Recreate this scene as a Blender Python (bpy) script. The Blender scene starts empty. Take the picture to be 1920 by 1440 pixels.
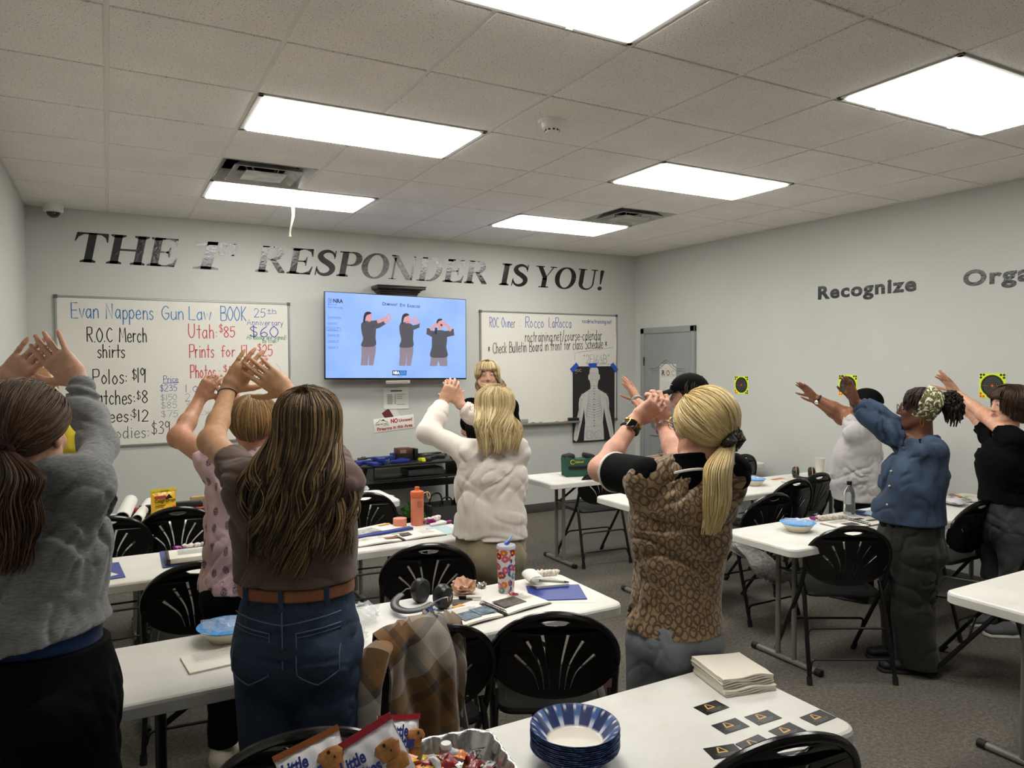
import bpy, bmesh, math, random
import numpy as np
from mathutils import Vector, Matrix, Euler
random.seed(7); RNG = np.random.default_rng(7)
SC = bpy.context.scene; COL = SC.collection
# ---------------------------------------------------------------- camera
def make_camera():
    yaw, pit, rol = 0.506546191, -0.0303187126, -0.00354026066
    F = Vector((math.sin(yaw)*math.cos(pit), math.cos(yaw)*math.cos(pit), math.sin(pit)))
    R0 = Vector((math.cos(yaw), -math.sin(yaw), 0)); U0 = R0.cross(F)
    R = R0*math.cos(rol)+U0*math.sin(rol); U = U0*math.cos(rol)-R0*math.sin(rol)
    cd = bpy.data.cameras.new('camera'); cam = bpy.data.objects.new('camera', cd); COL.objects.link(cam)
    cd.sensor_fit = 'HORIZONTAL'; cd.sensor_width = 36.0; cd.lens = 1365.325/1920*36.0; cd.clip_start = .02
    m = Matrix((R, U, -F)).transposed().to_4x4(); m.translation = Vector((-0.0167, -3.5593, 1.68))
    cam.matrix_world = m; SC.camera = cam
make_camera()
# ---------------------------------------------------------------- world, exposure
W = bpy.data.worlds.new('world'); SC.world = W; W.use_nodes = True
W.node_tree.nodes['Background'].inputs[0].default_value = (.5, .5, .5, 1)
W.node_tree.nodes['Background'].inputs[1].default_value = 0.0
SC.view_settings.view_transform = 'Standard'; SC.view_settings.look = 'None'
SC.view_settings.gamma = 1.0; SC.view_settings.use_curve_mapping = False
SC.view_settings.exposure = 0.44
LAMP = 12.2            # emission of the ceiling troffers' diffusers
CEIL = 2.937; BACKLAMP = 0.18
# ---------------------------------------------------------------- materials
def s2l(c): return c/12.92 if c <= .04045 else ((c+.055)/1.055)**2.4
def C(h, a=1.0):
    if isinstance(h, str):
        h = h.lstrip('#'); h = tuple(int(h[i:i+2], 16)/255 for i in (0, 2, 4))
    return tuple(s2l(x) for x in h)+(a,)
class NT:
    def __init__(s, name):
        s.m = bpy.data.materials.new(name); s.m.use_nodes = True; s.t = s.m.node_tree
        s.b = s.t.nodes['Principled BSDF']; s.out = s.t.nodes['Material Output']
    def n(s, typ, **kw):
        nd = s.t.nodes.new(typ)
        for k, v in kw.items():
            if k.startswith('i_'):
                key = k[2:]; key = int(key) if key.isdigit() else key.replace('_', ' ')
                nd.inputs[key].default_value = v
            else: setattr(nd, k, v)
        return nd
    def l(s, a, b): s.t.links.new(a, b)
    def co(s, kind='Object', scale=(1, 1, 1), rot=(0, 0, 0), loc=(0, 0, 0)):
        tc = s.n('ShaderNodeTexCoord'); mp = s.n('ShaderNodeMapping')
        mp.inputs['Scale'].default_value = scale; mp.inputs['Rotation'].default_value = rot; mp.inputs['Location'].default_value = loc
        s.l(tc.outputs[kind], mp.inputs[0]); return mp.outputs[0]
    def noise(s, vec, scale=10, detail=3, rough=.5, dist=0.):
        nd = s.n('ShaderNodeTexNoise'); nd.inputs['Scale'].default_value = scale; nd.inputs['Detail'].default_value = detail
        nd.inputs['Roughness'].default_value = rough; nd.inputs['Distortion'].default_value = dist
        s.l(vec, nd.inputs['Vector']); return nd.outputs['Fac']
    def ramp(s, fac, stops, interp='LINEAR'):
        r = s.n('ShaderNodeValToRGB'); r.color_ramp.interpolation = interp
        e = r.color_ramp.elements
        while len(e) < len(stops): e.new(.5)
        for el, (p, c) in zip(e, stops): el.position = p; el.color = c
        s.l(fac, r.inputs[0]); return r.outputs[0]
    def mix(s, fac, a, b, bt='MIX'):
        m = s.n('ShaderNodeMix', data_type='RGBA', blend_type=bt)
        for x, i in ((fac, 0), (a, 6), (b, 7)):
            if isinstance(x, (float, int, tuple)): m.inputs[i].default_value = x
            else: s.l(x, m.inputs[i])
        return m.outputs[2]
    def math(s, op, a, b=0.0, c=0.0):
        m = s.n('ShaderNodeMath', operation=op)
        for i, x in enumerate((a, b, c)):
            if isinstance(x, (float, int)): m.inputs[i].default_value = x
            else: s.l(x, m.inputs[i])
        return m.outputs[0]
    def bump(s, h, strength=.3, dist=.01):
        b = s.n('ShaderNodeBump'); b.inputs['Strength'].default_value = strength; b.inputs['Distance'].default_value = dist
        s.l(h, b.inputs['Height']); s.l(b.outputs[0], s.b.inputs['Normal'])
    def base(s, c):
        if isinstance(c, tuple): s.b.inputs['Base Color'].default_value = c
        else: s.l(c, s.b.inputs['Base Color'])
    def set(s, **kw):
        for k, v in kw.items(): s.b.inputs[k.replace('_', ' ')].default_value = v
        return s
def dk(c, f): return tuple(x*f for x in c[:3])+(1,)
MATS = {}
def mat(name, col, rough=.6, metal=0., var=0., vscale=8., bump=0., bscale=150., spec=.5, trans=0., alpha=1., emit=0., sheen=0., coat=0., stretch=(1, 1, 1), sss=0.):
    if name in MATS: return MATS[name]
    t = NT(name); c = C(col); t.set(Roughness=rough, Metallic=metal)
    t.b.inputs['Specular IOR Level'].default_value = spec
    t.base(c)
    if var or bump: vec = t.co('Object', stretch)
    if var:
        f = t.noise(vec, vscale, 4)
        t.base(t.ramp(f, [(.3, dk(c, 1-var)), (.7, tuple(min(1, x*(1+var)) for x in c[:3])+(1,))]))
    if bump: t.bump(t.noise(vec, bscale, 3), min(1, bump), .004)
    if trans: t.set(IOR=1.3); t.b.inputs['Transmission Weight'].default_value = trans
    if alpha < 1: t.b.inputs['Alpha'].default_value = alpha
    if emit: t.b.inputs['Emission Color'].default_value = c; t.b.inputs['Emission Strength'].default_value = emit
    if sheen: t.b.inputs['Sheen Weight'].default_value = sheen
    if coat: t.b.inputs['Coat Weight'].default_value = coat; t.b.inputs['Coat Roughness'].default_value = .08
    MATS[name] = t.m; return t.m
# ---------------------------------------------------------------- objects
def tag(o, label, cat, group=None):
    o['label'] = label; o['category'] = cat
    if group: o['group'] = group
    return o
def thing(name, label, cat, loc=(0, 0, 0), rz=0., group=None):
    o = bpy.data.objects.new(name, None); COL.objects.link(o); o.location = loc; o.rotation_euler = (0, 0, rz)
    o.empty_display_size = .1
    return tag(o, label, cat, group)
def link(name, me, m=None, parent=None, loc=(0, 0, 0), rot=(0, 0, 0)):
    o = bpy.data.objects.new(name, me); COL.objects.link(o)
    if m is not None and not me.materials:
        for x in (m if isinstance(m, (list, tuple)) else [m]): me.materials.append(x)
    o.location = loc; o.rotation_euler = rot
    if parent: o.parent = parent
    return o
def kids(o): return [c for c in bpy.data.objects if c.parent == o]
def dup(root, label=None, loc=None, rz=None, group=None):
    r = root.copy(); COL.objects.link(r)
    if label: r['label'] = label
    if group: r['group'] = group
    if loc is not None: r.location = loc
    if rz is not None: r.rotation_euler = (0, 0, rz)
    for ch in kids(root):
        c = ch.copy(); COL.objects.link(c); c.parent = r
        for g in kids(ch):
            d = g.copy(); COL.objects.link(d); d.parent = c
    return r
def struct(o): o['kind'] = 'structure'; return o
class MB:
    """collects shapes into one mesh"""
    def __init__(s): s.v = []; s.f = []; s.mi = []; s.cur = 0
    def add(s, vs, fs):
        k = len(s.v); s.v += [tuple(x) for x in vs]; s.f += [tuple(i+k for i in f) for f in fs]; s.mi += [s.cur]*len(fs); return s
    def box(s, c, d, rot=None, bev=0.0, seg=2, taper=1.0):
        bm = bmesh.new(); bmesh.ops.create_cube(bm, size=1)
        for v in bm.verts:
            k = taper if v.co.z > 0 else 1
            v.co = Vector((v.co.x*d[0]*k, v.co.y*d[1]*k, v.co.z*d[2]))
        if bev: bmesh.ops.bevel(bm, geom=bm.edges[:], offset=bev, segments=seg, profile=.5, affect='EDGES')
        return s.frombm(bm, c, rot)
    def frombm(s, bm, c=(0, 0, 0), rot=None):
        m = (rot.to_matrix().to_4x4() if isinstance(rot, Euler) else rot.to_4x4() if rot is not None else Matrix.Identity(4))
        m = Matrix.Translation(c) @ m; bm.verts.index_update()
        s.add([m @ v.co for v in bm.verts], [[v.index for v in f.verts] for f in bm.faces]); bm.free(); return s
    def tube(s, pts, r, n=8, closed=False, cap=True, flat=1.0, up=None):
        P = [Vector(p) for p in pts]; N = len(P); rs = r if isinstance(r, (list, tuple)) else [r]*N
        ring = []; prev = None
        for i, p in enumerate(P):
            a = P[(i-1) % N] if (closed or i > 0) else p; b = P[(i+1) % N] if (closed or i < N-1) else p
            t = (b-a).normalized() if (b-a).length > 1e-9 else Vector((0, 0, 1))
            if prev is None:
                u = Vector(up) if up else (Vector((0, 0, 1)) if abs(t.z) < .9 else Vector((1, 0, 0)))
            else: u = prev
            u = (u-t*u.dot(t))
            if u.length < 1e-6: u = t.orthogonal()
            u.normalize(); prev = u; w = t.cross(u)
            ring.append([p+(u*math.cos(q)*flat+w*math.sin(q))*rs[i] for q in [2*math.pi*k/n for k in range(n)]])
        vs = [x for r_ in ring for x in r_]; fs = []
        for i in range(N if closed else N-1):
            j = (i+1) % N
            for k in range(n): fs.append((i*n+k, i*n+(k+1) % n, j*n+(k+1) % n, j*n+k))
        if cap and not closed: fs.append(tuple(range(n-1, -1, -1))); fs.append(tuple((N-1)*n+k for k in range(n)))
        return s.add(vs, fs)
    def cyl(s, a, b, r, r2=None, n=16): return s.tube([a, b], [r, r if r2 is None else r2], n)
    def lathe(s, prof, c=(0, 0, 0), n=24, m=None, sx=1., sy=1.):
        vs = []; fs = []; K = len(prof)
        for i in range(n):
            q = 2*math.pi*i/n
            for r, z in prof: vs.append(Vector((r*math.cos(q)*sx, r*math.sin(q)*sy, z)))
        for i in range(n):
            j = (i+1) % n
            for k in range(K-1): fs.append((i*K+k, j*K+k, j*K+k+1, i*K+k+1))
        if prof[0][0] > 1e-6: fs.append(tuple(i*K for i in range(n-1, -1, -1)))
        if prof[-1][0] > 1e-6: fs.append(tuple(i*K+K-1 for i in range(n)))
        M4 = Matrix.Translation(c) @ (m.to_4x4() if m is not None else Matrix.Identity(4))
        return s.add([M4 @ v for v in vs], fs)
    def prism(s, poly, z0, z1, m=None):
        k = len(poly); vs = [Vector((x, y, z0)) for x, y in poly]+[Vector((x, y, z1)) for x, y in poly]
        fs = [tuple(range(k-1, -1, -1)), tuple(range(k, 2*k))]+[(i, (i+1) % k, k+(i+1) % k, k+i) for i in range(k)]
        if m is not None: vs = [m @ v for v in vs]
        return s.add(vs, fs)
    def grid(s, fn, nu, nv, thick=0.0):
        """sheet from fn(u,v) with both faces"""
        P = [[Vector(fn(i/nu, j/nv)) for j in range(nv+1)] for i in range(nu+1)]
        vs = [p for row in P for p in row]; Q = lambda i, j: i*(nv+1)+j
        fs = [(Q(i, j), Q(i+1, j), Q(i+1, j+1), Q(i, j+1)) for i in range(nu) for j in range(nv)]
        if thick:
            bm = bmesh.new(); bv = [bm.verts.new(v) for v in vs]
            for f in fs: bm.faces.new([bv[i] for i in f])
            bm.normal_update(); bmesh.ops.solidify(bm, geom=bm.faces[:], thickness=thick); return s.frombm(bm)
        return s.add(vs, fs)
    def ball(s, c, r, seg=12, rings=8, m=None):
        bm = bmesh.new(); bmesh.ops.create_uvsphere(bm, u_segments=seg, v_segments=rings, radius=1)
        r = r if isinstance(r, (tuple, list)) else (r, r, r)
        for v in bm.verts: v.co = Vector((v.co.x*r[0], v.co.y*r[1], v.co.z*r[2]))
        return s.frombm(bm, c, m)
    def mesh(s, name, ang=40):
        me = bpy.data.meshes.new(name); me.from_pydata(s.v, [], s.f)
        if any(s.mi): me.polygons.foreach_set('material_index', s.mi)
        bm = bmesh.new(); bm.from_mesh(me); bmesh.ops.recalc_face_normals(bm, faces=bm.faces[:])
        a = math.radians(ang)
        for f in bm.faces: f.smooth = True
        for e in bm.edges:
            if len(e.link_faces) == 2: e.smooth = e.calc_face_angle(0) < a
        bm.to_mesh(me); bm.free(); return me
    def build(s, name, m, parent=None, loc=(0, 0, 0), rot=(0, 0, 0), ang=40):
        return link(name, s.mesh(name, ang), m, parent, loc, rot)
def rrect(w, d, r, n=5, cx=0, cy=0):
    out = []
    for sx, sy, a0 in ((1, 1, 0), (-1, 1, 90), (-1, -1, 180), (1, -1, 270)):
        for k in range(n+1):
            a = math.radians(a0+90*k/n); out.append((cx+sx*(w/2-r)+r*math.cos(a), cy+sy*(d/2-r)+r*math.sin(a)))
    return out
def catmull(P, n=6, closed=False):
    P = [np.array(p, float) for p in P]; out = []; N = len(P)
    for i in range(N if closed else N-1):
        g = lambda k: P[k % N] if closed else P[max(0, min(N-1, k))]
        a, b, c, d = g(i-1), g(i), g(i+1), g(i+2)
        for j in range(n):
            t = j/n; out.append(.5*((2*b)+(-a+c)*t+(2*a-5*b+4*c-d)*t*t+(-a+3*b-3*c+d)*t**3))
    if not closed: out.append(P[-1])
    return [tuple(x) for x in out]
def smoothpath(pts, rad=.03, n=5):
    """polyline with rounded corners"""
    P = [Vector(p) for p in pts]; out = [P[0]]
    for i in range(1, len(P)-1):
        a = (P[i-1]-P[i]); b = (P[i+1]-P[i]); r = min(rad, a.length*.49, b.length*.49)
        p0 = P[i]+a.normalized()*r; p2 = P[i]+b.normalized()*r
        for k in range(n+1):
            t = k/n; out.append(p0*(1-t)**2+P[i]*2*t*(1-t)+p2*t*t)
    return out+[P[-1]]
# ---- filled 2D outlines (with holes) -> solid mesh in local XY
def fill2d(loops, depth=.0, bevel=0.0):
    cu = bpy.data.curves.new('outline', 'CURVE'); cu.dimensions = '2D'; cu.fill_mode = 'BOTH'
    cu.extrude = depth/2; cu.bevel_depth = bevel; cu.bevel_resolution = 1
    for L in loops:
        sp = cu.splines.new('POLY'); sp.points.add(len(L)-1); sp.use_cyclic_u = True
        for p, q in zip(sp.points, L): p.co = (q[0], q[1], 0, 1)
    return curve_mesh(cu)
def curve_mesh(cu):
    o = bpy.data.objects.new('tmp', cu); COL.objects.link(o)
    me = bpy.data.meshes.new_from_object(o.evaluated_get(bpy.context.evaluated_depsgraph_get()))
    bpy.data.objects.remove(o); bpy.data.curves.remove(cu); return me
def basis(x, y): # frame with local x, y axes (world vectors), z = x cross y
    x = Vector(x).normalized(); z = x.cross(Vector(y)).normalized(); y = z.cross(x)
    return Matrix((x, y, z)).transposed().to_4x4()
ON_BACK = basis((1, 0, 0), (0, 0, 1))      # reads from inside the room, normal -y
ON_RIGHT = basis((0, -1, 0), (0, 0, 1))    # right wall, normal -x
def text_mesh(body, size, bold=0.0, shear=0.0, sx=1.0, align='LEFT', depth=.0006, width=None, spacing=1.0):
    cu = bpy.data.curves.new('t', 'FONT'); cu.body = body; cu.size = size; cu.offset = bold*size; cu.shear = shear
    cu.extrude = depth; cu.align_x = align; cu.space_character = spacing; cu.resolution_u = 4
    me = curve_mesh(cu)
    xs = [v.co.x for v in me.vertices]
    if width and xs: sx = width/max(1e-6, max(xs)-min(xs))
    for v in me.vertices: v.co.x *= sx
    me.name = 'lettering'; return me
def place(me, m4, pos): 
    q = m4.copy(); q.translation = Vector(pos); me.transform(q); return me
def letters(name, body, size, m, parent, fr, pos, **kw):
    return link(name, place(text_mesh(body, size, **kw), fr, pos), m, parent)
# ================================================================ the setting
XL, XR, YB, YF, T = -.57, 5.53, 3.375, -6.6, .6096
def wallmat():
    t = NT('wall_paint'); v = t.co('Object'); t.set(Roughness=.55); t.b.inputs['Specular IOR Level'].default_value = .35
    f = t.noise(v, 1.3, 4); g = t.noise(v, 55, 3)
    t.base(t.ramp(f, [(.3, C('#c0c1bb')), (.7, C('#c6c7c1'))]))
    t.bump(g, .12, .004); return t.m
M_WALL = wallmat()
def ceilmat():
    t = NT('ceiling_tile'); v = t.co('Object'); t.set(Roughness=.95)
    n1 = t.noise(v, 150, 2, .6); n2 = t.noise(v, 3, 2)
    pits = t.ramp(n1, [(.31, (0, 0, 0, 1)), (.39, (1, 1, 1, 1))])
    base = t.ramp(n2, [(.3, C('#ece6e0')), (.7, C('#f3ede7'))])
    t.base(t.mix(pits, C('#6f675f'), base)); t.bump(n1, .5, .004); return t.m
def carpetmat():
    t = NT('carpet'); v = t.co('Object'); t.set(Roughness=1.0); t.b.inputs['Specular IOR Level'].default_value = .1
    a = t.noise(v, 260, 2, .7); b = t.noise(v, 55, 3, .7); c = t.noise(v, 2.2, 3)
    k = t.math('ADD', t.math('MULTIPLY', a, .55), t.math('MULTIPLY', b, .45))
    col = t.ramp(k, [(.34, C('#403b36')), (.5, C('#67625a')), (.68, C('#928b80'))])
    t.base(t.mix(t.ramp(c, [(.35, (0, 0, 0, 1)), (.7, (.35, .35, .35, 1))]), col, C('#575350')))
    t.bump(k, .9, .006); return t.m
M_CEIL, M_CARPET = ceilmat(), carpetmat()
M_GRID = mat('tee_white', '#e2ddd5', .5); M_BASE = mat('baseboard_vinyl', '#4b4844', .55, var=.08)
M_WHITE = mat('white_enamel', '#e4e2dc', .4); M_GREYDOOR = mat('grey_door_paint', '#8f9291', .42, var=.04, vscale=2)
M_BLACK = mat('black_plastic', '#0d0d0d', .38); M_DARK = mat('dark_void', '#050505', .9)
struct(MB().box(((XL+XR)/2, (YB+YF)/2, -.05), (XR-XL+.4, YB-YF+.4, .1)).build('floor', M_CARPET))
struct(MB().box(((XL+XR)/2, YB+.05, 1.5), (XR-XL+.4, .1, 3.1)).build('wall_back', M_WALL))
struct(MB().box((XL-.05, (YB+YF)/2, 1.5), (.1, YB-YF, 3.1)).build('wall_left', M_WALL))
struct(MB().box((XR+.05, (YB+YF)/2, 1.5), (.1, YB-YF, 3.1)).build('wall_right', M_WALL))
struct(MB().box(((XL+XR)/2, YF-.05, 1.5), (XR-XL+.4, .1, 3.1)).build('wall_front', M_WALL))
def bboard(n, c, d): struct(MB().box(c, d, bev=.004).build(n, M_BASE))
bboard('baseboard_back', ((XL+XR)/2, YB-.006, .05), (XR-XL, .012, .1))
bboard('baseboard_left', (XL+.006, (YB+YF)/2, .05), (.012, YB-YF, .1))
bboard('baseboard_right', (XR-.006, (2.34+YF)/2, .05), (.012, 2.34-YF, .1))
# ---- ceiling: lay-in tiles on a tee grid, fixtures in their own cells
LIGHTS = [(1, 3), (1, 0), (1, -3), (5, 3), (5, 0), (5, -3)]   # column, row of the 4x2 ft troffers
VENTS = [(1, 2), (6, 2)]
used = {(c+k, r) for c, r in LIGHTS+[(1, -6), (5, -6)] for k in (0, 1)} | set(VENTS)
cb = MB(); gb = MB()
for i in range(-1, 10):
    for j in range(-11, 6):
        x0, x1 = max(i*T, XL), min((i+1)*T, XR); y0, y1 = max(j*T, YF), min((j+1)*T, YB)
        if x1-x0 < .03 or y1-y0 < .03 or (i, j) in used: continue
        cb.box(((x0+x1)/2, (y0+y1)/2, CEIL+.004), (x1-x0-.018, y1-y0-.012, .016), bev=.003, seg=1)
struct(cb.build('ceiling', M_CEIL))
def runs(cells):           # consecutive cells joined into one strip
    out = []
    for k in sorted(cells):
        if out and out[-1][1] == k: out[-1][1] = k+1
        else: out.append([k, k+1])
    return out
inside = {(c+1, r) for c, r in LIGHTS+[(1, -6), (5, -6)]}   # tee segments that a 4x2 ft fixture replaces
for i in range(0, 10):
    for a, b in runs([j for j in range(-11, 6) if (i, j) not in inside]):
        y0, y1 = max(a*T, YF), min(b*T, YB); gb.box((i*T, (y0+y1)/2, CEIL+.006), (.026, y1-y0, .01))
for j in range(-10, 6): gb.box(((XL+XR)/2, j*T, CEIL+.0085), (XR-XL, .024, .01))
for c, d in ((((XL+XR)/2, YB-.011, CEIL), (XR-XL, .022, .004)), ((XL+.011, (YB+YF)/2, CEIL), (.022, YB-YF, .004)), ((XR-.011, (YB+YF)/2, CEIL), (.022, YB-YF, .004))): gb.box(c, d)
struct(gb.build('trim_1', M_GRID))
struct(MB().box(((XL+XR)/2, (YB+YF)/2, CEIL+.3), (XR-XL+.4, YB-YF+.4, .02)).build('ceiling_deck', M_DARK))
# remove the tees crossing the fixtures by giving each fixture its own box just under them
M_LENS = mat('lamp_lens', '#fffdf7', .5, emit=LAMP)
where = {(1, 3): 'next to the air diffuser with the hanging ribbon', (1, 0): 'in the middle of the row over the left tables', (1, -3): 'cut by the top edge of the photo',
         (5, 3): 'close to the corner above the whiteboard with the web address', (5, 0): 'between smoke detector and right wall', (5, -3): 'highest at the right photo edge'}
M_FRAME = mat('lamp_frame', '#c9c7c1', .4)
for c, r in LIGHTS:
    cx, cy = (c+1)*T, (r+.5)*T; w, d = 2*T-.02, T-.02
    t = thing('ceiling_light', 'recessed rectangular ceiling light panel '+where[(c, r)], 'light', (cx, cy, CEIL), 0, 'recessed ceiling lights')
    f = MB()
    for sx, sy, ww, dd in ((0, 1, w, .028), (0, -1, w, .028), (1, 0, .028, d), (-1, 0, .028, d)):
        f.box((sx*(w/2-.014), sy*(d/2-.014), .0), (ww, dd, .014), bev=.003, seg=1)
    f.box((0, 0, .1), (w, d, .004)); f.build('frame', M_FRAME, t)
    MB().box((0, 0, -.004), (w-.06, d-.06, .024), bev=.008).build('diffuser', M_LENS, t)
    for sx in (-.3, .3): MB().box((sx, d/2-.012, -.009), (.03, .008, .006), bev=.001, seg=1).build('latch', M_FRAME, t)
for c, r in ((1, -6), (5, -6)):      # further troffers of the same rows, behind the viewer
    ld = bpy.data.lights.new('troffer_lamp', 'AREA'); ld.shape = 'RECTANGLE'; ld.size = 1.17; ld.size_y = .56
    ld.energy = LAMP*1.17*.56*math.pi*BACKLAMP; lo = bpy.data.objects.new('troffer_lamp', ld); COL.objects.link(lo)
    lo.location = ((c+1)*T, (r+.5)*T, CEIL-.005)
M_VENT = mat('vent_metal', '#b3b1ab', .38, metal=.15, var=.35, vscale=9)
for (c, r), lab in zip(VENTS, ('square stepped air diffuser in the ceiling with a ribbon hanging from it', 'square stepped air diffuser in the ceiling nearer the right wall')):
    t = thing('air_diffuser', lab, 'vent', ((c+.5)*T, (r+.5)*T, CEIL), 0, 'ceiling air diffusers')
    def ring(a0, z0, a1, z1):
        m = MB(); P = [(-1, -1), (1, -1), (1, 1), (-1, 1)]
        vs = [(x*a0, y*a0, z0) for x, y in P]+[(x*a1, y*a1, z1) for x, y in P]
        fs = [(k, (k+1) % 4, 4+(k+1) % 4, 4+k) for k in range(4)]
        bm = bmesh.new(); bv = [bm.verts.new(v) for v in vs]
        for f in fs: bm.faces.new([bv[i] for i in f])
        bm.normal_update(); bmesh.ops.solidify(bm, geom=bm.faces[:], thickness=.004); return m.frombm(bm)
    ring(.292, .0, .235, .07).build('outer_frame', M_VENT, t)
    ring(.215, -.012, .15, .045).build('louver', M_VENT, t)
    MB().box((0, 0, -.016), (.26, .26, .005), bev=.002).build('centre_plate', M_VENT, t)
    b = MB()
    for sx, sy, ww, dd in ((0, 1, .6, .004), (0, -1, .6, .004), (1, 0, .004, .6), (-1, 0, .004, .6)): b.box((sx*.295, sy*.295, .13), (ww, dd, .25))
    b.box((0, 0, .255), (.6, .6, .004)); b.build('plenum', M_DARK, t)
    for a in range(4): MB().cyl((.1*math.cos(a*1.57+.78), .1*math.sin(a*1.57+.78), -.014), (.2*math.cos(a*1.57+.78), .2*math.sin(a*1.57+.78), .2), .006, n=6).build('hanger_rod', M_VENT, t)
rb = MB(); rb.grid(lambda u, v: (1.207+.012*math.sin(u*5)+(v-.5)*(.03-.02*u)*(1 if u < .96 else 2.2), 2.03+.01*math.sin(u*8), 2.915-u*.29), 24, 2, .0012)
tag(rb.build('paper_ribbon', mat('ribbon_paper', '#e9e2d0', .7)), 'thin white paper ribbon dangling from the ceiling air diffuser', 'ribbon')
# ---- smoke detector and camera dome
t = thing('smoke_detector', 'round white smoke detector on a ceiling tile', 'smoke detector', (2.03, -.31, CEIL-.004))
MB().lathe([(.001, -.012), (.068, -.012), (.074, -.004), (.074, 0)]).build('base', M_WHITE, t)
MB().lathe([(.001, -.06), (.03, -.06), (.036, -.055), (.038, -.045), (.052, -.036), (.058, -.012)]).build('sensor_head', M_WHITE, t)
b = MB()
for k in range(10): b.box((.037*math.cos(k*.628), .037*math.sin(k*.628), -.05), (.012, .004, .008), Euler((0, 0, k*.628+1.57)))
b.build('vent_slot', M_BLACK, t)
t = thing('security_camera', 'white dome security camera under the ceiling in the left corner', 'camera', (-.37, 3.24, CEIL-.004))
MB().lathe([(.001, 0), (.068, 0), (.07, -.006), (.07, -.055), (.064, -.062), (.05, -.064)][::-1]).build('housing', M_WHITE, t)
MB().lathe([(.001, -.106), (.02, -.103), (.036, -.092), (.046, -.076), (.05, -.062)]).build('dome', mat('smoked_dome', '#15161a', .08, coat=.6), t)
# ---- door in the right wall
dz = 2.0
d = MB(); d.box((XR-.012, 2.79, dz/2), (.024, .77, dz)); door = struct(d.build('door_1', M_GREYDOOR))
f = MB()
for y in (2.373, 3.211): f.box((XR-.018, y, 1.035), (.036, .068, 2.07), bev=.006)
f.box((XR-.018, 2.792, 2.036), (.036, .906, .07), bev=.006); f.build('door_frame', M_GREYDOOR, door)
p = MB()
def panel(poly, r=.008): p.tube([(XR-.026, y, z) for y, z in poly], r, 6, closed=True)
arch = [(3.075-.57*k/24, 1.60+.10*math.exp(-((k/24-.5)/.2)**2)) for k in range(25)]
panel(arch+[(2.505, .95), (3.075, .95)]); panel([(y*1.0+(.02 if y < 2.79 else -.02), z-.025) for y, z in arch]+[(2.535, .98), (3.045, .98)], .005)
panel([(3.075, .82), (2.505, .82), (2.505, .22), (3.075, .22)]); p.build('panel_moulding', M_GREYDOOR, door)
h = MB()
for z in (1.68, 1.0, .3): h.cyl((XR-.03, 3.183, z-.05), (XR-.03, 3.183, z+.05), .009, n=10)
h.build('hinge', mat('hinge_metal', '#3a3a3a', .4, metal=.6), door)
k = MB(); k.lathe([(.001, 0), (.03, 0), (.03, .006), (.012, .012), (.012, .03), (.026, .04), (.03, .052), (.024, .064), (.001, .068)], (XR-.026, 2.46, .95), 18, basis((0, 0, 1), (0, 1, 0)).to_3x3() @ Matrix.Rotation(math.pi, 3, 'X'))
k.build('door_knob', mat('satin_nickel', '#b9b4aa', .28, metal=1), door)
# wall socket
t = thing('wall_socket', 'white wall socket with a white plug-in device near the far right table end', 'socket', (XR, 1.13, .50), 0)
MB().box((-.004, 0, 0), (.008, .075, .115), bev=.002).build('plate', M_WHITE, t)
MB().box((-.025, 0, .01), (.04, .055, .075), bev=.008).build('plug_device', M_WHITE, t)

# ================================================================ lettering on the walls
def ribbon(P, W, horiz=False):
    """flat strip along P (2D) with widths W -> quads; horiz measures the width sideways"""
    P = [np.array(p, float) for p in P]; n = len(P); W = [W]*n if isinstance(W, (int, float)) else W
    L = []; R = []
    for i, p in enumerate(P):
        a = P[max(0, i-1)]; b = P[min(n-1, i+1)]; t = b-a; t = t/(np.hypot(*t)+1e-9); nrm = np.array((-t[1], t[0]))
        L.append(p+nrm*W[i]/2); R.append(p-nrm*W[i]/2)
    return [(tuple(L[i]), tuple(R[i]), tuple(R[i+1]), tuple(L[i+1])) for i in range(n-1)]
def arcpts(cx, cy, rx, ry, a0, a1, n=20): return [(cx+rx*math.cos(math.radians(a0+(a1-a0)*k/n)), cy+ry*math.sin(math.radians(a0+(a1-a0)*k/n))) for k in range(n+1)]
def bowl(cx, cy, rx, ry, a0, a1, tk=.21, th=.068, n=28):
    P = arcpts(cx, cy, rx, ry, a0, a1, n); W = [th+(tk-th)*abs(math.cos(math.radians(a0+(a1-a0)*k/n)))**1.5 for k in range(n+1)]
    return ribbon(P, W)
def rc(x0, x1, y0, y1): return [((x0, y0), (x1, y0), (x1, y1), (x0, y1))]
def stem(x0, x1, o=.09, top=True, bot=True, h=.05):
    q = rc(x0, x1, 0, 1)
    for on, y, s in ((bot, 0, 1), (top, 1, -1)):
        if on: q += [((x0-o, y), (x1+o, y), (x1+o, y+s*h), (x1, y+s*(h+.05)), (x0, y+s*(h+.05)), (x0-o, y+s*h))]
    return q
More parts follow.
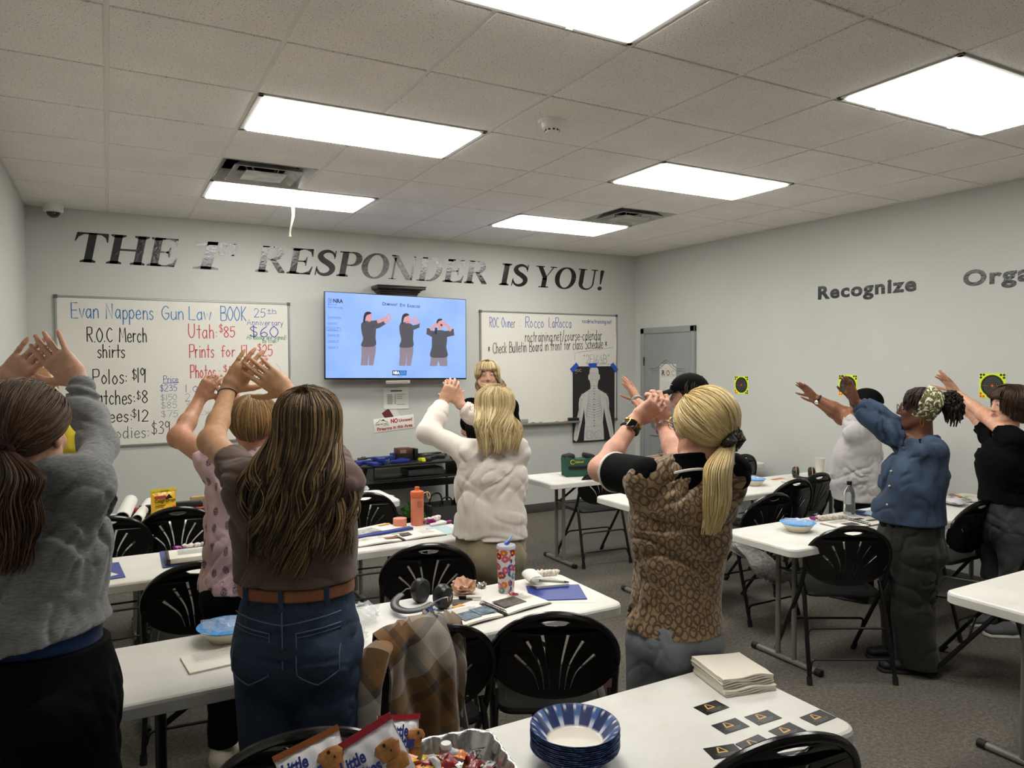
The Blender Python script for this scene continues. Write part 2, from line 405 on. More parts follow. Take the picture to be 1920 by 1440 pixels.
SERIF = {
 'T': (.82, lambda: stem(.31, .51, top=False)+rc(.02, .80, .94, 1)+[((.02, .94), (.0, .70), (.03, .70), (.08, .85), (.2, .94))]+[((.80, .94), (.82, .70), (.79, .70), (.74, .85), (.62, .94))]),
 'H': (1.0, lambda: stem(.1, .3)+stem(.7, .9)+rc(.3, .7, .46, .53)),
 'E': (.80, lambda: stem(.1, .3)+rc(.1, .72, .95, 1)+rc(.1, .74, 0, .05)+rc(.3, .54, .475, .53)+[((.72, 1), (.74, .70), (.71, .70), (.65, .88), (.5, .95))]+[((.74, 0), (.78, .32), (.75, .32), (.68, .13), (.5, .05))]+[((.54, .68), (.57, .68), (.57, .33), (.54, .33), (.52, .44), (.44, .5), (.52, .57))]),
 '1': (.62, lambda: stem(.24, .44, .14, top=False)+[((.24, 1), (.44, 1), (.44, .88), (.24, .88)), ((.44, 1), (.38, 1), (.05, .88), (.05, .84), (.24, .84))]),
 'S': (.70, lambda: ribbon(catmull([(.60, .76), (.52, .90), (.36, .965), (.20, .91), (.13, .77), (.22, .62), (.40, .50), (.55, .36), (.57, .2), (.47, .07), (.31, .035), (.17, .10), (.08, .26)], 5), [.055+.15*math.sin(math.pi*k/60)**1.3 for k in range(61)])+[((.58, 1), (.62, 1), (.61, .68), (.58, .68)), ((.05, 0), (.09, 0), (.10, .34), (.06, .34))]),
 'R': (.90, lambda: stem(.1, .3, top=False)+rc(.0, .45, .95, 1)+bowl(.42, .735, .24, .24, 90, -90)+rc(.3, .45, .47, .52)+[((.38, .5), (.56, .5), (.88, .06), (.90, 0), (.70, 0))]),
 'P': (.76, lambda: stem(.1, .3, top=False)+rc(.0, .45, .95, 1)+bowl(.42, .72, .25, .255, 90, -90)+rc(.3, .45, .44, .49)),
 'O': (.92, lambda: bowl(.46, .5, .36, .49, 0, 360,   .21, .068, 48)),
 'N': (.98, lambda: [((.0, 1), (.24, 1), (.86, .0), (.78, 0), (.64, 0))]+rc(.12, .19, 0, .9)+rc(.02, .30, 0, .045)+rc(.79, .86, 0, 1)+rc(.68, .97, .955, 1)+rc(.0, .15, .955, 1)),
 'D': (.92, lambda: stem(.1, .3, top=False, bot=False)+rc(.0, .42, .95, 1)+rc(.0, .42, 0, .05)+bowl(.40, .5, .38, .475, 90, -90)),
 'I': (.42, lambda: stem(.11, .31)),
 'Y': (.84, lambda: [((.06, 1), (.26, 1), (.52, .5), (.52, .36), (.34, .36), (.34, .46)), ((.72, 1), (.78, 1), (.52, .52), (.46, .46))]+rc(.33, .53, 0, .45)+rc(.22, .64, 0, .05)+rc(-.02, .36, .955, 1)+rc(.60, .88, .955, 1)),
 'U': (.92, lambda: rc(.12, .32, .3, 1)+rc(.74, .81, .3, 1)+rc(.02, .42, .955, 1)+rc(.62, .92, .955, 1)+ribbon(arcpts(.495, .31, .28, .28, 180, 360, 24), [.2-.13*k/24-.05*math.sin(math.pi*k/24) for k in range(25)])),
 '!': (.34, lambda: [((.08, .95), (.12, 1), (.22, 1), (.26, .95), (.2, .3), (.14, .3))]+[tuple(arcpts(.17, .1, .1, .1, 0, 360, 14)[:-1])]),
 ' ': (.35, lambda: [])}
def flatmesh(polys, fr, pos, name='lettering', lift=0.0):
    m = MB(); q = fr.copy(); q.translation = Vector(pos)
    for p in polys:
        # force one winding so the face looks into the room
        a = sum(p[i][0]*p[(i+1) % len(p)][1]-p[(i+1) % len(p)][0]*p[i][1] for i in range(len(p)))
        if a < 0: p = p[::-1]
        m.add([q @ Vector((x, y, lift)) for x, y in p], [tuple(range(len(p)))])
    me = bpy.data.meshes.new(name); me.from_pydata(m.v, [], m.f); return me
def serif_word(word, x0, x1, zb, zt, shear=.16):
    adv = 0; polys = []
    for ch in word:
        w, fn = SERIF[ch]
        for p in fn(): polys.append([(x+adv+shear*y, y) for x, y in p])
        adv += w+.03
    xs = [x for p in polys for x, _ in p]; k = (x1-x0)/(max(xs)-min(xs)); mn = min(xs)
    return [[((x-mn)*k+x0, zb+y*(zt-zb)) for x, y in p] for p in polys]
def vinylmat():
    t = NT('black_vinyl'); t.base(C('#0b0b0c')); t.set(Roughness=.20); t.b.inputs['Specular IOR Level'].default_value = .9
    v = t.co('Object'); t.bump(t.noise(v, 38, 3, .6), .35, .006); return t.m
M_VINYL = vinylmat()
t = thing('wall_lettering', 'large black slanted serif lettering reading THE 1ST RESPONDER IS YOU! high on the wall', 'wall lettering', (2.4, YB, 2.51))
for wd, a, b, z0, z1 in (('THE', -.235, .54, 2.508, 2.752), ('1', .645, .862, 2.505, 2.75), ('ST', .855, 1.042, 2.635, 2.745), ('RESPONDER', 1.166, 3.524, 2.507, 2.747), ('IS', 3.671, 4.05, 2.507, 2.743), ('YOU!', 4.139, 5.067, 2.506, 2.742)):
    me = flatmesh(serif_word(wd, a, b, z0, z1), ON_BACK, (0, YB-.0015, 0)); me.transform(Matrix.Translation((-2.4, -YB, -2.51)))
    link('word', me, M_VINYL, t)
t = thing('wall_lettering', 'black bold lettering reading Recognize on the right wall', 'wall lettering', (XR, .36, 2.23))
link('word', place(text_mesh('Recognize', .155, .040, width=.905, spacing=1.14), ON_RIGHT, (-.0012, .457, -.0)), M_VINYL, t)
t = thing('wall_lettering', 'black bold lettering starting Orga, cut off by the right edge of the photo', 'wall lettering', (XR, -.9, 2.23))
link('word', place(text_mesh('Organize', .155, .040, width=.84, spacing=1.14), ON_RIGHT, (-.0012, .45, 0)), M_VINYL, t)
# ================================================================ folding tables
def tabletopmat():
    t = NT('table_plastic'); v = t.co('Object'); t.set(Roughness=.42)
    a = t.noise(v, 3.5, 5, .6); b = t.noise(t.co('Object', (1, 6, 1)), 30, 3)
    c = t.ramp(a, [(.35, C('#d3d0c8')), (.62, C('#dfddd6'))])
    t.base(t.mix(t.ramp(b, [(.68, (0, 0, 0, 1)), (.76, (.35, .35, .35, 1))]), c, C('#c4beb0')))
    t.bump(t.noise(v, 420, 2), .12, .002); return t.m
M_TOP = tabletopmat(); M_LEG = mat('table_leg_grey', '#77766c', .45, metal=.15, var=.06); M_CAP = mat('rubber_black', '#101010', .7)
M_BRACE = mat('brace_black', '#161616', .4, metal=.3)
TZ = .715
def table(x0, x1, y0, y1, label, rz=0.0, legs='lr', dark=False):
    """tabletop with rounded corners on two folding T-leg frames"""
    cx, cy, L, Wd = (x0+x1)/2, (y0+y1)/2, x1-x0, y1-y0; ml = M_BRACE if dark else M_LEG
    t = thing('folding_table', label, 'table', (cx, cy, 0), rz, 'white folding tables')
    m = MB(); prof = [(.0, -.046), (.004, -.043), (.004, -.012), (.0, -.004), (-.008, 0)]
    rings = []
    for o, z in prof: rings.append([(x, y, TZ+z) for x, y in rrect(L+2*o, Wd+2*o, .05+o, 7)])
    n = len(rings[0]); vs = [p for r in rings for p in r]; fs = []
    for a in range(len(rings)-1):
        for k in range(n): fs.append((a*n+k, a*n+(k+1) % n, (a+1)*n+(k+1) % n, (a+1)*n+k))
    fs.append(tuple((len(rings)-1)*n+k for k in range(n)))
    inner = [(x, y, TZ-.046) for x, y in rrect(L-.05, Wd-.05, .04, 7)]; deep = [(x, y, TZ-.02) for x, y in rrect(L-.05, Wd-.05, .04, 7)]
    b = len(vs); vs += inner+deep
    for k in range(n):
        fs.append((k, b+k, b+(k+1) % n, (k+1) % n)); fs.append((b+k, b+n+k, b+n+(k+1) % n, b+(k+1) % n))
    fs.append(tuple(b+n+k for k in range(n-1, -1, -1)))
    m.add(vs, fs); m.build('tabletop', M_TOP, t, ang=25)
    for s in (-1, 1):
        lx = s*(L/2-.24)
        for q in (-.055, .055): MB().tube([(lx, q, .03), (lx, q, TZ-.02)], .0145, 12).build('leg', ml, t)
        fb = MB().tube([(lx, -.205, .018), (lx, .205, .018)], .016, 12); fo = fb.build('foot_bar', ml, t)
        for q in (-1, 1): MB().tube([(lx, q*.20, .018), (lx, q*.235, .018)], .0195, 10).build('foot_cap', M_CAP, fo)
        MB().tube([(lx, 0, .52), (lx-s*.26, 0, TZ-.03)], .010, 8).build('brace', M_BRACE, t)
        MB().tube([(lx, -.055, .52), (lx, .055, .52)], .008, 8).build('brace', M_BRACE, t)
    return t
TAB = {}
TAB['L1'] = table(-.13, 1.77, 1.27, 1.75, 'white folding table with the rolled posters and the yellow bag, nearest the long wall lettering')
TAB['L2'] = table(-.13, 1.77, .05, .55, 'white folding table carrying the peach bottle', dark=True)
TAB['L3'] = table(-.13, 1.77, -1.26, -.77, 'white folding table with floral tumbler and black earmuffs', dark=True)
TAB['LF'] = table(-.18, 1.70, -2.35, -1.87, 'white folding table with the napkins and business cards')
TAB['R0'] = table(3.03, 5.43, 1.29, 1.80, 'white folding table carrying the green range bag')
TAB['R1'] = table(3.03, 5.43, .20, .71, 'white folding table with earmuffs and a paper cup, behind the denim jacket')
TAB['R2'] = table(3.03, 5.43, -1.03, -.53, 'white folding table with the clear water bottle')
TAB['R3'] = table(3.03, 5.43, -2.30, -1.79, 'empty white folding table cut off by the lower right photo edge')

# ================================================================ folding chairs with a slotted fan back
def chairplastic():
    t = NT('chair_black'); t.base(C('#0c0c0c')); t.set(Roughness=.2); t.b.inputs['Specular IOR Level'].default_value = .5
    t.bump(t.noise(t.co('Object'), 300, 2), .08, .002); return t.m
M_CHAIR = chairplastic(); M_TUBE = mat('chair_tube', '#0a0a0a', .3, spec=.5); M_SEAT = mat('seat_black', '#121212', .42, bump=.15, bscale=350)
def chair_meshes():
    # backrest outline in local (x, h): h measured up the back from its lower tip
    def outline(o=0.0):
        P = []
        for k in range(49):
            a = math.pi*2*k/48; x = math.cos(a); y = math.sin(a)
            P.append(((.228-o)*math.copysign(abs(x)**.92, x), .17+((.185-o) if y > 0 else (.15-o))*math.copysign(abs(y)**(.95 if y > 0 else .9), y)))
        return P[:-1]
    holes = [[(x*.055, .318+y) for x, y in [(-1, .004), (-.6, -.008), (0, -.013), (.6, -.008), (1, .004), (.55, .010), (0, .012), (-.55, .010)]]]
    for x0, h0, x1, h1, bx in ((-.045, .275, -.016, .06, .006), (-.098, .25, -.036, .06, .016), (-.14, .195, -.055, .062, .02)):
        for sg in (-1, 1):
            pts = catmull([(x0*sg, h0), ((x0+x1)/2*sg+bx*sg*1.0, (h0+h1)/2), (x1*sg, h1)], 7)
            n = len(pts); w = [.0075-.0045*k/(n-1) for k in range(n)]; L = []; R = []
            for i, p in enumerate(pts):
                a = np.array(pts[max(0, i-1)]); b = np.array(pts[min(n-1, i+1)]); tt = (b-a)/np.hypot(*(b-a)); nn = np.array((-tt[1], tt[0]))*w[i]
                L.append(tuple(np.array(p)+nn)); R.append(tuple(np.array(p)-nn))
            holes.append(L+R[::-1])
    me = fill2d([outline(.004)]+holes, .008, .002)
    lean = math.radians(14)
    def warp(x, h, d):
        d = d-.9*x*x+.045*(1-(x/.22)**2)*0; y = -.115-h*math.tan(lean)*1.0; z = .475+h
        return (x, y-.0+d*-1*-1*0-.0+(-.0)+(-1)*(.03-.75*x*x)+d*0, z)
    for v in me.vertices:
        x, h, d = v.co; v.co = (x, -.125-h*math.tan(lean)-(.028-.62*x*x)+d, .47+h)
    rim = MB(); P = [(x, -.125-h*math.tan(lean)-(.028-.62*x*x), .47+h) for x, h in outline(.006) if h > .10]
    P.sort(key=lambda p: math.atan2(p[2]-.60, -p[0])) ; P = sorted(P, key=lambda p: -math.atan2(p[2]-.62, p[0]) % (2*math.pi))
    # start the rim at the lower left and run over the top
    P = [(x, -.125-h*math.tan(lean)-(.028-.62*x*x), .47+h) for x, h in [(.222*math.cos(math.radians(q)), .17+(.18 if q < 180 and q > 0 else .148)*math.sin(math.radians(q))) for q in range(-28, 209, 6)]]
    rim.tube(P, .0125, 10)
    bm = bmesh.new(); bm.from_mesh(me); rm = bmesh.new(); rm.from_mesh(rim.mesh('r'))
    me2 = bpy.data.meshes.new('backrest'); m2 = MB(); m2.frombm(bm); m2.frombm(rm); back = m2.mesh('backrest', 35); bpy.data.meshes.remove(me)
    # seat: padded plate with a raised inner panel
    s = MB(); rings = []
    for w, d, z, r in ((.36, .37, .425, .05), (.40, .40, .43, .06), (.405, .405, .44, .06), (.395, .395, .452, .055), (.345, .335, .453, .05), (.335, .325, .449, .05), (.33, .32, .449, .05)):
        rings.append([(x*(1-.08*(y < 0)*0), y+.055, z) for x, y in rrect(w, d, r, 6)])
    n = len(rings[0]); fs = [tuple(range(n-1, -1, -1))]
    for a in range(len(rings)-1):
        for k in range(n): fs.append((a*n+k, a*n+(k+1) % n, (a+1)*n+(k+1) % n, (a+1)*n+k))
    fs.append(tuple((len(rings)-1)*n+k for k in range(n)))
    s.add([p for r in rings for p in r], fs); seat = s.mesh('seat', 30)
    fl = [MB().tube(smoothpath([(sx*.219, -.165, .62), (sx*.219, -.105, .47), (sx*.222, .243, .012)], .06), .0115, 10).mesh('leg') for sx in (-1, 1)]
    rl = [MB().tube(smoothpath([(sx*.207, -.09, .50), (sx*.207, -.12, .44), (sx*.222, -.243, .012)], .05), .0115, 10).mesh('leg') for sx in (-1, 1)]
    def st(z, front):
        f = (lambda zz: .243-(.348)*(zz-.012)/.458) if front else (lambda zz: -.243+.123*(zz-.012)/.428)
        x = .212
        return MB().tube(smoothpath([(-x, f(z-.05), z-.05), (-x+.012, f(z), z), (x-.012, f(z), z), (x, f(z-.05), z-.05)], .035, 6), .0065, 8).mesh('stretcher')
    sts = [st(.27, False), st(.12, False), st(.24, True)]
    caps = [MB().tube([(sx*.222, y, .0), (sx*.222, y-(.03 if y > 0 else -.009), .04)], .0145, 10).mesh('foot_cap') for sx in (-1, 1) for y in (.243, -.243)]
    return back, seat, fl, rl, sts, caps
CH = chair_meshes()
def chair0(label, x, y, rz):
    back, seat, fl, rl, sts, caps = CH
    t = thing('folding_chair', label, 'chair', (x, y, 0), rz, 'black folding chairs')
    link('backrest', back, M_CHAIR, t); link('seat', seat, M_SEAT, t)
    for i, me in enumerate(fl): l = link('leg', me, M_TUBE, t); link('foot_cap', caps[i*2], M_CAP, l)
    for i, me in enumerate(rl): l = link('leg', me, M_TUBE, t); link('foot_cap', caps[i*2+1], M_CAP, l)
    for me in sts: link('stretcher', me, M_TUBE, t)
    return t
chairs = [
 ('black folding chair facing the yellow cough drop bag', .345, 1.40, -.06),
 ('black folding chair below the rolled posters, half hidden by grey sleeve', -.035, 1.30, 0),
 ('black folding chair beside the long wavy hair, left of peach bottle', 1.46, 1.29, -.1),
 ('black folding chair partly hidden behind the pink patterned shirt', .33, .035, -.1),
 ('black folding chair between earmuffs and khaki trousers', 1.365, -.17, -.33),
 ('black folding chair with the plaid jacket draped over its back', .925, -1.165, -.12),
 ('black folding chair turned toward the floral tumbler, right of plaid jacket', 1.415, -1.275, -.5),
 ('black folding chair behind the snack bags at bottom of the photo', .42, -1.635, -.2),
 ('black folding chair cut by the bottom photo edge, beside business cards', 1.40, -2.21, -.25),
 ('black folding chair beside the green range bag', 3.575, 1.50, -.1),
 ('black folding chair seen behind the blonde ponytail near the wall socket', 5.06, 1.455, 0),
 ('black folding chair with a grey knit sweater on its seat', 3.73, -.06, 0),
 ('middle one of three black folding chairs standing in a row', 4.33, .26, 0),
 ('black folding chair below the paper cup, last of a row of three', 4.70, .37, .06),
 ('empty black folding chair in the open, right of aisle, back to viewer', 3.45, -.945, -.516),
 ('black folding chair between denim jacket and grey trousers', 4.62, -.86, 0),
 ('black folding chair half under the empty table at right photo edge', 4.06, -1.43, .42)]
CHO = []
for k, (lab, x, y, rz) in enumerate(chairs):
    CHO.append(chair0(lab, x, y, rz) if k == 0 else dup(CHO[0], lab, (x, y, 0), rz))
# ================================================================ things on the walls
HW = {'A': (.62, '0,0 .28,1 .56,0|.1,.38 .46,.38'), 'B': (.58, '.06,0 .06,1|~.06,1 .42,.95 .44,.62 .08,.52|~.08,.52 .5,.48 .52,.06 .06,0'), 'C': (.56, '~.5,.86 .3,1 .06,.7 .06,.3 .3,0 .52,.14'),
 'E': (.52, '.48,1 .06,1 .06,0 .5,0|.06,.52 .42,.52'), 'F': (.48, '.46,1 .06,1 .06,0|.06,.5 .4,.5'), 'G': (.6, '~.52,.85 .3,1 .06,.7 .06,.3 .3,0 .52,.2 .52,.45|.3,.45 .56,.45'), 'K': (.55, '.06,1 .06,0|.5,1 .08,.45 .52,0'),
 'H': (.58, '.06,1 .06,0|.5,1 .5,0|.06,.5 .5,.5'), 'L': (.46, '.06,1 .06,0 .44,0'), 'M': (.72, '.05,0 .1,1 .34,.3 .58,1 .64,0'), 'N': (.6, '.06,0 .06,1 .5,0 .5,1'), 'O': (.6, '~.28,1 .05,.65 .05,.3 .28,0 .52,.3 .52,.65 .28,1'),
 'P': (.52, '.06,0 .06,1|~.06,1 .46,.98 .46,.55 .08,.48'), 'R': (.56, '.06,0 .06,1|~.06,1 .46,.98 .46,.56 .08,.5|.22,.5 .52,0'), 'S': (.5, '~.44,.88 .24,1 .07,.8 .2,.56 .42,.4 .42,.1 .2,0 .05,.14'), 'U': (.58, '~.06,1 .06,.3 .26,0 .48,.25 .5,1'),
 'T': (.5, '.02,1 .5,1|.26,1 .26,0'), 'W': (.76, '.03,1 .2,0 .38,.8 .54,0 .7,1'), 'a': (.46, '~.38,.5 .2,.6 .05,.3 .18,0 .38,.25|.38,.6 .40,0'), 'b': (.46, '.06,1 .06,0|~.06,.4 .25,.6 .4,.3 .25,0 .06,.15'),
 'c': (.42, '~.38,.5 .2,.6 .05,.3 .2,0 .38,.1'), 'd': (.48, '~.38,.5 .2,.6 .05,.3 .18,0 .38,.2|.4,1 .4,0'), 'e': (.44, '~.06,.3 .38,.34 .26,.6 .06,.42 .08,.08 .26,0 .4,.12'), 'f': (.36, '~.36,.95 .22,1 .15,.8 .15,0|.02,.55 .32,.55'),
 'g': (.46, '~.38,.5 .2,.6 .05,.3 .18,.02 .38,.25|~.40,.6 .40,-.25 .22,-.38 .06,-.25'), 'h': (.46, '.06,1 .06,0|~.06,.4 .22,.6 .36,.45 .38,0'), 'i': (.2, '.1,.6 .1,0|.1,.8 .1,.84'), 'k': (.42, '.06,1 .06,0|.36,.6 .08,.25 .38,0'), 'l': (.2, '.1,1 .1,0'),
 'm': (.64, '.05,.6 .05,0|~.05,.4 .17,.6 .28,.45 .29,0|~.29,.4 .42,.6 .54,.45 .55,0'), 'n': (.46, '.06,.6 .06,0|~.06,.4 .22,.6 .36,.45 .38,0'), 'o': (.46, '~.22,.6 .05,.3 .2,0 .4,.28 .22,.6'), 'p': (.46, '.06,.6 .06,-.35|~.06,.45 .25,.6 .4,.3 .25,0 .06,.12'),
 'r': (.34, '.06,.6 .06,0|~.06,.35 .18,.58 .32,.55'), 's': (.38, '~.32,.52 .18,.6 .06,.46 .18,.32 .32,.2 .2,0 .04,.08'), 't': (.36, '.17,.95 .17,0|.02,.6 .33,.6'), 'u': (.46, '~.06,.6 .06,.15 .22,0 .38,.2|.38,.6 .40,0'), 'v': (.42, '.03,.6 .2,0 .38,.6'), 'w': (.56, '.03,.6 .14,0 .27,.5 .40,0 .52,.6'), 'x': (.42, '.04,.6 .38,0|.38,.6 .04,0'), 'y': (.44, '.04,.6 .22,.05|.40,.6 .1,-.38'),
 '0': (.5, '~.24,1 .05,.65 .05,.3 .24,0 .44,.3 .44,.65 .24,1'), '1': (.24, '.12,1 .12,0'), '2': (.48, '~.06,.8 .22,1 .42,.8 .36,.5 .05,0|.05,0 .45,0'), '3': (.46, '~.06,.9 .26,1 .38,.78 .18,.54|~.18,.54 .42,.4 .36,.06 .06,.05'), '4': (.5, '.3,1 .04,.4 .46,.4|.38,.7 .36,0'),
 '5': (.48, '.44,1 .1,1 .07,.56|~.07,.56 .36,.6 .42,.25 .22,0 .04,.1'), '6': (.48, '~.38,.95 .12,.6 .06,.2 .24,0 .42,.22 .26,.45 .08,.28'), '7': (.46, '.04,1 .44,1 .16,0'), '8': (.48, '~.24,.54 .07,.78 .24,1 .42,.78 .24,.54 .05,.24 .24,0 .44,.24 .24,.54'), '9': (.46, '~.38,.75 .2,1 .05,.75 .2,.5 .38,.72|.40,.95 .36,0'),
 '$': (.46, '~.4,.82 .2,.92 .07,.74 .2,.54 .4,.38 .38,.12 .2,.04 .04,.16|.23,1.06 .23,-.1'), ':': (.22, '.1,.15 .1,.19|.1,.5 .1,.54'), '.': (.2, '.09,0 .09,.03'), '*': (.4, '.18,.7 .18,.2|.02,.58 .34,.32|.34,.58 .02,.32'), '!': (.2, '.1,1 .1,.3|.1,.02 .1,.06'), '/': (.4, '.02,-.1 .34,1.05'), '-': (.36, '.05,.36 .3,.36'), '@': (.7, '~.42,.45 .28,.55 .2,.35 .32,.2 .44,.45 .46,.25 .6,.4 .5,.75 .2,.75 .04,.4 .16,.02 .5,.0'), "'": (.14, '.06,1 .06,.8'), ' ': (.34, ''), '"': (.3, '.08,1 .08,.82|.2,1 .2,.82'), ')': (.3, '~.05,1 .22,.6 .05,-.1'), '(': (.3, '~.22,1 .05,.5 .22,-.1')}
def hand_text(txt, x0, z0, width, hgt, pen=.006, jit=.03, slope=0.0):
    """handwriting as flat pen strokes in board coordinates"""
    adv = 0; st = []
    for ch in txt:
        w, g = HW[ch]
        for s_ in g.split('|'):
            if not s_: continue
            sm = s_[0] == '~'; P = [tuple(map(float, q.split(','))) for q in s_.lstrip('~').split()]
            dx, dy = random.uniform(-jit, jit), random.uniform(-jit, jit)
            P = [(x+adv+dx, y+dy) for x, y in P]; st.append(catmull(P, 5) if sm and len(P) > 2 else P)
        adv += w+.07
    mx = max(x for s_ in st for x, _ in s_); k = width/mx; polys = []
    for s_ in st:
        s_ = [(x0+x*k, z0+y*hgt+x*k*slope) for x, y in s_]; polys += ribbon(s_, pen*.85)
        for x, y in (s_[0], s_[-1]): polys.append([(x+pen*.42*math.cos(a), y+pen*.42*math.sin(a)) for a in [k_*1.0472 for k_ in range(6)]])
    return polys
def stroke(P, pen): return ribbon(P, pen)
INK = {k: mat('ink_'+k, c, .5) for k, c in dict(blue='#2d7cb4', navy='#3550a8', black='#1b1a1c', red='#c4353c', green='#2f8f6a', faint='#8f9a9f', grey='#565a60').items()}
M_BOARD = mat('whiteboard_steel', '#dedbd2', .22, var=.02, vscale=3); M_ALU = mat('aluminium', '#a9a9a5', .35, metal=.8)
def board(label, x0, x1, z0, z1, tray=None):
    cx, cz = (x0+x1)/2, (z0+z1)/2; t = thing('whiteboard', label, 'whiteboard', (cx, YB, cz)); w, h = x1-x0, z1-z0
    MB().box((0, -.008, 0), (w-.01, .014, h-.01)).build('writing_surface', M_BOARD, t)
    f = MB()
    for c, d in (((0, -.010, h/2), (w, .020, .018)), ((0, -.010, -h/2), (w, .020, .018)), ((w/2, -.010, 0), (.018, .020, h)), ((-w/2, -.010, 0), (.018, .020, h))): f.box(c, d, bev=.003, seg=1)
    f.build('frame', M_ALU, t)
    for sx in (-1, 1):
        for sz in (-1, 1): MB().box((sx*w/2, -.012, sz*h/2), (.03, .024, .03), bev=.005).build('corner_cap', mat('grey_plastic', '#55565a', .5), t)
    if tray: MB().box((tray[0]-cx, -.045, -h/2-.012), (tray[1], .07, .012), bev=.004).box((tray[0]-cx, -.08, -h/2-.004), (tray[1], .006, .024), bev=.002).build('pen_tray', M_ALU, t)
    return t, cx, cz
def ink(t, cx, cz, polys, col, name='lettering'):
    me = flatmesh(polys, ON_BACK, (-cx, -.0165, -cz)); return link(name, me, INK[col], t)
t, cx, cz = board('large whiteboard with shirt prices, left of the television', -.375, 1.457, .987, 2.222)
def wr(col, *rows):
    for r in rows: ink(t, cx, cz, hand_text(*r[:5], *(r[5:] or ())), col)
wr('blue', ('Evan Nappens', -.272, 2.052, .60, .125, .009), ('Gun', .392, 2.055, .17, .115, .009), ('Law', .602, 2.058, .185, .115, .009), ('BOOK', .866, 2.058, .215, .125, .009))
wr('navy', ('25', 1.150, 2.093, .10, .08, .006), ('th', 1.268, 2.138, .075, .035, .005), ('Anniversary', 1.09, 2.022, .315, .05, .005), ('$60', 1.11, 1.918, .25, .10, .009), ('Price', .398, 1.515, .115, .055, .005), ('$235', .37, 1.440, .135, .055, .005))
ink(t, cx, cz, stroke([(1.265, 2.128), (1.35, 2.132)], .004)+stroke([(.392, 1.507), (.52, 1.512)], .005), 'navy')
wr('green', ('All Books are signed!', 1.085, 1.893, .345, .042, .005), ('By Evan', 1.22, 1.862, .12, .038, .005))
wr('black', ('R.O.C', -.165, 1.858, .185, .115, .010), ('Merch', .068, 1.858, .205, .12, .010), ('shirts', -.092, 1.726, .20, .11, .010), ('Polos:', -.128, 1.508, .245, .12, .010), ('$', .158, 1.545, .035, .085, .008), ('19', .195, 1.520, .065, .12, .010),
   ('Patches:', -.150, 1.337, .325, .12, .010), ('$', .19, 1.375, .03, .07, .007), ('8', .228, 1.342, .045, .105, .010), ('Tees:', -.075, 1.190, .225, .105, .010), ('$', .155, 1.225, .03, .07, .007), ('12', .190, 1.190, .085, .095, .010))
wr('grey', ('Hoodies:', -.10, 1.048, .375, .10, .007), ('$39', .30, 1.075, .14, .105, .008))
wr('red', ('Utah', .600, 1.898, .205, .12, .009), (':', .82, 1.90, .01, .1, .008), ('$', .852, 1.955, .03, .07, .007), ('85', .888, 1.908, .095, .095, .009), ('Prints', .605, 1.727, .20, .115, .009), ('for', .868, 1.735, .115, .10, .009), ('FL', 1.035, 1.735, .075, .105, .009), (':', 1.135, 1.745, .01, .1, .008), ('$', 1.177, 1.79, .03, .065, .007), ('25', 1.215, 1.742, .09, .10, .009),
   ('Photos', .610, 1.552, .205, .11, .009), (':', .84, 1.56, .01, .09, .008), ('$', .882, 1.60, .03, .06, .007), ('5', .925, 1.575, .045, .075, .008))
wr('faint', ('$150', .375, 1.360, .125, .05, .005), ('$85', .375, 1.292, .125, .055, .005), ('$75', .375, 1.216, .135, .055, .005), ('s', 1.27, 1.60, .03, .04, .004), (')', 1.33, 1.50, .05, .17, .004), (')', 1.41, 1.37, .03, .1, .004))
wr('navy', ('1.', .565, 1.425, .045, .065, .005), ('Online', .63, 1.43, .22, .05, .005)); wr('faint', ('2.', .565, 1.352, .06, .065, .005), ('3.', .565, 1.283, .06, .065, .005), ('Ex', .66, 1.225, .1, .05, .005))
t, cx, cz = board('whiteboard with the web address and pen tray, right of the television', 3.445, 5.232, 1.003, 2.218, (4.2, .95))
wr('navy', ('ROC Owner', 3.548, 2.052, .315, .105, .007), (':', 3.905, 2.06, .01, .09, .006), ('Rocco', 3.99, 2.056, .235, .115, .008), ('LaRocca', 4.29, 2.062, .30, .11, .008), ('roc@roctraining.net', 4.745, 2.122, .415, .05, .006))
wr('black', ('roctraining.net/course-calendar', 3.985, 1.90, 1.035, .115, .008, .03, .03), ('* Check Bulletin Board in front for class Schedule *', 3.53, 1.768, 1.56, .115, .008, .03, .045))
wr('grey', ('"2F164B"', 4.76, 1.66, .36, .10, .005)); ink(t, cx, cz, stroke([(4.64, 1.70), (4.64, 1.78), (4.68, 1.785), (5.19, 1.845)], .003)+stroke([(4.80, 1.645), (5.21, 1.652)], .003)+stroke([(4.88, 1.662), (5.06, 1.662)], .003), 'grey')
# things lying on the pen tray
for i, (x, c, ln) in enumerate(((4.03, '#222222', .12), (4.13, '#2f6f52', .12), (4.235, '#dfe3e6', .12), (4.345, '#c23a30', .11), (4.455, '#d95f35', .13))):
    t_ = thing('marker_pen', 'marker pen lying on the whiteboard pen tray, %s cap' % ('black', 'green', 'white', 'red', 'orange')[i], 'marker', (x, YB-.045, 1.003-.012+.006+.008), 0, 'markers on the pen tray')
    MB().cyl((-ln/2, 0, 0), (ln*.12, 0, 0), .0075, n=10).build('barrel', mat('marker_white', '#dcdcd8', .4), t_); MB().cyl((ln*.12, 0, 0), (ln/2, 0, 0), .008, n=10).build('pen_cap', mat('marker_'+c[1:], c, .4), t_)
tag(MB().box((4.60, YB-.048, 1.022), (.13, .05, .045), bev=.006).build('board_eraser', M_BLACK), 'black felt board eraser on the pen tray', 'eraser')
tag(MB().box((3.945, YB-.045, 1.026), (.10, .045, .052), bev=.004).build('marker_box', mat('marker_box_grey', '#8f9488', .5)), 'small grey box at the left end of the pen tray', 'box')
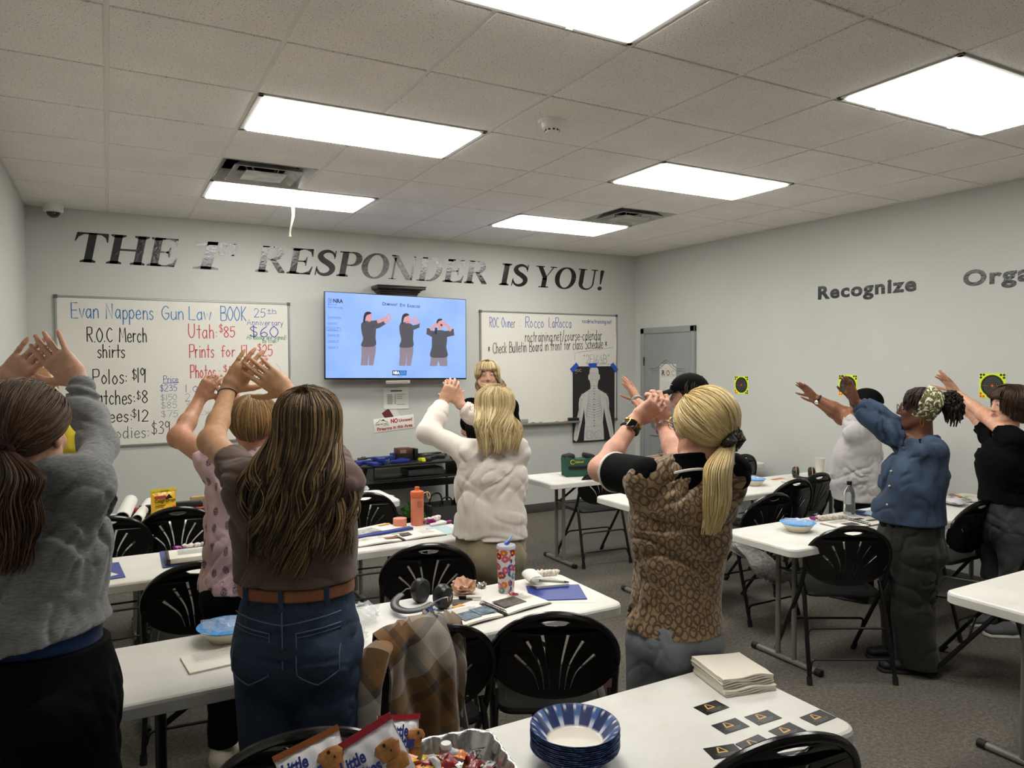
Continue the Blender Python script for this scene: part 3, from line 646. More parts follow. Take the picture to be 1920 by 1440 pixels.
# ---- anatomical paper target with tape
t = thing('paper_target', 'black paper target with a white human figure and skeleton, taped over the whiteboard', 'target', (4.905, YB-.022, 1.19))
MB().box((0, 0, 0), (.59, .002, .87)).build('sheet', mat('target_black', '#1d1c1c', .7), t)
half = [(.0, .43), (.035, .43), (.060, .40), (.066, .345), (.082, .335), (.082, .29), (.062, .27), (.052, .235), (.048, .20), (.055, .175), (.10, .15), (.17, .115), (.205, .07), (.215, 0), (.213, -.06), (.235, -.14), (.262, -.25), (.28, -.34), (.286, -.40), (.25, -.425), (.228, -.40), (.21, -.33), (.178, -.22), (.150, -.10), (.143, -.05), (.132, -.13), (.125, -.22), (.135, -.30), (.142, -.42)]
fig = half+[(-x, z) for x, z in half[::-1]]
M_FIGW = mat('print_white', '#c4c3be', .7); ON_SELF = ON_BACK
me = fill2d([fig], 0); q = ON_BACK.copy(); q.translation = (0, -.0018, 0); me.transform(q); link('printed_figure', me, M_FIGW, t)
L = []; W3 = .0028
def ell_(cx_, cz_, rx, rz, a0=0, a1=360, n=18): return arcpts(cx_, cz_, rx, rz, a0, a1, n)
for sx in (-1, 1):
    L += ribbon(ell_(sx*.025, .335, .018, .016), W3)+ribbon([(sx*.012, .305), (sx*.02, .285), (sx*.04, .25)], W3)+ribbon([(sx*.01, .145), (sx*.13, .155)], W3)+ribbon(ell_(sx*.165, .09, .03, .035, 0, 300), W3)
    for k in range(9): L += ribbon([(sx*.012, .10-k*.028), (sx*(.05+.02*min(k, 5)/2), .118-k*.028), (sx*(.085+.004*min(k, 6)), .092-k*.032), (sx*(.055), .06-k*.03)], W3)
    L += ribbon(ell_(sx*.06, -.355, .055, .045, 20, 300), W3)+ribbon(ell_(sx*.03, -.36, .02, .03), W3)+ribbon([(sx*.17, .07), (sx*.185, -.04), (sx*.20, -.14)], W3)+ribbon([(sx*.20, -.15), (sx*.225, -.26), (sx*.25, -.36)], W3)+ribbon([(sx*.185, .06), (sx*.2, -.05), (sx*.215, -.14)], W3)+ribbon([(sx*.213, -.15), (sx*.24, -.25), (sx*.265, -.36)], W3)
for k in range(16): L += ribbon([(-.012, .21-k*.031), (.012, .21-k*.031)], .012 if k % 2 else .006)
for x0, x1, z0, z1 in ((-.085, .085, -.02, .13), (-.10, .10, -.15, -.02), (-.10, .10, -.40, -.26), (-.055, .055, .285, .365), (-.06, .06, .21, .285)): L += ribbon([(x0, z0), (x1, z0), (x1, z1), (x0, z1), (x0, z0)], .0022)
link('printed_lines', flatmesh(L, ON_BACK, (0, -.0022, 0)), mat('print_grey', '#6f6f6e', .7), t)
me = flatmesh(hand_text('ROC', -.27, .375, .09, .03, .004)+stroke([(-.26, .36), (-.24, .355)], .003), ON_BACK, (0, -.0022, 0)); link('printed_mark', me, M_FIGW, t)
for i, (x, z, r, lab) in enumerate(((-.275, .425, .7, 'at the upper left target corner'), (-.02, .445, 0, 'over the head of the target figure'), (.29, .42, -.85, 'at the upper right target corner'))):
    o = MB().box((0, 0, 0), (.115, .0012, .052)).build('tape', mat('blue_tape', '#1f55b4', .6)); o.location = (4.905+x, YB-.0248, 1.19+z); o.rotation_euler = (0, -r, 0); tag(o, 'piece of blue masking tape '+lab, 'tape', 'blue masking tape on the target')
# ---- television with the slide
t = thing('television', 'wall-mounted television showing the dominant eye exercise slide', 'television', (2.476, 3.21, 1.923)); t.rotation_euler = (math.radians(-1.5), math.radians(.8), math.radians(0))
TW, TH = 1.455, .822
MB().box((0, .012, 0), (TW, .03, TH), bev=.004).build('bezel', M_BLACK, t); MB().box((0, .045, -.05), (.8, .05, .5), bev=.01).build('rear_housing', M_BLACK, t); MB().box((0, .115, .0), (.30, .10, .30), bev=.005).build('wall_mount', M_DARK, t)
def screenmat():
    s_ = NT('screen_blue'); v = s_.co('Object'); n = s_.noise(v, 2.2, 3); c = s_.ramp(n, [(.3, C('#7ea2ea')), (.7, C('#94b4f2'))]); s_.base((0, 0, 0, 1)); s_.l(c, s_.b.inputs['Emission Color']); s_.b.inputs['Emission Strength'].default_value = .95; s_.set(Roughness=.25); return s_.m
SCREEN = MB().box((0, -.004, .004), (TW-.016, .002, TH-.022)).build('screen', screenmat(), t)
def glow(n, c, k=.95):
    if n in MATS: return MATS[n]
    s_ = NT(n); s_.base((0, 0, 0, 1)); s_.b.inputs['Emission Color'].default_value = C(c); s_.b.inputs['Emission Strength'].default_value = k; MATS[n] = s_.m; return s_.m
def onscreen(name, polys, m, lift): link(name, flatmesh(polys, ON_BACK, (0, -.0055-lift, 0)), m, SCREEN)
def scr_text(body, x, z, size, m, bold=0, width=None): link('slide_text', place(text_mesh(body, size, bold, width=width, depth=0), ON_BACK, (x, -.0075, z)), m, SCREEN)
G_TOP, G_TRS, G_SK, G_HAIR, G_INK, G_LINK = glow('px_top', '#45434c'), glow('px_trousers', '#857784'), glow('px_skin', '#c98f93'), glow('px_hair', '#1d1a22'), glow('px_ink', '#101526'), glow('px_link', '#4256b8')
def sm(P): return catmull(P, 5, True)
def sl(u, v): return ((u-920)/1920*1.87*.905-.0, (590-v)/1184*1.155*.905*.87)  # slide pixel -> screen metres
def px(P): return [sl(*p) for p in P]
def limb2(P, w): return ribbon(px(P), [k*.000815 for k in w])
for ox, hands in ((0, [(800, 345)]), (435, [(1110, 360)])):
    o = lambda P: px([(x+ox, y) for x, y in P])
    onscreen('slide_trousers', [o([(492, 720), (655, 705), (648, 800), (622, 950), (570, 950), (575, 800), (560, 950), (482, 950), (492, 830)])[:3]+o([(575, 800), (492, 830)]), o([(492, 720), (590, 715), (575, 800), (560, 950), (482, 950), (492, 830)]), o([(570, 715), (655, 705), (648, 800), (622, 950), (570, 950), (576, 800)])], G_TRS, .0002)
    onscreen('slide_top', [sm(o([(495, 425), (560, 405), (640, 420), (655, 500), (650, 600), (655, 690), (600, 716), (490, 712), (510, 620), (492, 520)]))], G_TOP, .0004)
    if ox == 0: onscreen('slide_arm', limb2([(520, 450), (640, 425), (690, 400)], (100, 70, 48))+limb2([(600, 480), (690, 450), (760, 405)], (60, 50, 40)), G_TOP, .0006); onscreen('slide_arm_skin', limb2([(670, 405), (740, 365), (785, 345)], (40, 34, 30))+limb2([(750, 405), (800, 380)], (32, 30))+ribbon(px(ell_(800, 345, 22, 44)), .013), G_SK, .0007)
    else: onscreen('slide_arm', limb2([(950, 450), (1010, 420), (1040, 390)], (90, 66, 48))+limb2([(1060, 470), (1150, 435), (1150, 395)], (60, 46, 34)), G_TOP, .0006); onscreen('slide_arm_skin', limb2([(1030, 395), (1065, 375), (1085, 360)], (36, 30, 28))+limb2([(1150, 410), (1135, 375)], (30, 26))+ribbon(px(ell_(1108, 358, 22, 42)), .013), G_SK, .0007)
    onscreen('slide_face', [sm(o([(545, 310), (595, 305), (612, 350), (600, 395), (570, 408), (548, 380)]))], G_SK, .0006)
    onscreen('slide_hair', [sm(o([(520, 330), (540, 290), (580, 280), (606, 300), (575, 315), (548, 335), (536, 380), (530, 420), (512, 410)]))], G_HAIR, .0008)
onscreen('slide_trousers', [px([(1300, 830), (1395, 835), (1392, 880), (1375, 950), (1285, 950)]), px([(1392, 835), (1500, 830), (1502, 950), (1408, 950), (1392, 880)])], G_TRS, .0002)
onscreen('slide_top', [sm(px([(1330, 500), (1400, 480), (1480, 495), (1500, 600), (1490, 700), (1505, 820), (1400, 842), (1292, 825), (1310, 700), (1312, 600)]))]+limb2([(1340, 540), (1270, 510), (1275, 460)], (80, 75, 50))+limb2([(1480, 530), (1570, 510), (1560, 460)], (80, 75, 50)), G_TOP, .0004)
onscreen('slide_arm_skin', limb2([(1290, 475), (1345, 430), (1395, 385)], (40, 38, 44))+limb2([(1550, 480), (1500, 420), (1455, 380)], (40, 38, 44))+[sm(px([(1385, 380), (1440, 350), (1450, 440), (1400, 475)]))]+ribbon(px([(1385, 400), (1425, 350), (1470, 395), (1430, 440), (1385, 400)]), .022), G_SK, .0006)
onscreen('slide_hair', [sm(px([(1370, 375), (1390, 335), (1430, 330), (1440, 345), (1400, 365), (1378, 395)]))]+limb2([(1365, 450), (1360, 540)], (34, 22))+[px([(1418, 395), (1446, 405), (1436, 430), (1418, 420)])], G_HAIR, .0008)
scr_text('NRA', *sl(185, 190), .052, G_INK, .03, .092); scr_text('Basics of', *sl(128, 222), .026, G_LINK, 0, .085); scr_text('Pistol Shooting', *sl(126, 258), .026, G_LINK, 0, .14)
onscreen('slide_emblem', ribbon(px(ell_(152, 166, 22, 28)), .003)+ribbon(px([(142, 158), (162, 158), (152, 182)]), .006), G_INK, .0005)
scr_text('D', *sl(727, 192), .044, G_INK, .01); scr_text('OMINANT', *sl(757, 192), .034, G_INK, .01, .128); scr_text('E', *sl(930, 196), .044, G_INK, .01); scr_text('YE', *sl(956, 197), .034, G_INK, .01, .034); scr_text('E', *sl(1016, 200), .044, G_INK, .01); scr_text('XERCISE', *sl(1040, 202), .034, G_INK, .01, .115)
for k, (s_, v) in enumerate((('Introduction', 378), ('Lesson I', 450), ('Lesson II', 521), ('Lesson III', 595), ('Lesson IV', 668), ('Lesson V', 740))):
    scr_text(s_, *sl(126, v), .027, G_LINK, 0, (.125, .09, .095, .105, .105, .098)[k]); onscreen('slide_rule', ribbon(px([(126, v+8), (126+(.125, .09, .095, .105, .105, .098)[k]*1150, v+8)]), .002), G_LINK, .0004)
onscreen('slide_button', ribbon(px([(116, 490), (250, 492), (272, 512), (268, 534), (116, 532), (116, 490)]), .003), G_LINK, .0004)
onscreen('slide_logo_plate', [px([(843, 1010), (1010, 1012), (1004, 1072), (840, 1072)])], glow('px_plate', '#0d1830'), .0003); onscreen('slide_logo_plate', [px([(925, 1016), (1004, 1018), (1000, 1066), (920, 1066)])], glow('px_plate2', '#2e7fc0'), .0005)
scr_text('NRA', *sl(850, 1058), .042, glow('px_white', '#f4f7ff', 1.2), .03, .062); scr_text('00:00', *sl(900, 1094), .016, G_LINK, 0, .05)
o = MB().box((2.46, 3.2, 1.488), (.245, .008, .03), bev=.002).build('label_strip', mat('label_paper', '#b9b5aa', .5)); tag(o, 'narrow pale label strip stuck under the middle of the television', 'label')
link('lettering', place(text_mesh('DO NOT TOUCH THE SCREEN', .016, .01, width=.22), ON_BACK, (2.345, 3.195, 1.482)), INK['grey'], o)
# dark wooden bracket shelf above the television
t = thing('bracket_shelf', 'small dark wooden crown shelf on the wall above the television', 'shelf', (2.505, YB, 2.34))
m = MB()
for z, w, d in ((.0, .39, .10), (.022, .40, .112), (.04, .43, .13), (.058, .455, .15), (.066, .50, .19)): m.box((0, -d/2, z), (w, d, .024), bev=.005)
m.build('moulded_front', mat('dark_mahogany', '#2a1a17', .35, var=.2), t); MB().box((0, -.10, .082), (.50, .20, .012), bev=.003).build('shelf_top', mat('dark_mahogany', '#2a1a17', .35), t)
# ---- notices under the television
t = thing('notice_sheet', 'white printed sheet on the wall below the television', 'notice', (2.502, YB, 1.322))
m = MB(); m.grid(lambda u, v: ((u-.5)*.262, -.002-.012*max(0, .35-v)**2*4, (v-.5)*.215), 4, 10, .0008); m.build('paper', mat('paper_white', '#d6d4cc', .7), t)
P = ribbon([(-.06, .072), (.062, .072)], .013)
link('heading', flatmesh(P, ON_BACK, (0, -.0048, 0)), mat('print_maroon', '#7d4a50', .7), t)
P = []
for k in range(9): P += ribbon([(-.095, .035-k*.0115), (-.095+random.uniform(.05, .065), .035-k*.0115)], .005)
for k in range(9): P += ribbon([(-.015, .035-k*.0115), (-.004, .035-k*.0115)], .006)
for z, w in ((.038, .1), (.018, .07), (-.004, .07), (-.064, .1)): P += ribbon([(.005, z), (.005+w*.9, z)], .005)
link('print', flatmesh(P, ON_BACK, (0, -.0048, 0)), mat('print_grey', '#6f6f6e', .7), t)
t = thing('wall_sign', 'white sign with red words forbidding uncased firearms', 'sign', (2.478, YB, 1.068)); t.rotation_euler = (0, math.radians(-4.6), 0)
MB().box((0, -.003, 0), (.425, .004, .135), bev=.001).build('plate', mat('sign_white', '#e6e2d8', .4), t); M_SRED = mat('sign_red', '#a01c20', .5); M_SBLK = mat('sign_black', '#1c1b1b', .5)
fl = lambda s_, x, z, sz, w, m_, b=.02: link('lettering', place(text_mesh(s_, sz, b, width=w, depth=.0003), ON_BACK, (x, -.0056, z)), m_, t)
fl('NO', -.035, .008, .058, .075, M_SRED, .045); fl('Uncased', .050, .010, .044, .142, M_SRED, .03); fl('Firearms in this Area', -.182, -.052, .044, .372, M_SRED, .03); fl('UNION HILL', -.198, .002, .020, .14, M_SBLK, .02); fl('GUN CLUB', -.115, -.012, .013, .058, M_SBLK, .02)
link('emblem', flatmesh(ribbon([(-.19, .022), (-.165, .035), (-.142, .057), (-.128, .044), (-.112, .055), (-.09, .036), (-.065, .022)], .005)+[[(-.128, .044), (-.112, .055), (-.09, .036), (-.105, .040)]]+ribbon(ell_(-.15, -.02, .022, .012, 160, 380), .002), ON_BACK, (0, -.0056, 0)), M_SBLK, t)
t = thing('leaflet', 'tilted red and white leaflet tucked behind the firearms sign', 'leaflet', (2.44, YB, 1.17)); t.rotation_euler = (0, math.radians(-32), 0)
MB().box((0, -.0008, -.01), (.15, .0012, .14)).build('sheet', mat('paper_white', '#d6d4cc', .7), t); MB().box((-.03, -.0016, -.002), (.085, .0006, .11)).build('print', mat('print_maroon2', '#5d2020', .6, var=.6, vscale=60), t)
# ---- targets on the right wall
M_TYEL, M_TBLK, M_TRED, M_TGRY = mat('target_yellow', '#d9ee28', .5), mat('target_ink', '#121312', .5), mat('target_orange', '#e2502a', .5), mat('target_ring', '#8f8a6a', .5)
def target(y, z, lab):
    t = thing('shooting_target', lab, 'target', (XR, y, z), 0, 'bullseye targets on the right wall'); MB().box((-.001, 0, 0), (.002, .178, .178)).build('card', M_TYEL, t)
    d = lambda n, P, m_, l: link(n, flatmesh(P, ON_RIGHT, (-.0024-l, 0, 0)), m_, t); disc = lambda x, y_, r: arcpts(x, y_, r, r, 0, 360, 30)[:-1]
    d('bull_black', [disc(0, 0, .078)], M_TBLK, 0); d('ring_lines', [p_ for r in (.018, .031, .045, .057) for p_ in ribbon(disc(0, 0, r)+[(r, 0)], .0014)]+[[(x-.003, -.002), (x+.003, -.002), (x+.003, .002), (x-.003, .002)] for x in (-.066, -.05, -.036, .036, .05, .066)], M_TGRY, .0003); d('bullseye', [disc(0, 0, .009)], M_TRED, .0005)
    for sx, sz, m_ in ((-1, 1, M_TBLK), (1, 1, M_TBLK), (-1, -1, M_TRED), (1, -1, M_TBLK)): d('corner_dots', [disc(sx*.078, sz*.078, .0085), disc(sx*.058, sz*.078, .0085), disc(sx*.078, sz*.058, .0085)], m_, .0003)
target(1.70, 1.441, 'yellow and black bullseye target alone on the wall between door and pointing hands'); target(.50, 1.469, 'yellow and black bullseye target partly covered by the hands of the denim jacket'); target(-.666, 1.497, 'yellow and black bullseye target beside the dark bob hair')
t = thing('letter_target', 'white paper target with the letters R O C taped to the door', 'target', (XR-.026, 2.77, 1.45)); MB().box((0, 0, 0), (.001, .275, .40)).build('sheet', mat('paper_white', '#d6d4cc', .7), t)
for s_, y, m_ in (('R', .10, INK['black']), ('O', .02, mat('print_red', '#9c2b33', .6)), ('C', -.06, mat('print_tan', '#b0a690', .6))):
    link('lettering', place(text_mesh(s_, .085, .025, width=.05, depth=.0002), ON_RIGHT, (-.0012, y, .07)), m_, t); link('print', flatmesh(ribbon([(-y-.008, .055), (-y+.06, .055), (-y+.06, .15), (-y-.008, .15), (-y-.008, .055)], .002), ON_RIGHT, (-.0010, 0, 0)), mat('print_grey', '#6f6f6e', .7), t)
link('print', flatmesh([p_ for r in (.04, .06, .08) for p_ in ribbon(arcpts(0, -.08, r, r, 0, 360, 24), .0015)]+[[(x-.01, .17), (x+.01, .17), (x+.008, .185), (x-.008, .185)] for x in (-.1, .1)], ON_RIGHT, (-.001, 0, 0)), mat('print_grey', '#6f6f6e', .7), t)
# ================================================================ desk at the back wall with training guns
M_DESK = mat('desk_black', '#141414', .4); M_PAPER = mat('paper_white', '#d6d4cc', .7); M_CREAM = mat('page_cream', '#e2ded2', .7)
t = thing('computer_desk', 'black computer desk with slanted metal legs under the notices', 'desk', (2.50, 3.04, 0))
MB().box((0, 0, .735), (1.10, .56, .022), bev=.004).build('desk_top', M_DESK, t)
MB().box((0, -.10, .60), (.86, .34, .018), bev=.003).build('keyboard_shelf', M_DESK, t)
for sx in (-1, 1): MB().box((sx*.43, -.10, .665), (.016, .32, .12)).build('shelf_bracket', M_DESK, t)
MB().box((0, .02, .50), (1.0, .02, .07), bev=.003).build('crossbar', M_DESK, t)
for sx in (-1, 1):
    MB().tube([(sx*.5, -.24, .72), (sx*.5, .20, .02)], .018, 4).build('slanted_leg', M_BRACE, t); MB().tube([(sx*.5, .22, .72), (sx*.5, .22, .02)], .016, 4).build('leg', M_BRACE, t)
    MB().box((sx*.5, .0, .02), (.03, .54, .03), bev=.004).build('foot_bar', M_BRACE, t)
MB().box((.1, -.10, .645), (.36, .22, .06), bev=.004).build('shelf_box', mat('dark_grey_box', '#3a3a3a', .6), t)
DZ = .746
def pistol(label, x, y, rz, col, slide, length=.19, z=DZ, group='training pistols on the desk', roll=0):
    t = thing('pistol', label, 'pistol', (x, y, z+.016), rz, group); mc = mat('poly_'+col[1:], col, .45); ms = mat('slide_'+slide[1:], slide, .4, metal=.2)
    fr = [(-.09, .0), (.075, .0), (.075, -.018), (.012, -.022), (.010, -.045), (-.028, -.05), (-.045, -.115), (-.092, -.108), (-.078, -.03)]
    k = length/.19; rot = Matrix.Rotation(roll, 4, 'X')
    MB().prism([(a*k, b*k) for a, b in fr], -.012, .012).build('frame', mc, t); MB().box((-.008*k, .014*k, 0), (.175*k, .028*k, .024), bev=.003).build('slide', ms, t)
    MB().cyl((.06*k, .012*k, 0), (.092*k, .012*k, 0), .007, n=10).build('muzzle', ms, t); MB().tube([(-.028*k, -.048*k, 0), (-.012*k, -.062*k, 0), (.012*k, -.045*k, 0)], .003, 6).build('trigger_guard', mc, t); return t
def revolver(label, x, y, rz, metal='#8d8f90', grip='#1d1713'):
    t = thing('revolver', label, 'revolver', (x, y, DZ+.020), rz); ms = mat('steel_'+metal[1:], metal, .3, metal=.8); mg = mat('grip_'+grip[1:], grip, .5)
    MB().cyl((-.02, .012, 0), (.11, .012, 0), .009, n=12).build('barrel', ms, t); MB().cyl((-.045, .004, 0), (-.008, .004, 0), .019, n=12).build('cylinder', ms, t)
    MB().prism([(-.075, .02), (.0, .02), (.0, -.02), (-.07, -.02)], -.009, .009).build('frame', ms, t); MB().prism([(-.06, -.015), (-.09, .01), (-.125, -.075), (-.085, -.09)], -.012, .012).build('grip', mg, t); return t
pistol('blue dummy pistol at the left front edge of the desk', 2.13, 2.84, .15, '#1c2f7d', '#20358a', .21); pistol('blue dummy pistol behind the yellow-striped one', 2.06, 2.97, -.3, '#1c2f7d', '#20358a', .21)
t = pistol('blue dummy pistol with a bright yellow stripe along its top', 2.22, 2.93, .12, '#1c2f7d', '#20358a', .24, DZ+.03); MB().box((0, .030, 0), (.15, .006, .018), bev=.001).build('yellow_stripe', mat('bright_yellow', '#d7dc2a', .5), t)
pistol('blue dummy pistol lying right of the yellow-striped one', 2.34, 2.86, 3.3, '#1c2f7d', '#20358a', .2)
pistol('pistol with a bright yellow frame on the desk', 2.60, 2.87, 0.1, '#d7dc2a', '#c8cf2c', .13); pistol('black pistol at the right end of the desk', 2.98, 2.93, .5, '#17130f', '#0f0f10', .2); pistol('black pistol lying across the middle of the desk', 2.76, 3.02, 2.6, '#131313', '#1b1b1c', .22); pistol('long black pistol at the rear edge of the desk', 2.80, 3.20, .1, '#101010', '#141414', .27)
pistol('black pistol behind the revolver, pointing right', 2.66, 2.92, .2, '#161616', '#101010', .19); revolver('silver revolver on the right half of the desk', 2.72, 3.10, .4); revolver('small dark revolver at the left rear of the desk', 2.12, 3.16, .2, '#4c4e50')
t = thing('ammunition_box', 'brown and black ammunition boxes stacked as one block on the desk', 'box', (2.44, 3.02, DZ)); MB().box((0, 0, .03), (.16, .12, .06), bev=.003).build('lower_box', M_DARK, t); MB().box((0, 0, .088), (.15, .11, .055), bev=.003).build('upper_box', mat('ammo_brown', '#4f2a1c', .5), t); MB().box((-.02, -.056, .088), (.06, .002, .032)).build('printed_panel', mat('ammo_label', '#8a6a5a', .5), t)
tag(MB().box((2.545, 2.99, DZ+.055), (.035, .10, .11), bev=.004).build('speed_loader', M_BLACK), 'upright black magazine beside the brown ammunition boxes', 'magazine')
tag(MB().box((2.35, 3.05, DZ+.035), (.06, .03, .07), bev=.003).build('ammunition_carton', mat('navy_carton', '#303c7a', .5)), 'small blue and white carton left of the brown ammunition boxes', 'box')
tag(MB().grid(lambda u, v: (2.02+u*.24, 3.10+v*.15, DZ+.004+.02*u*u+.006*math.sin(v*7)), 8, 6, .002).build('clear_bag', mat('bag_film', '#b9bcb8', .25, alpha=.6)), 'crumpled clear plastic bag at the left rear of the desk', 'bag')
# under the desk
t = thing('storage_bin', 'dark grey fabric bin with handles under the desk', 'bin', (2.86, 3.05, 0)); m = MB()
for c, d in (((0, -.14, .14), (.34, .012, .28)), ((0, .14, .14), (.34, .012, .28)), ((-.165, 0, .14), (.012, .28, .28)), ((.165, 0, .14), (.012, .28, .28)), ((0, 0, .01), (.33, .27, .012))): m.box(c, d, bev=.003)
m.build('body', mat('felt_grey', '#3b3b3a', .9), t)
for y in (-.13, .13): MB().tube(smoothpath([(-.09, y, .25), (-.07, y, .36), (.03, y, .37), (.06, y, .25)], .05), .008, 8).build('handle', M_BLACK, t)
t = thing('potted_plant', 'small green leafy plant under the desk behind the peach bottle', 'plant', (2.60, 3.12, 0)); MB().lathe([(.06, 0), (.085, .16), (.08, .16)], n=18).build('pot', M_BLACK, t); m = MB()
for k in range(60):
    a, e, l = random.uniform(0, 6.28), random.uniform(.2, 1.3), random.uniform(.1, .24); d_ = Vector((math.cos(a)*math.cos(e), math.sin(a)*math.cos(e), math.sin(e))); p0 = Vector((0, 0, .15)); w = d_.orthogonal().normalized()
    m.grid(lambda u, v: p0+d_*l*(.5+u*.5)+w*(v-.5)*.055*math.sin(math.pi*min(.98, u+.02))+Vector((0, 0, -.03*u*u)), 4, 2)
m.build('leaves', mat('leaf_green', '#3f7a34', .5, var=.3, vscale=20), t)
for x, y, s_, lab in ((2.30, 3.0, (.30, .22, .22), 'black bag on the floor under the left of the desk'), (2.06, 3.12, (.22, .2, .18), 'low black case on the floor at the left desk leg')):
    m = MB(); m.box((0, 0, s_[2]/2), s_, bev=.05, seg=3); t = thing('bag', lab, 'bag', (x, y, 0)); m.build('body', mat('nylon_black', '#111216', .8, bump=.4, bscale=30), t); MB().tube(smoothpath([(-.08, 0, s_[2]-.01), (-.06, 0, s_[2]+.05), (.06, 0, s_[2]+.05), (.08, 0, s_[2]-.01)], .03), .007, 6).build('handle', M_BLACK, t)
# ================================================================ things on the tables
Z = TZ
def sheet(name, label, cat, x, y, w, d, rz, m, th=.0015, z=Z, group=None, curl=0.0):
    t = thing(name, label, cat, (x, y, z), rz, group); mb = MB(); mb.grid(lambda u, v: ((u-.5)*w, (v-.5)*d, th+.0004+curl*(u-.5)**2*4*(.5+.5*v)), 8, 4, th); mb.build('paper', m, t); return t
def printed(t, x, y, w, d, m, z): return MB().box((x, y, z), (w, d, .0006)).build('print', m, t)
def textlines(t, x, y, w, n, z, dy=.011, m=None):
    P = []
    for k in range(n): P += ribbon([(x, y-k*dy), (x+w*random.uniform(.75, 1), y-k*dy)], .0032)
    return link('print', flatmesh(P, Matrix.Identity(4), (0, 0, z)), m or mat('print_pale', '#8c8a86', .7), t)
M_PHO, M_PHO2, M_PORANGE = mat('photo_dark', '#4a4440', .5, var=.7, vscale=40), mat('photo_blue', '#5b6b78', .5, var=.7, vscale=45), mat('photo_brown', '#8a5a34', .5, var=.7, vscale=45)
def booklet(label, x, y, rz, w=.24, d=.19, pics=((-.5, .02, .07, .06),), z=Z, th=.008, spiral=True, wave=.006, group='open course booklets'):
    """open spiral-bound book: left and right page block, coil, printed pictures"""
    t = thing('booklet', label, 'booklet', (x, y, z), rz, group)
    for s_ in (-1, 1):
        m = MB(); m.grid(lambda u, v: (s_*(.012+(u if s_ > 0 else 1-u)*w), (v-.5)*d, th+wave*math.sin(u*math.pi)), 10, 3, th); m.build('page', M_CREAM, t)
    MB().box((-w/2-.006, 0, .0012), (w+.02, d+.006, .002)).box((w/2+.006, 0, .0012), (w+.02, d+.006, .002)).build('cover', mat('cover_dark', '#2b2b30', .5), t)
    if spiral:
        m = MB(); n = 15
        m.tube([(.012*math.cos(a), -d/2+.01+(d-.02)*a/(2*math.pi*n), th+.002+.011*math.sin(a)) for a in np.linspace(0, 2*math.pi*n, n*9)], .0013, 5); m.build('coil', M_BLACK, t)
    for (fx, fy, pw, pd, *c) in pics: printed(t, fx*w, fy, pw, pd, c[0] if c else M_PHO, th+wave*.9+.0022)
    textlines(t, -w*.95, d*.38, w*.8, 5, th+wave*.5+.003); textlines(t, w*.55, d*.38, w*.4, 7, th+wave*.8+.003); return t
def folder(label, x, y, rz, w=.23, d=.30, col='#2b3a82', z=Z, group='blue folders'):
    t = thing('folder', label, 'folder', (x, y, z), rz, group); MB().box((0, 0, .003), (w, d, .005), bev=.001, seg=1).build('cover', mat('folder_'+col[1:], col, .35), t); return t
def foil(name, label, cat, x, y, r, m, z=Z, seed=0, flat=.7, group=None):
    rg = random.Random(seed); bm = bmesh.new(); bmesh.ops.create_icosphere(bm, subdivisions=3, radius=1)
    for v in bm.verts: k = rg.uniform(.6, 1.15); v.co = Vector((v.co.x*r*k, v.co.y*r*k, (v.co.z+.75)*r*flat*k*.8))
    mn = min(v.co.z for v in bm.verts)
    for v in bm.verts: v.co.z -= mn
    mb = MB(); mb.frombm(bm); o = mb.build(name, m, None, (x, y, z+.0005), ang=1); return tag(o, label, cat, group)
M_FOIL = mat('foil', '#b9babb', .22, metal=.9); M_CLEAR = mat('clear_film', '#dfe3e4', .12, alpha=.28); M_WRAPB = mat('wrapper_blue', '#2d54b8', .3); M_PUR = mat('wrapper_purple', '#8d1d72', .35)
def candy(label, x, y, rz, end=M_PUR, body='#d9cfc0', L=.15, z=Z, group='twisted sweet packets'):
    """long paper-wrapped bundle with twisted ends"""
    t = thing('candy_packet', label, 'sweets', (x, y, z), rz, group); m = MB(); m.tube([(-L/2+L*k/14, .006*math.sin(k*1.7), .017+.003*math.sin(k*2.1)) for k in range(15)], [.012+.004*abs(math.sin(k*1.9)) for k in range(15)], 10); m.build('wrapper', mat('candy_'+body[1:], body, .4, var=.4, vscale=60), t)
    for s_ in ((-1, 1) if L > .2 else (-1,)): MB().tube([(s_*L/2, 0, .014), (s_*(L/2+.018), .004, .02), (s_*(L/2+.034), -.004, .016)], [.009, .014, .022], 9, flat=.5).build('twisted_end', end, t)
    return t
def foam_bowl(label, x, y, rim='#3f8fd2', z=Z, r=.082):
    t = thing('bowl', label, 'bowl', (x, y, z), random.uniform(0, 3), 'cream bowls covered with blue film'); MB().lathe([(.001, .002), (r*.55, 0), (r*.64, .004), (r*.95, .036), (r, .045), (r*.97, .047), (r*.6, .010), (.001, .008)], n=28).build('shell', mat('bowl_cream', '#d9d2bc', .6), t)
    m = MB(); m.lathe([(r*.92, .038), (r*1.05, .048), (r*1.12, .052), (r*1.0, .055)], n=28); m.build('blue_rim', mat('film_'+rim[1:], rim, .35, var=.35, vscale=70), t)
    rg = random.Random(int(x*100)); bm = bmesh.new(); bmesh.ops.create_grid(bm, x_segments=14, y_segments=14, size=r*.92)
    for v in bm.verts: v.co.z = .05+rg.uniform(0, .03)*(1-min(1, v.co.length/r))+.004
    mb = MB(); mb.frombm(bm); mb.build('cling_film', M_CLEAR, t, ang=1)
    for k in range(7): a = k*.9; MB().box((r*.45*math.cos(a), r*.45*math.sin(a), .026), (.035, .02, .014), Euler((rg.uniform(-.5, .5), .2, a)), .004).build('sweet', (M_WRAPB, M_FOIL, M_PUR)[k % 3], t)
    return t
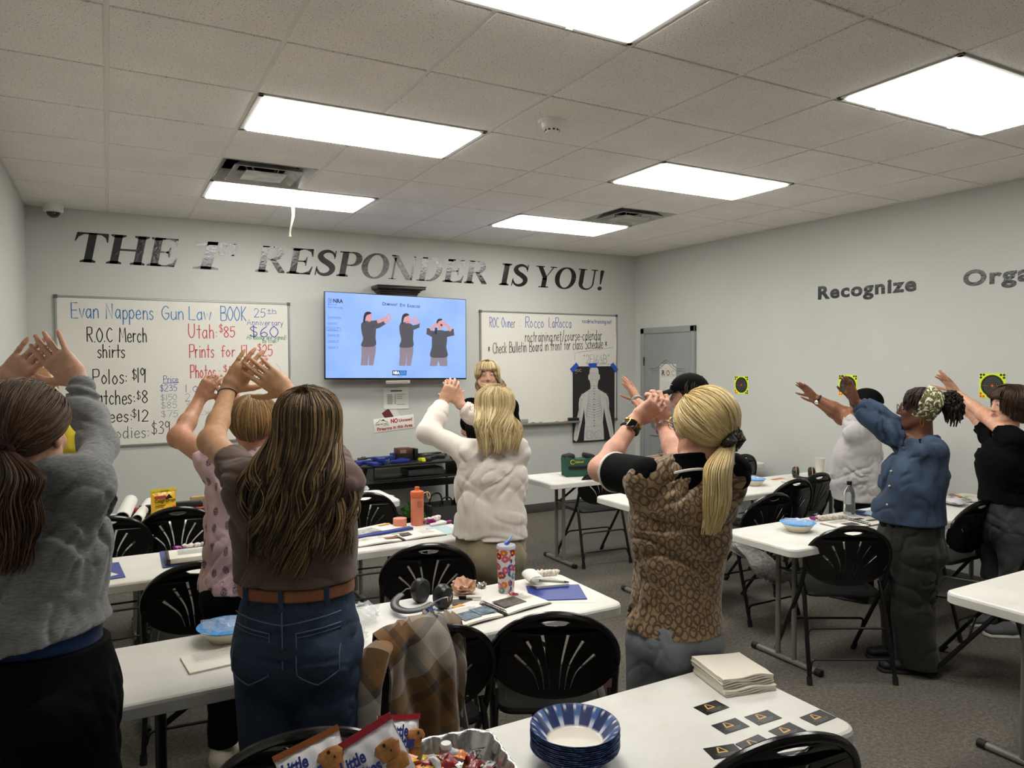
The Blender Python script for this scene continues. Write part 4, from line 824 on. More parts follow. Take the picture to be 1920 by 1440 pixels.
def earmuffs(label, x, y, rz, trim=None, z=Z, sc=1.0, lie=0.0):
    """ear defenders lying on the table: two domed cups on a padded band"""
    t = thing('earmuffs', label, 'earmuffs', (x, y, z), rz, 'ear defenders'); mb_ = mat('muff_black', '#101011', .35); 
    for s_ in (-1, 1):
        R_ = Matrix.Rotation(math.pi/2*s_, 3, 'Y'); c = (s_*.062*sc, .0, .046*sc)
        o = MB().lathe([(.046*sc, -.012), (.048*sc, .0), (.045*sc, .012), (.036*sc, .024), (.001, .030)], c, 22, R_, 1.0, .82).build('cup', mb_, t)
        MB().lathe([(.030*sc, -.014), (.040*sc, -.024), (.046*sc, -.018), (.046*sc, -.010)], c, 22, R_, 1.0, .82).build('cushion', mat('cushion_black', '#1a1a1b', .6), o)
        if trim: MB().tube([(c[0], c[1]+.040*sc*math.sin(q), c[2]+.049*sc*math.cos(q)) for q in np.linspace(0, 6.283, 24, endpoint=False)], .0035, 6, closed=True).build('trim_ring', mat('trim_'+trim[1:], trim, .4), o)
        MB().tube([(s_*.088*sc, .0, .05*sc), (s_*.092*sc, .045, .055*sc), (s_*.082*sc, .085*sc, .045*sc)], .0028, 6).build('wire_arm', mat('wire_steel', '#8b8b8a', .3, metal=1), t)
    MB().tube([(.082*sc*math.cos(q), .08*sc+.075*sc*math.sin(q), .044*sc-.02*sc*math.sin(q)) for q in np.linspace(-.05, math.pi+.05, 22)], .017*sc, 10, flat=.35).build('headband', mb_, t); return t
# -- table nearest the wall lettering (left, back)
def rolled(label, x, y, r, L, rz, turns=2.4):
    t = thing('paper_roll', label, 'paper roll', (x, y, Z), rz, 'rolled white posters'); m = MB()
    m.grid(lambda u, v: (math.cos(u*6.283*turns)*r*(1-.10*u), (v-.5)*L, r+math.sin(u*6.283*turns)*r*(1-.10*u)), int(40*turns), 2, .0012); m.build('paper', M_PAPER, t); return t
rolled('thicker of the two rolled white posters, left of the yellow bag', .07, 1.62, .042, .60, -.10); rolled('thinner rolled white poster leaning on the thicker one', .165, 1.60, .030, .58, -.16)
t = thing('tray', 'shallow black tray holding small range parts behind the yellow bag', 'tray', (.36, 1.60, Z)); m = MB(); m.box((0, 0, .005), (.62, .22, .006))
for c, d in (((0, .108, .016), (.62, .006, .03)), ((0, -.108, .016), (.62, .006, .03)), ((.307, 0, .016), (.006, .22, .03)), ((-.307, 0, .016), (.006, .22, .03))): m.box(c, d, bev=.002)
m.build('body', M_BLACK, t)
for lab, x, y, s_, c, zz in (('black box in the tray left of the yellow bag', .20, 1.61, (.12, .05, .05), '#141414', 0), ('black box in the tray right of the yellow bag', .43, 1.63, (.16, .05, .05), '#151515', 0), ('white card box standing in the tray', .545, 1.62, (.05, .05, .055), '#d8d2c6', 0), ('red and white box behind the posters in the tray', .105, 1.66, (.06, .04, .035), '#b23a34', 0), ('brown bag of snacks behind the tray', .53, 1.73, (.16, .05, .07), '#a58d63', -1), ('pink and white packet behind the orange chamber flags', .66, 1.735, (.16, .05, .06), '#cbb8c0', -1)):
    tag(MB().box((x, y, Z+(.009 if zz == 0 else .0005)+s_[2]/2), s_, bev=.006).build('small_box', mat('boxcol_'+c[1:], c, .5, var=.25, vscale=50)), lab, 'box', 'small boxes on the tray table')
for k, (x, y, a) in enumerate(((.60, 1.57, .2), (.63, 1.60, 1.4), (.50, 1.555, -.3))):
    t = thing('chamber_flag', 'orange plastic chamber flag in the tray, '+('nearest the tray edge', 'standing upright', 'left of the others')[k], 'chamber flag', (x, y, Z+.009), a, 'orange chamber flags'); MB().box((0, 0, .012), (.07, .014, .012), bev=.003).build('rod', mat('safety_orange', '#e04e1d', .45), t); MB().box((.03, 0, .03 if k == 1 else .014), (.012, .03, .055 if k == 1 else .02), bev=.003).build('flag', mat('safety_orange', '#e04e1d', .45), t)
def pouch(name, label, cat, x, y, rz, w, h, th, m, tilt=.0, z=Z, group=None, top=None):
    """pillow bag: front and back film swelling between flat sealed ends"""
    t = thing(name, label, cat, (x, y, z), rz, group); mb = MB(); fz = lambda u, v: th*(max(0, math.sin(math.pi*min(1, max(0, (v-.03)/.86))))**.6)*(max(0, math.sin(math.pi*u))**.5)
    for s_ in (-1, 1): mb.grid(lambda u, v: ((u-.5)*w*(1-.05*math.sin(math.pi*v)), s_*fz(u, v)/2+math.tan(tilt)*v*h+.002*math.sin(u*23+v*9)*s_, v*h), 18, 18)
    mb.build('film', m, t)
    if top: MB().grid(lambda u, v: ((u-.5)*w, -.0018+math.tan(tilt)*(.90+.1*v)*h-.004, (.90+.1*v)*h), 8, 2, .003).build('seal_strip', top, t)
    return t
def front(t, me_poly, m, y, name='print'): return link(name, flatmesh(me_poly, ON_BACK, (0, y, 0)), m, t)
t = pouch('cough_drop_bag', 'yellow bag of cough drops standing on the far left table', 'bag', .275, 1.50, .25, .155, .175, .06, mat('bag_yellow', '#d9ab14', .25, var=.12, vscale=14, spec=.6), top=mat('bag_yellow_top', '#d6c02a', .35))
for s_, x, z_, sz, w_ in (('VALUE SIZE', -.03, .161, .012, .05), ('Cough Drops', -.062, .095, .030, .122)): link('lettering', place(text_mesh(s_, sz, .03, width=w_, depth=0), ON_BACK, (x, -.037, z_)), M_BLACK, t)
front(t, [rrect(.07, .018, .004, 3, -.03, .128)], mat('print_red', '#9c2b33', .6), -.036); front(t, [[(-.002, .115), (.022, .145), (.045, .115)]], M_BLACK, -.036); front(t, [rrect(.02, .02, .009, 4, .05, .06)], mat('safety_orange', '#e04e1d', .45), -.037)
textlines_ = ribbon([(-.06, .075), (.0, .075)], .004)+ribbon([(-.06, .066), (-.01, .066)], .004); front(t, textlines_, M_BLACK, -.037)
sheet('paper_sheet', 'printed sheet at the right end of the far left table', 'paper', 1.62, 1.53, .24, .30, .3, M_PAPER); foil('clear_bag', 'crumpled clear plastic bag on the printed sheet of the far left table', 'bag', 1.60, 1.62, .055, M_CLEAR, Z+.004, 4); t = folder('dark navy cap-shaped pouch behind the far chair on the left', 1.42, 1.64, .2, .18, .14, '#1a2140', group='navy pouch')
# -- second left table
folder('blue folder with a white card on it, beside the grey sleeve', -.035, .27, .08, .12, .29, '#33418c'); sheet('card', 'white card lying on the blue folder beside the grey sleeve', 'card', -.05, .20, .08, .10, .5, M_PAPER, z=Z+.006)
folder('blue folder under the white book on the left table', .325, .37, -.02, .26, .33, '#33418c'); t = thing('notebook', 'thick white notebook with a black spine on the blue folder', 'notebook', (.335, .31, Z+.006), -.03); MB().box((0, 0, .018), (.22, .18, .024), bev=.002).build('pages', M_CREAM, t); MB().box((0, 0, .003), (.24, .19, .005)).build('back_cover', M_BLACK, t); MB().box((-.115, 0, .016), (.02, .19, .03), bev=.006).build('spine', M_BLACK, t); textlines(t, -.07, .06, .16, 9, .0315)
candy('purple and cream sweet packet on the notebook folder', .375, .495, 0, L=.15, z=Z+.006)
earmuffs('black earmuffs with a yellow-green trim beside the long wavy hair', 1.10, .37, 1.9, '#8d9a52', sc=.95)
t = sheet('magazine', 'printed magazine with yellow corners left of the peach bottle', 'magazine', 1.30, .42, .34, .26, .33, M_PAPER, .004); printed(t, -.05, .03, .16, .10, mat('photo_grey', '#a29e96', .5, var=.5, vscale=40), .0085); printed(t, -.14, -.06, .05, .07, mat('print_amber', '#d9a03a', .5), .0085); printed(t, .13, .09, .08, .025, mat('print_amber', '#d9a03a', .5), .0085)
tag(MB().box((1.32, .335, Z+.012), (.36, .045, .012), Euler((0, 0, .2)), .002).build('folder_edge', mat('folder_2b3a82', '#2b3a82', .35)), 'narrow navy folder edge lying in front of the magazine', 'folder')
booklet('open booklet with small brown photos in front of the peach bottle', 1.36, .205, .05, .24, .14, ((-.25, -.01, .05, .04, M_PORANGE), (-.08, -.01, .03, .035, M_PORANGE), (.2, .02, .06, .06)), spiral=False)
t = thing('water_bottle', 'peach water bottle with a strap standing on the left table', 'bottle', (1.575, .475, Z)); M_PEACH = mat('peach_plastic', '#d98060', .35, alpha=.93); MB().lathe([(.001, 0), (.036, 0), (.039, .006), (.039, .165), (.036, .172)], n=26).build('body', M_PEACH, t)
MB().lathe([(.040, .168), (.041, .19), (.038, .200), (.016, .206), (.014, .212), (.014, .226), (.001, .228)], n=26).build('lid', mat('peach_lid', '#e0703f', .4), t); MB().tube(smoothpath([(.04, 0, .185), (.07, 0, .192), (.085, .0, .17), (.078, 0, .145), (.066, 0, .16), (.062, 0, .185)], .02), .0035, 8).build('strap', mat('strap_cream', '#d8b59a', .6), t)
textlines(t, 0, 0, .001, 1, .1); link('lettering', place(flatmesh(sum([ribbon([(-.016, .145-k*.008), (.016, .145-k*.008)], .003) for k in range(5)], []), ON_BACK, (0, -.0405, 0)), Matrix.Identity(4), (0, 0, 0)), mat('print_brownish', '#8a5a48', .6), t)
t = thing('bottle_cup', 'peach cup lid standing next to the peach bottle', 'cup', (1.475, .50, Z)); MB().lathe([(.034, .045), (.040, .045), (.040, .0), (.036, 0), (.036, .042)], n=26).build('ring', mat('peach_cup', '#dd8f74', .4), t)
candy('purple sweet packet beside the peach bottle', 1.68, .50, .5, L=.13); foil('foil_wrapper', 'crumpled white and purple wrapper right of the peach bottle', 'wrapper', 1.655, .455, .03, M_PUR, seed=8)
t = thing('marker_pen', 'white marker with a purple cap in front of the peach bottle', 'marker', (1.69, .40, Z+.010), .15); MB().cyl((-.07, 0, 0), (.04, 0, 0), .009, n=12).build('barrel', mat('marker_white', '#dcdcd8', .4), t); MB().cyl((.04, 0, 0), (.075, 0, 0), .010, n=12).build('pen_cap', M_PUR, t)
sheet('paper_sheet', 'pale blue sheet at the right end of the table with the peach bottle', 'paper', 1.655, .26, .13, .20, .12, mat('paper_blue', '#a9c3c6', .6), .003)
# -- third left table
foam_bowl('cream bowl with blue rim between jeans and pink shirt', .33, -.875, r=.088); t = sheet('booklet', 'thin printed booklet in front of the cream bowl on the left table', 'booklet', .285, -1.045, .21, .15, .10, M_CREAM, .006); textlines(t, -.075, .05, .14, 6, .0135)
foil('plastic_wrap', 'crumpled clear plastic wrap on the table right of the jeans', 'wrap', .80, -.94, .062, M_CLEAR, seed=3); foil('plastic_wrap', 'small crumple of clear film at the left edge of the jeans pocket', 'wrap', .72, -1.13, .04, M_CLEAR, seed=13)
t = earmuffs('black earmuffs with a white emblem on the left table', 1.09, -.90, 1.95, sc=1.05)
link('emblem', flatmesh(ribbon([(-.012, .01), (-.006, -.01), (0, .006), (.006, -.01), (.012, .01)], .003), basis((0, -1, 0), (0, 0, 1)), (-.098, 0, .048)), M_WTRIM if 'M_WTRIM' in globals() else mat('white_trim', '#ddd8d0', .7), t)
foil('tissue_wad', 'peach coloured crumpled tissue behind the open booklet', 'tissue', 1.265, -.835, .052, mat('tissue_peach', '#c99f83', .8), seed=5, flat=.8); foil('foil_wrapper', 'small silver and blue foil ball left of the open booklet', 'wrapper', 1.04, -.985, .026, M_WRAPB, seed=6); foil('foil_wrapper', 'small silver foil ball behind the peach tissue', 'wrapper', 1.365, -.795, .022, M_FOIL, seed=7)
t = thing('tumbler', 'tall white tumbler with colourful flowers and a straw', 'tumbler', (1.425, -.905, Z))
def floral():
    s_ = NT('floral_print'); v = cyl2(s_); vo = s_.n('ShaderNodeTexVoronoi', voronoi_dimensions='2D'); vo.inputs['Scale'].default_value = 30; vo.inputs['Randomness'].default_value = .8; s_.l(v, vo.inputs['Vector'])
    pet = s_.noise(v, 130, 1); d = s_.math('ADD', vo.outputs['Distance'], s_.math('MULTIPLY', pet, .22)); fl_ = s_.ramp(d, [(.54, (1, 1, 1, 1)), (.57, (0, 0, 0, 1))]); core = s_.ramp(vo.outputs['Distance'], [(.10, (1, 1, 1, 1)), (.14, (0, 0, 0, 1))])
    hue = s_.n('ShaderNodeSeparateColor'); s_.l(vo.outputs['Color'], hue.inputs[0]); pc = s_.ramp(hue.outputs[0], [(0, C('#a3232a')), (.25, C('#c04f7e')), (.45, C('#cf6a2c')), (.62, C('#2f4a9c')), (.78, C('#8a2150')), (.9, C('#4b8f94'))], 'CONSTANT')
    s_.base(s_.mix(core, s_.mix(fl_, C('#dcd8d6'), pc), C('#e7c23f'))); s_.set(Roughness=.25); return s_.m
def cyl2(s_):
    tc = s_.n('ShaderNodeTexCoord'); sp = s_.n('ShaderNodeSeparateXYZ'); s_.l(tc.outputs['Object'], sp.inputs[0]); cb = s_.n('ShaderNodeCombineXYZ')
    s_.l(s_.math('MULTIPLY', s_.math('ARCTAN2', sp.outputs[0], sp.outputs[1]), .036), cb.inputs[0]); s_.l(sp.outputs[2], cb.inputs[1]); return cb.outputs[0]
MB().lathe([(.001, 0), (.030, 0), (.033, .006), (.037, .10), (.040, .185), (.040, .19)], n=32).build('cup', floral(), t); MB().lathe([(.041, .188), (.0415, .196), (.038, .202), (.001, .202)], n=32).build('clear_lid', mat('lid_clear', '#c8c8d8', .15, alpha=.7), t)
MB().tube([(0, .0, .19), (.012, .004, .215), (.034, .010, .235)], .0035, 8).build('straw', mat('straw_clear', '#8fb4e0', .2), t); MB().box((.006, .002, .208), (.022, .014, .014), Euler((0, -.6, .2)), .003).build('straw_stopper', M_WRAPB, t)
foil('candy_wrapper', 'small red and white sweet in front of the floral tumbler', 'sweet', 1.415, -.985, .020, mat('wrapper_red', '#b3262c', .3, var=.7, vscale=90), seed=9)
sheet('leaflet', 'white leaflet with dark red drawings between tissue and tumbler', 'leaflet', 1.33, -.93, .16, .13, -.35, M_PAPER, z=Z+.001); t = sheet('leaflet', 'leaflet with a grey photo left of the drawings leaflet', 'leaflet', 1.19, -.925, .15, .12, -.25, M_PAPER); printed(t, .02, .0, .09, .07, M_PHO, .0045)
t = sheet('card', 'small yellow and white card behind the open booklet', 'card', 1.20, -.985, .12, .05, .35, M_PAPER, z=Z+.004); printed(t, -.03, 0, .05, .05, mat('print_amber', '#d9a03a', .5), .0045); link('lettering', place(text_mesh('WARN', .02, .03, width=.04, depth=0), Matrix.Identity(4), (-.05, -.008, .0052)), M_BLACK, t)
t = thing('marker_pen', 'dark marker lying on the leaflet behind the open booklet', 'marker', (1.27, -.935, Z+.014), -.6); MB().cyl((-.05, 0, 0), (.02, 0, 0), .007, n=10).build('barrel', M_CREAM, t); MB().cyl((-.07, 0, 0), (-.04, 0, 0), .0085, n=10).build('pen_cap', M_BLACK, t)
booklet('open spiral booklet with photos beside the floral tumbler', 1.272, -1.075, .17, .215, .165, ((-.62, -.02, .075, .08, M_PHO2), (-.25, -.01, .075, .08, M_PHO2), (.40, .005, .11, .085)), z=Z+.001)
folder('blue folder under the notepad at the table corner', 1.60, -1.015, -.42, .23, .19, '#27398a'); sheet('paper_sheet', 'white sheet sticking out under the blue corner folder', 'paper', 1.625, -1.06, .21, .19, -.5, M_PAPER, z=Z-.001)
t = thing('notepad', 'small white notepad with curled pages on the blue folder', 'notepad', (1.635, -.905, Z+.006), -.25); MB().box((0, 0, .006), (.145, .12, .012), bev=.001).build('pages', M_PAPER, t); m = MB(); m.grid(lambda u, v: (-.07-.035*math.sin(u*4.2), (v-.5)*.12, .012+.035*(1-math.cos(u*4.2))*.6), 18, 2, .001); m.build('curled_page', M_PAPER, t); textlines(t, -.05, .04, .10, 6, .0125)
t = thing('pen', 'olive ballpoint pen lying on the notepad', 'pen', (1.64, -.93, Z+.0235), -.75); MB().cyl((-.06, 0, 0), (.05, 0, 0), .0045, n=10).build('barrel', mat('pen_olive', '#9aa08a', .4), t); MB().cyl((.05, 0, 0), (.07, 0, 0), .0048, .002, 10).build('tip', M_BLACK, t)
candy('purple-ended sweet packet at the right table corner', 1.69, -.80, -.3, L=.10)
# -- near table: bowls, tray of sweets, snack bags, napkins, cards
def bowlpat():
    s_ = NT('bowl_blue_print'); tc = s_.n('ShaderNodeTexCoord'); sp = s_.n('ShaderNodeSeparateXYZ'); s_.l(tc.outputs['Object'], sp.inputs[0]); a = s_.math('ARCTAN2', sp.outputs[0], sp.outputs[1])
    rr = s_.math('SQRT', s_.math('ADD', s_.math('MULTIPLY', sp.outputs[0], sp.outputs[0]), s_.math('MULTIPLY', sp.outputs[1], sp.outputs[1]))); k = s_.math('SINE', s_.math('MULTIPLY', a, 12.0)); dark = s_.ramp(k, [(.25, C('#1c2c5e')), (.5, C('#3d5f97'))])
    white = s_.math('MULTIPLY', s_.ramp(s_.math('SINE', s_.math('MULTIPLY', a, 24.0)), [(.55, (0, 0, 0, 1)), (.75, (1, 1, 1, 1))]), s_.ramp(rr, [(.093, (0, 0, 0, 1)), (.097, (1, 1, 1, 1)), (.103, (1, 1, 1, 1)), (.106, (0, 0, 0, 1))])); white2 = s_.math('MULTIPLY', s_.ramp(s_.math('SINE', s_.math('MULTIPLY', a, 12.0)), [(.6, (0, 0, 0, 1)), (.7, (1, 1, 1, 1))]), s_.ramp(rr, [(.076, (1, 1, 1, 1)), (.086, (0, 0, 0, 1))]))
    c = s_.mix(s_.math('MAXIMUM', white, white2), dark, C('#c9ccd2')); s_.base(s_.mix(s_.ramp(rr, [(.066, (1, 1, 1, 1)), (.068, (0, 0, 0, 1))]), c, C('#ddd6c6'))); s_.set(Roughness=.3); return s_.m
M_PBOWL = bowlpat(); t0 = thing('paper_bowl', 'top paper bowl with blue petal print of the stack near the viewer', 'bowl', (.955, -2.115, Z), 0, 'stacked blue paper bowls')
MB().lathe([(.001, .001), (.062, .001), (.068, .004), (.098, .036), (.1075, .042), (.1085, .040), (.099, .034), (.069, .0015)], n=48).build('shell', M_PBOWL, t0)
for k in range(10): o = dup(t0, 'paper bowl in the blue stack beneath the top one', (.955+random.uniform(-.001, .001), -2.115+random.uniform(-.001, .001), Z+.0048*k+.0005), random.uniform(0, 6))
t0.location.z = Z+.0048*10+.0005
t = thing('foil_tray', 'aluminium foil tray heaped with wrapped sweets', 'tray', (.625, -2.10, Z), -.14); m = MB(); Wd, Dp = .29, .30
def rim(w, d, r, z, wav=0.0, n=9):
    out = []
    for i, (x, y) in enumerate(rrect(w, d, r, n)): out.append((x, y, z))
    return out
def densify(P, k=7):
    out = []
    for i in range(len(P)):
        a, b = np.array(P[i]), np.array(P[(i+1) % len(P)]); n = max(1, int(np.linalg.norm(b-a)/.006)); out += [tuple(a+(b-a)*t_/n) for t_ in range(n)]
    return out
base = densify(rrect(Wd-.06, Dp-.06, .04, 8)); N = len(base); rings = []
for sc_, z, wv in ((1.0, .004, 0), (1.06, .012, .0), (1.16, .035, .0035), (1.24, .056, .0035), (1.27, .060, .001), (1.31, .060, .001), (1.325, .056, .0), (1.31, .053, 0)):
    rings.append([(x*sc_*(1+wv*8*math.sin(i*1.05)), y*sc_*(1+wv*8*math.sin(i*1.05)), z) for i, (x, y) in enumerate(base)])
vs = [p for r_ in rings for p in r_]; fs = [tuple(range(N-1, -1, -1))]
for a in range(len(rings)-1):
    for k in range(N): fs.append((a*N+k, a*N+(k+1) % N, (a+1)*N+(k+1) % N, (a+1)*N+k))
m.add(vs, fs); m.build('pan', mat('aluminium_foil', '#c4c4c2', .25, metal=.95, bump=.3, bscale=60), t, ang=60)
cols = [('#7b1418', 'dark red'), ('#c11f25', 'red'), ('#d9a82a', 'gold'), ('#2a1712', 'brown'), ('#d8d6d2', 'white'), ('#e0c24a', 'yellow'), ('#b9babb', 'silver'), ('#8f1f22', 'crimson'), ('#d77722', 'orange')]
def sweet_mesh(L, w, h):
    m = MB(); m.grid(lambda u, v: ((u-.5)*L, (v-.5)*w*(1+.25*abs(2*u-1)**4), h*math.sin(math.pi*min(1, max(0, (u-.12)/.76)))*math.sin(math.pi*v)**.6), 10, 6); m.grid(lambda u, v: ((u-.5)*L, (.5-v)*w*(1+.25*abs(2*u-1)**4), -h*.5*math.sin(math.pi*min(1, max(0, (u-.12)/.76)))*math.sin(math.pi*v)**.6), 10, 6); return m.mesh('wrapped_sweet')
SW = {c: [sweet_mesh(*d) for d in ((.058, .022, .010), (.042, .026, .012), (.05, .018, .011))] for c, _ in cols}
sp = [(0, 0)]
for layer in range(3):
    n_ = (44, 34, 20)[layer]
    for k in range(n_):
        c, nm = random.choice(cols); me = random.choice(SW[c]); R_ = (.125, .105, .075)[layer]; x, y = random.uniform(-R_, R_), random.uniform(-R_, R_)*1.02; co, si = math.cos(-.14), math.sin(-.14)
        mt = mat('wrap_'+c[1:], c, .28, spec=.6, var=.3, vscale=90)
        if not me.materials: me.materials.append(mt)
        o = bpy.data.objects.new('wrapped_sweet', me); COL.objects.link(o); o.location = (.625+x*co-y*si, -2.10+x*si+y*co, Z+.018+.016*layer+random.uniform(0, .006)); o.rotation_euler = (random.uniform(-.5, .5), random.uniform(-.4, .4), random.uniform(0, 6.28)); tag(o, nm+' wrapped sweet in the heap in the foil tray', 'sweet', 'wrapped sweets in the foil tray')
o = MB().lathe([(.001, .012), (.012, .012), (.014, .006), (.012, 0), (.001, 0)], n=16).build('mint', mat('mint_white', '#dfdcd6', .4)); o.location = (.66, -2.015, Z+.062); tag(o, 'round white wrapped mint on top of the sweets', 'sweet')
M_LB = mat('snack_film', '#cfccd0', .25, var=.06, vscale=20, spec=.6); M_LBR, M_LBO, M_LBB = mat('snack_red', '#9c1a28', .3), mat('snack_orange', '#8c4d22', .35), mat('snack_blue', '#23307c', .4); M_MUF = mat('muffin_print', '#a06a34', .5, var=.35, vscale=60)
def snack(label, x, y, rz, tilt, roll, w, h, strip, z=Z, lie=False):
    t = pouch('snack_bag', label, 'snack bag', x, y, 0, w, h, .05, M_LB, 0, z, 'snack bags', strip); t.rotation_euler = Euler((tilt, roll, rz), 'XYZ'); yy = -.0335
    link('lettering', place(text_mesh('Little', .036, .04, .15, width=.058, depth=0), ON_BACK, (-w*.44, yy, h*.62)), M_LBB, t); link('lettering', place(text_mesh('Bites', .036, .04, .15, width=.060, depth=0), ON_BACK, (-w*.30, yy, h*.42)), M_LBB, t)
    me = MB(); me.lathe([(.001, .016), (.022, .012), (.031, .0), (.025, -.014), (.022, -.026), (.001, -.028)], (w*.26, yy+.012, h*.62), 20, Matrix.Diagonal((1, .35, 1))); me.lathe([(.001, .012), (.020, .010), (.028, .0), (.022, -.024), (.001, -.026)], (w*.30, yy+.014, h*.42), 20, Matrix.Diagonal((1, .3, 1))); me.build('muffin_picture', M_MUF, t)
    front(t, [rrect(.007, .008, .003, 3, w*.25, h*.66), rrect(.005, .005, .002, 3, w*.31, h*.56)], M_BLACK, yy-.0015, 'chocolate_chip'); front(t, [rrect(w*.5, .02, .006, 3, w*.2, h*.13)], mat('snack_green', '#6f8f3a', .4), yy+.004, 'green_corner'); return t
snack('front snack bag with a red top edge and muffin picture', .515, -2.055, -.25, -.42, -.48, .150, .160, M_LBR, Z+.005); snack('snack bag with an orange top edge, left of the red one', .385, -1.99, -.1, -.5, -.3, .15, .135, M_LBO, Z+.003); snack('snack bag squeezed between the red one and the foil tray', .560, -1.965, .3, -.35, .3, .13, .125, M_LBR, Z+.005)
o0 = None
t = thing('napkin_stack', 'stack of cream paper napkins at the back corner of the near table', 'napkins', (1.618, -1.975, Z), -.22)
for k in range(9):
    m = MB(); ox, oy = random.uniform(-.003, .003), -.012*(k < 4); m.grid(lambda u, v: ((u-.5)*.17+ox, (v-.5)*.175+oy, .003+.0052*k+.003*math.sin(u*9+k)*(v < .2)+.004*math.sin(u*3+v*2)*(k > 5)), 10, 10, .0042); m.build('napkin', mat('napkin_cream', '#e6dfcf', .9, bump=.3, bscale=90), t)
M_CARD = mat('card_black', '#0d0d0e', .35); M_GOLDP = mat('gold_print', '#d0a45e', .5); gold = ribbon([(-.012, -.006), (-.004, .014), (.002, .014), (.012, -.004)], .0035)+ribbon([(-.014, -.007), (.014, -.007)], .005)+ribbon([(-.009, .0), (-.003, .010)], .003)
CARD = None
for k, (x, y, a, lab) in enumerate(((1.437, -2.078, .03, 'nearest the napkins'), (1.517, -2.189, -.03, 'in the middle of the group'), (1.646, -2.262, .03, 'closest to the rounded table corner'), (1.406, -2.179, -.02, 'directly in front of the card nearest the napkins'), (1.516, -2.270, .06, 'beside the chair back, right of the overlapping pair'), (1.392, -2.276, .06, 'overlapping another card, upper one'), (1.298, -2.263, -.24, 'overlapping another card, turned furthest'))):
    l_ = 'black business card with gold print, '+lab
    if CARD is None:
        CARD = thing('business_card', l_, 'card', (x, y, Z), a, 'black business cards'); MB().box((0, 0, .0008), (.086, .052, .0009)).build('card', M_CARD, CARD); link('gold_emblem', flatmesh([[(q[0]-.004, q[1]+.005) for q in p] for p in gold], Matrix.Identity(4), (0, 0, .0015)), M_GOLDP, CARD)
        link('print', flatmesh(sum([ribbon([(-.028+.004*i, -.009-.005*i), (.028-.006*i, -.009-.005*i)], .0012) for i in range(3)], []), Matrix.Identity(4), (0, 0, .0015)), mat('print_pale', '#8c8a86', .7), CARD)
    else: dup(CARD, l_, (x, y, Z+(.0012 if k == 5 else 0)), a)
# -- right tables
t = thing('range_bag', 'green range bag with a yellow emblem on the far right table', 'bag', (3.46, 1.55, Z), -.25); M_GRN = mat('nylon_green', '#1f4a39', .75, bump=.4, bscale=300)
MB().prism([(-.13, 0), (.13, 0), (.135, .14), (.13, .165), (.03, .145), (-.03, .145), (-.13, .17), (-.135, .14)], -.065, .065, basis((1, 0, 0), (0, 0, 1))).build('body', M_GRN, t); MB().box((0, -.068, .075), (.22, .006, .03), bev=.002).build('webbing', M_BLACK, t)
for s_ in (-1, 1): MB().box((s_*.09, 0, .165), (.085, .125, .04), Euler((0, s_*.2, 0)), .015).build('top_pad', mat('nylon_black', '#111216', .8), t)
link('emblem', flatmesh(ribbon(arcpts(-.075, .125, .018, .018, 40, 320), .006), ON_BACK, (0, -.0665, 0)), mat('emblem_yellow', '#c9b02c', .5), t); link('lettering', place(text_mesh('Caldwell', .026, .02, width=.075, depth=0), ON_BACK, (-.055, -.0668, .116)), mat('emblem_yellow', '#c9b02c', .5), t)
t = thing('tape_roll', 'roll of white tape right of the green range bag', 'tape', (3.70, 1.62, Z), 0); MB().lathe([(.035, 0), (.05, 0), (.05, .022), (.035, .022), (.035, 0)], n=26).build('roll', M_PAPER, t); sheet('receipt', 'white slip of paper in front of the tape roll', 'paper', 3.66, 1.47, .14, .07, .2, M_PAPER)
t = thing('legal_pad', 'large pale yellow pad lying on the far right table', 'pad', (4.27, 1.60, Z), .03); MB().box((0, 0, .02), (.56, .34, .04), bev=.003).build('pages', mat('pad_yellow', '#d8cb96', .7), t)
pouch('clear_bag', 'clear plastic zip bag standing behind the scrunchie on the far table', 'bag', 4.98, 1.66, .4, .26, .20, .08, M_CLEAR, group=None); foil('black_cloth', 'small dark bundle inside the clear zip bag', 'cloth', 4.98, 1.66, .04, mat('nylon_black', '#111216', .8), seed=15)
t = thing('cookie_pack', 'clear pack of brown cookies at the right end of the far table', 'cookies', (5.30, 1.52, Z), .2); MB().box((0, 0, .005), (.13, .10, .008), bev=.002).build('base_tray', mat('cookie_tray', '#a37b52', .5), t)
for k in range(5): MB().lathe([(.001, .010), (.026, .008), (.03, 0), (.001, 0)], (-.04+.02*k, .01*(-1)**k, .012+.003*k), 16, Matrix.Rotation(.9, 3, 'Y')).build('cookie', mat('cookie_brown', '#7c4c26', .7, var=.3, vscale=80), t)
foam_bowl('cream bowl with a blue rim behind the blonde ponytail', 4.36, .46); earmuffs('black earmuffs with an orange trim near the paper cup', 4.98, .50, 2.4, '#c98a3a', sc=1.0)
t = thing('paper_cup', 'tall white paper cup next to the orange-trimmed earmuffs', 'cup', (5.28, .58, Z)); MB().lathe([(.001, .001), (.030, 0), (.042, .128), (.0445, .131), (.0445, .135), (.041, .134), (.030, .01), (.001, .008)], n=28).build('cup', mat('cup_white', '#d8d4c8', .6), t)
t = sheet('leaflet', 'orange and white leaflet left of the orange-trimmed earmuffs', 'leaflet', 4.74, .56, .20, .10, .1, M_PAPER); printed(t, 0, .0, .14, .04, mat('print_orange', '#c96a3c', .5), .0045)
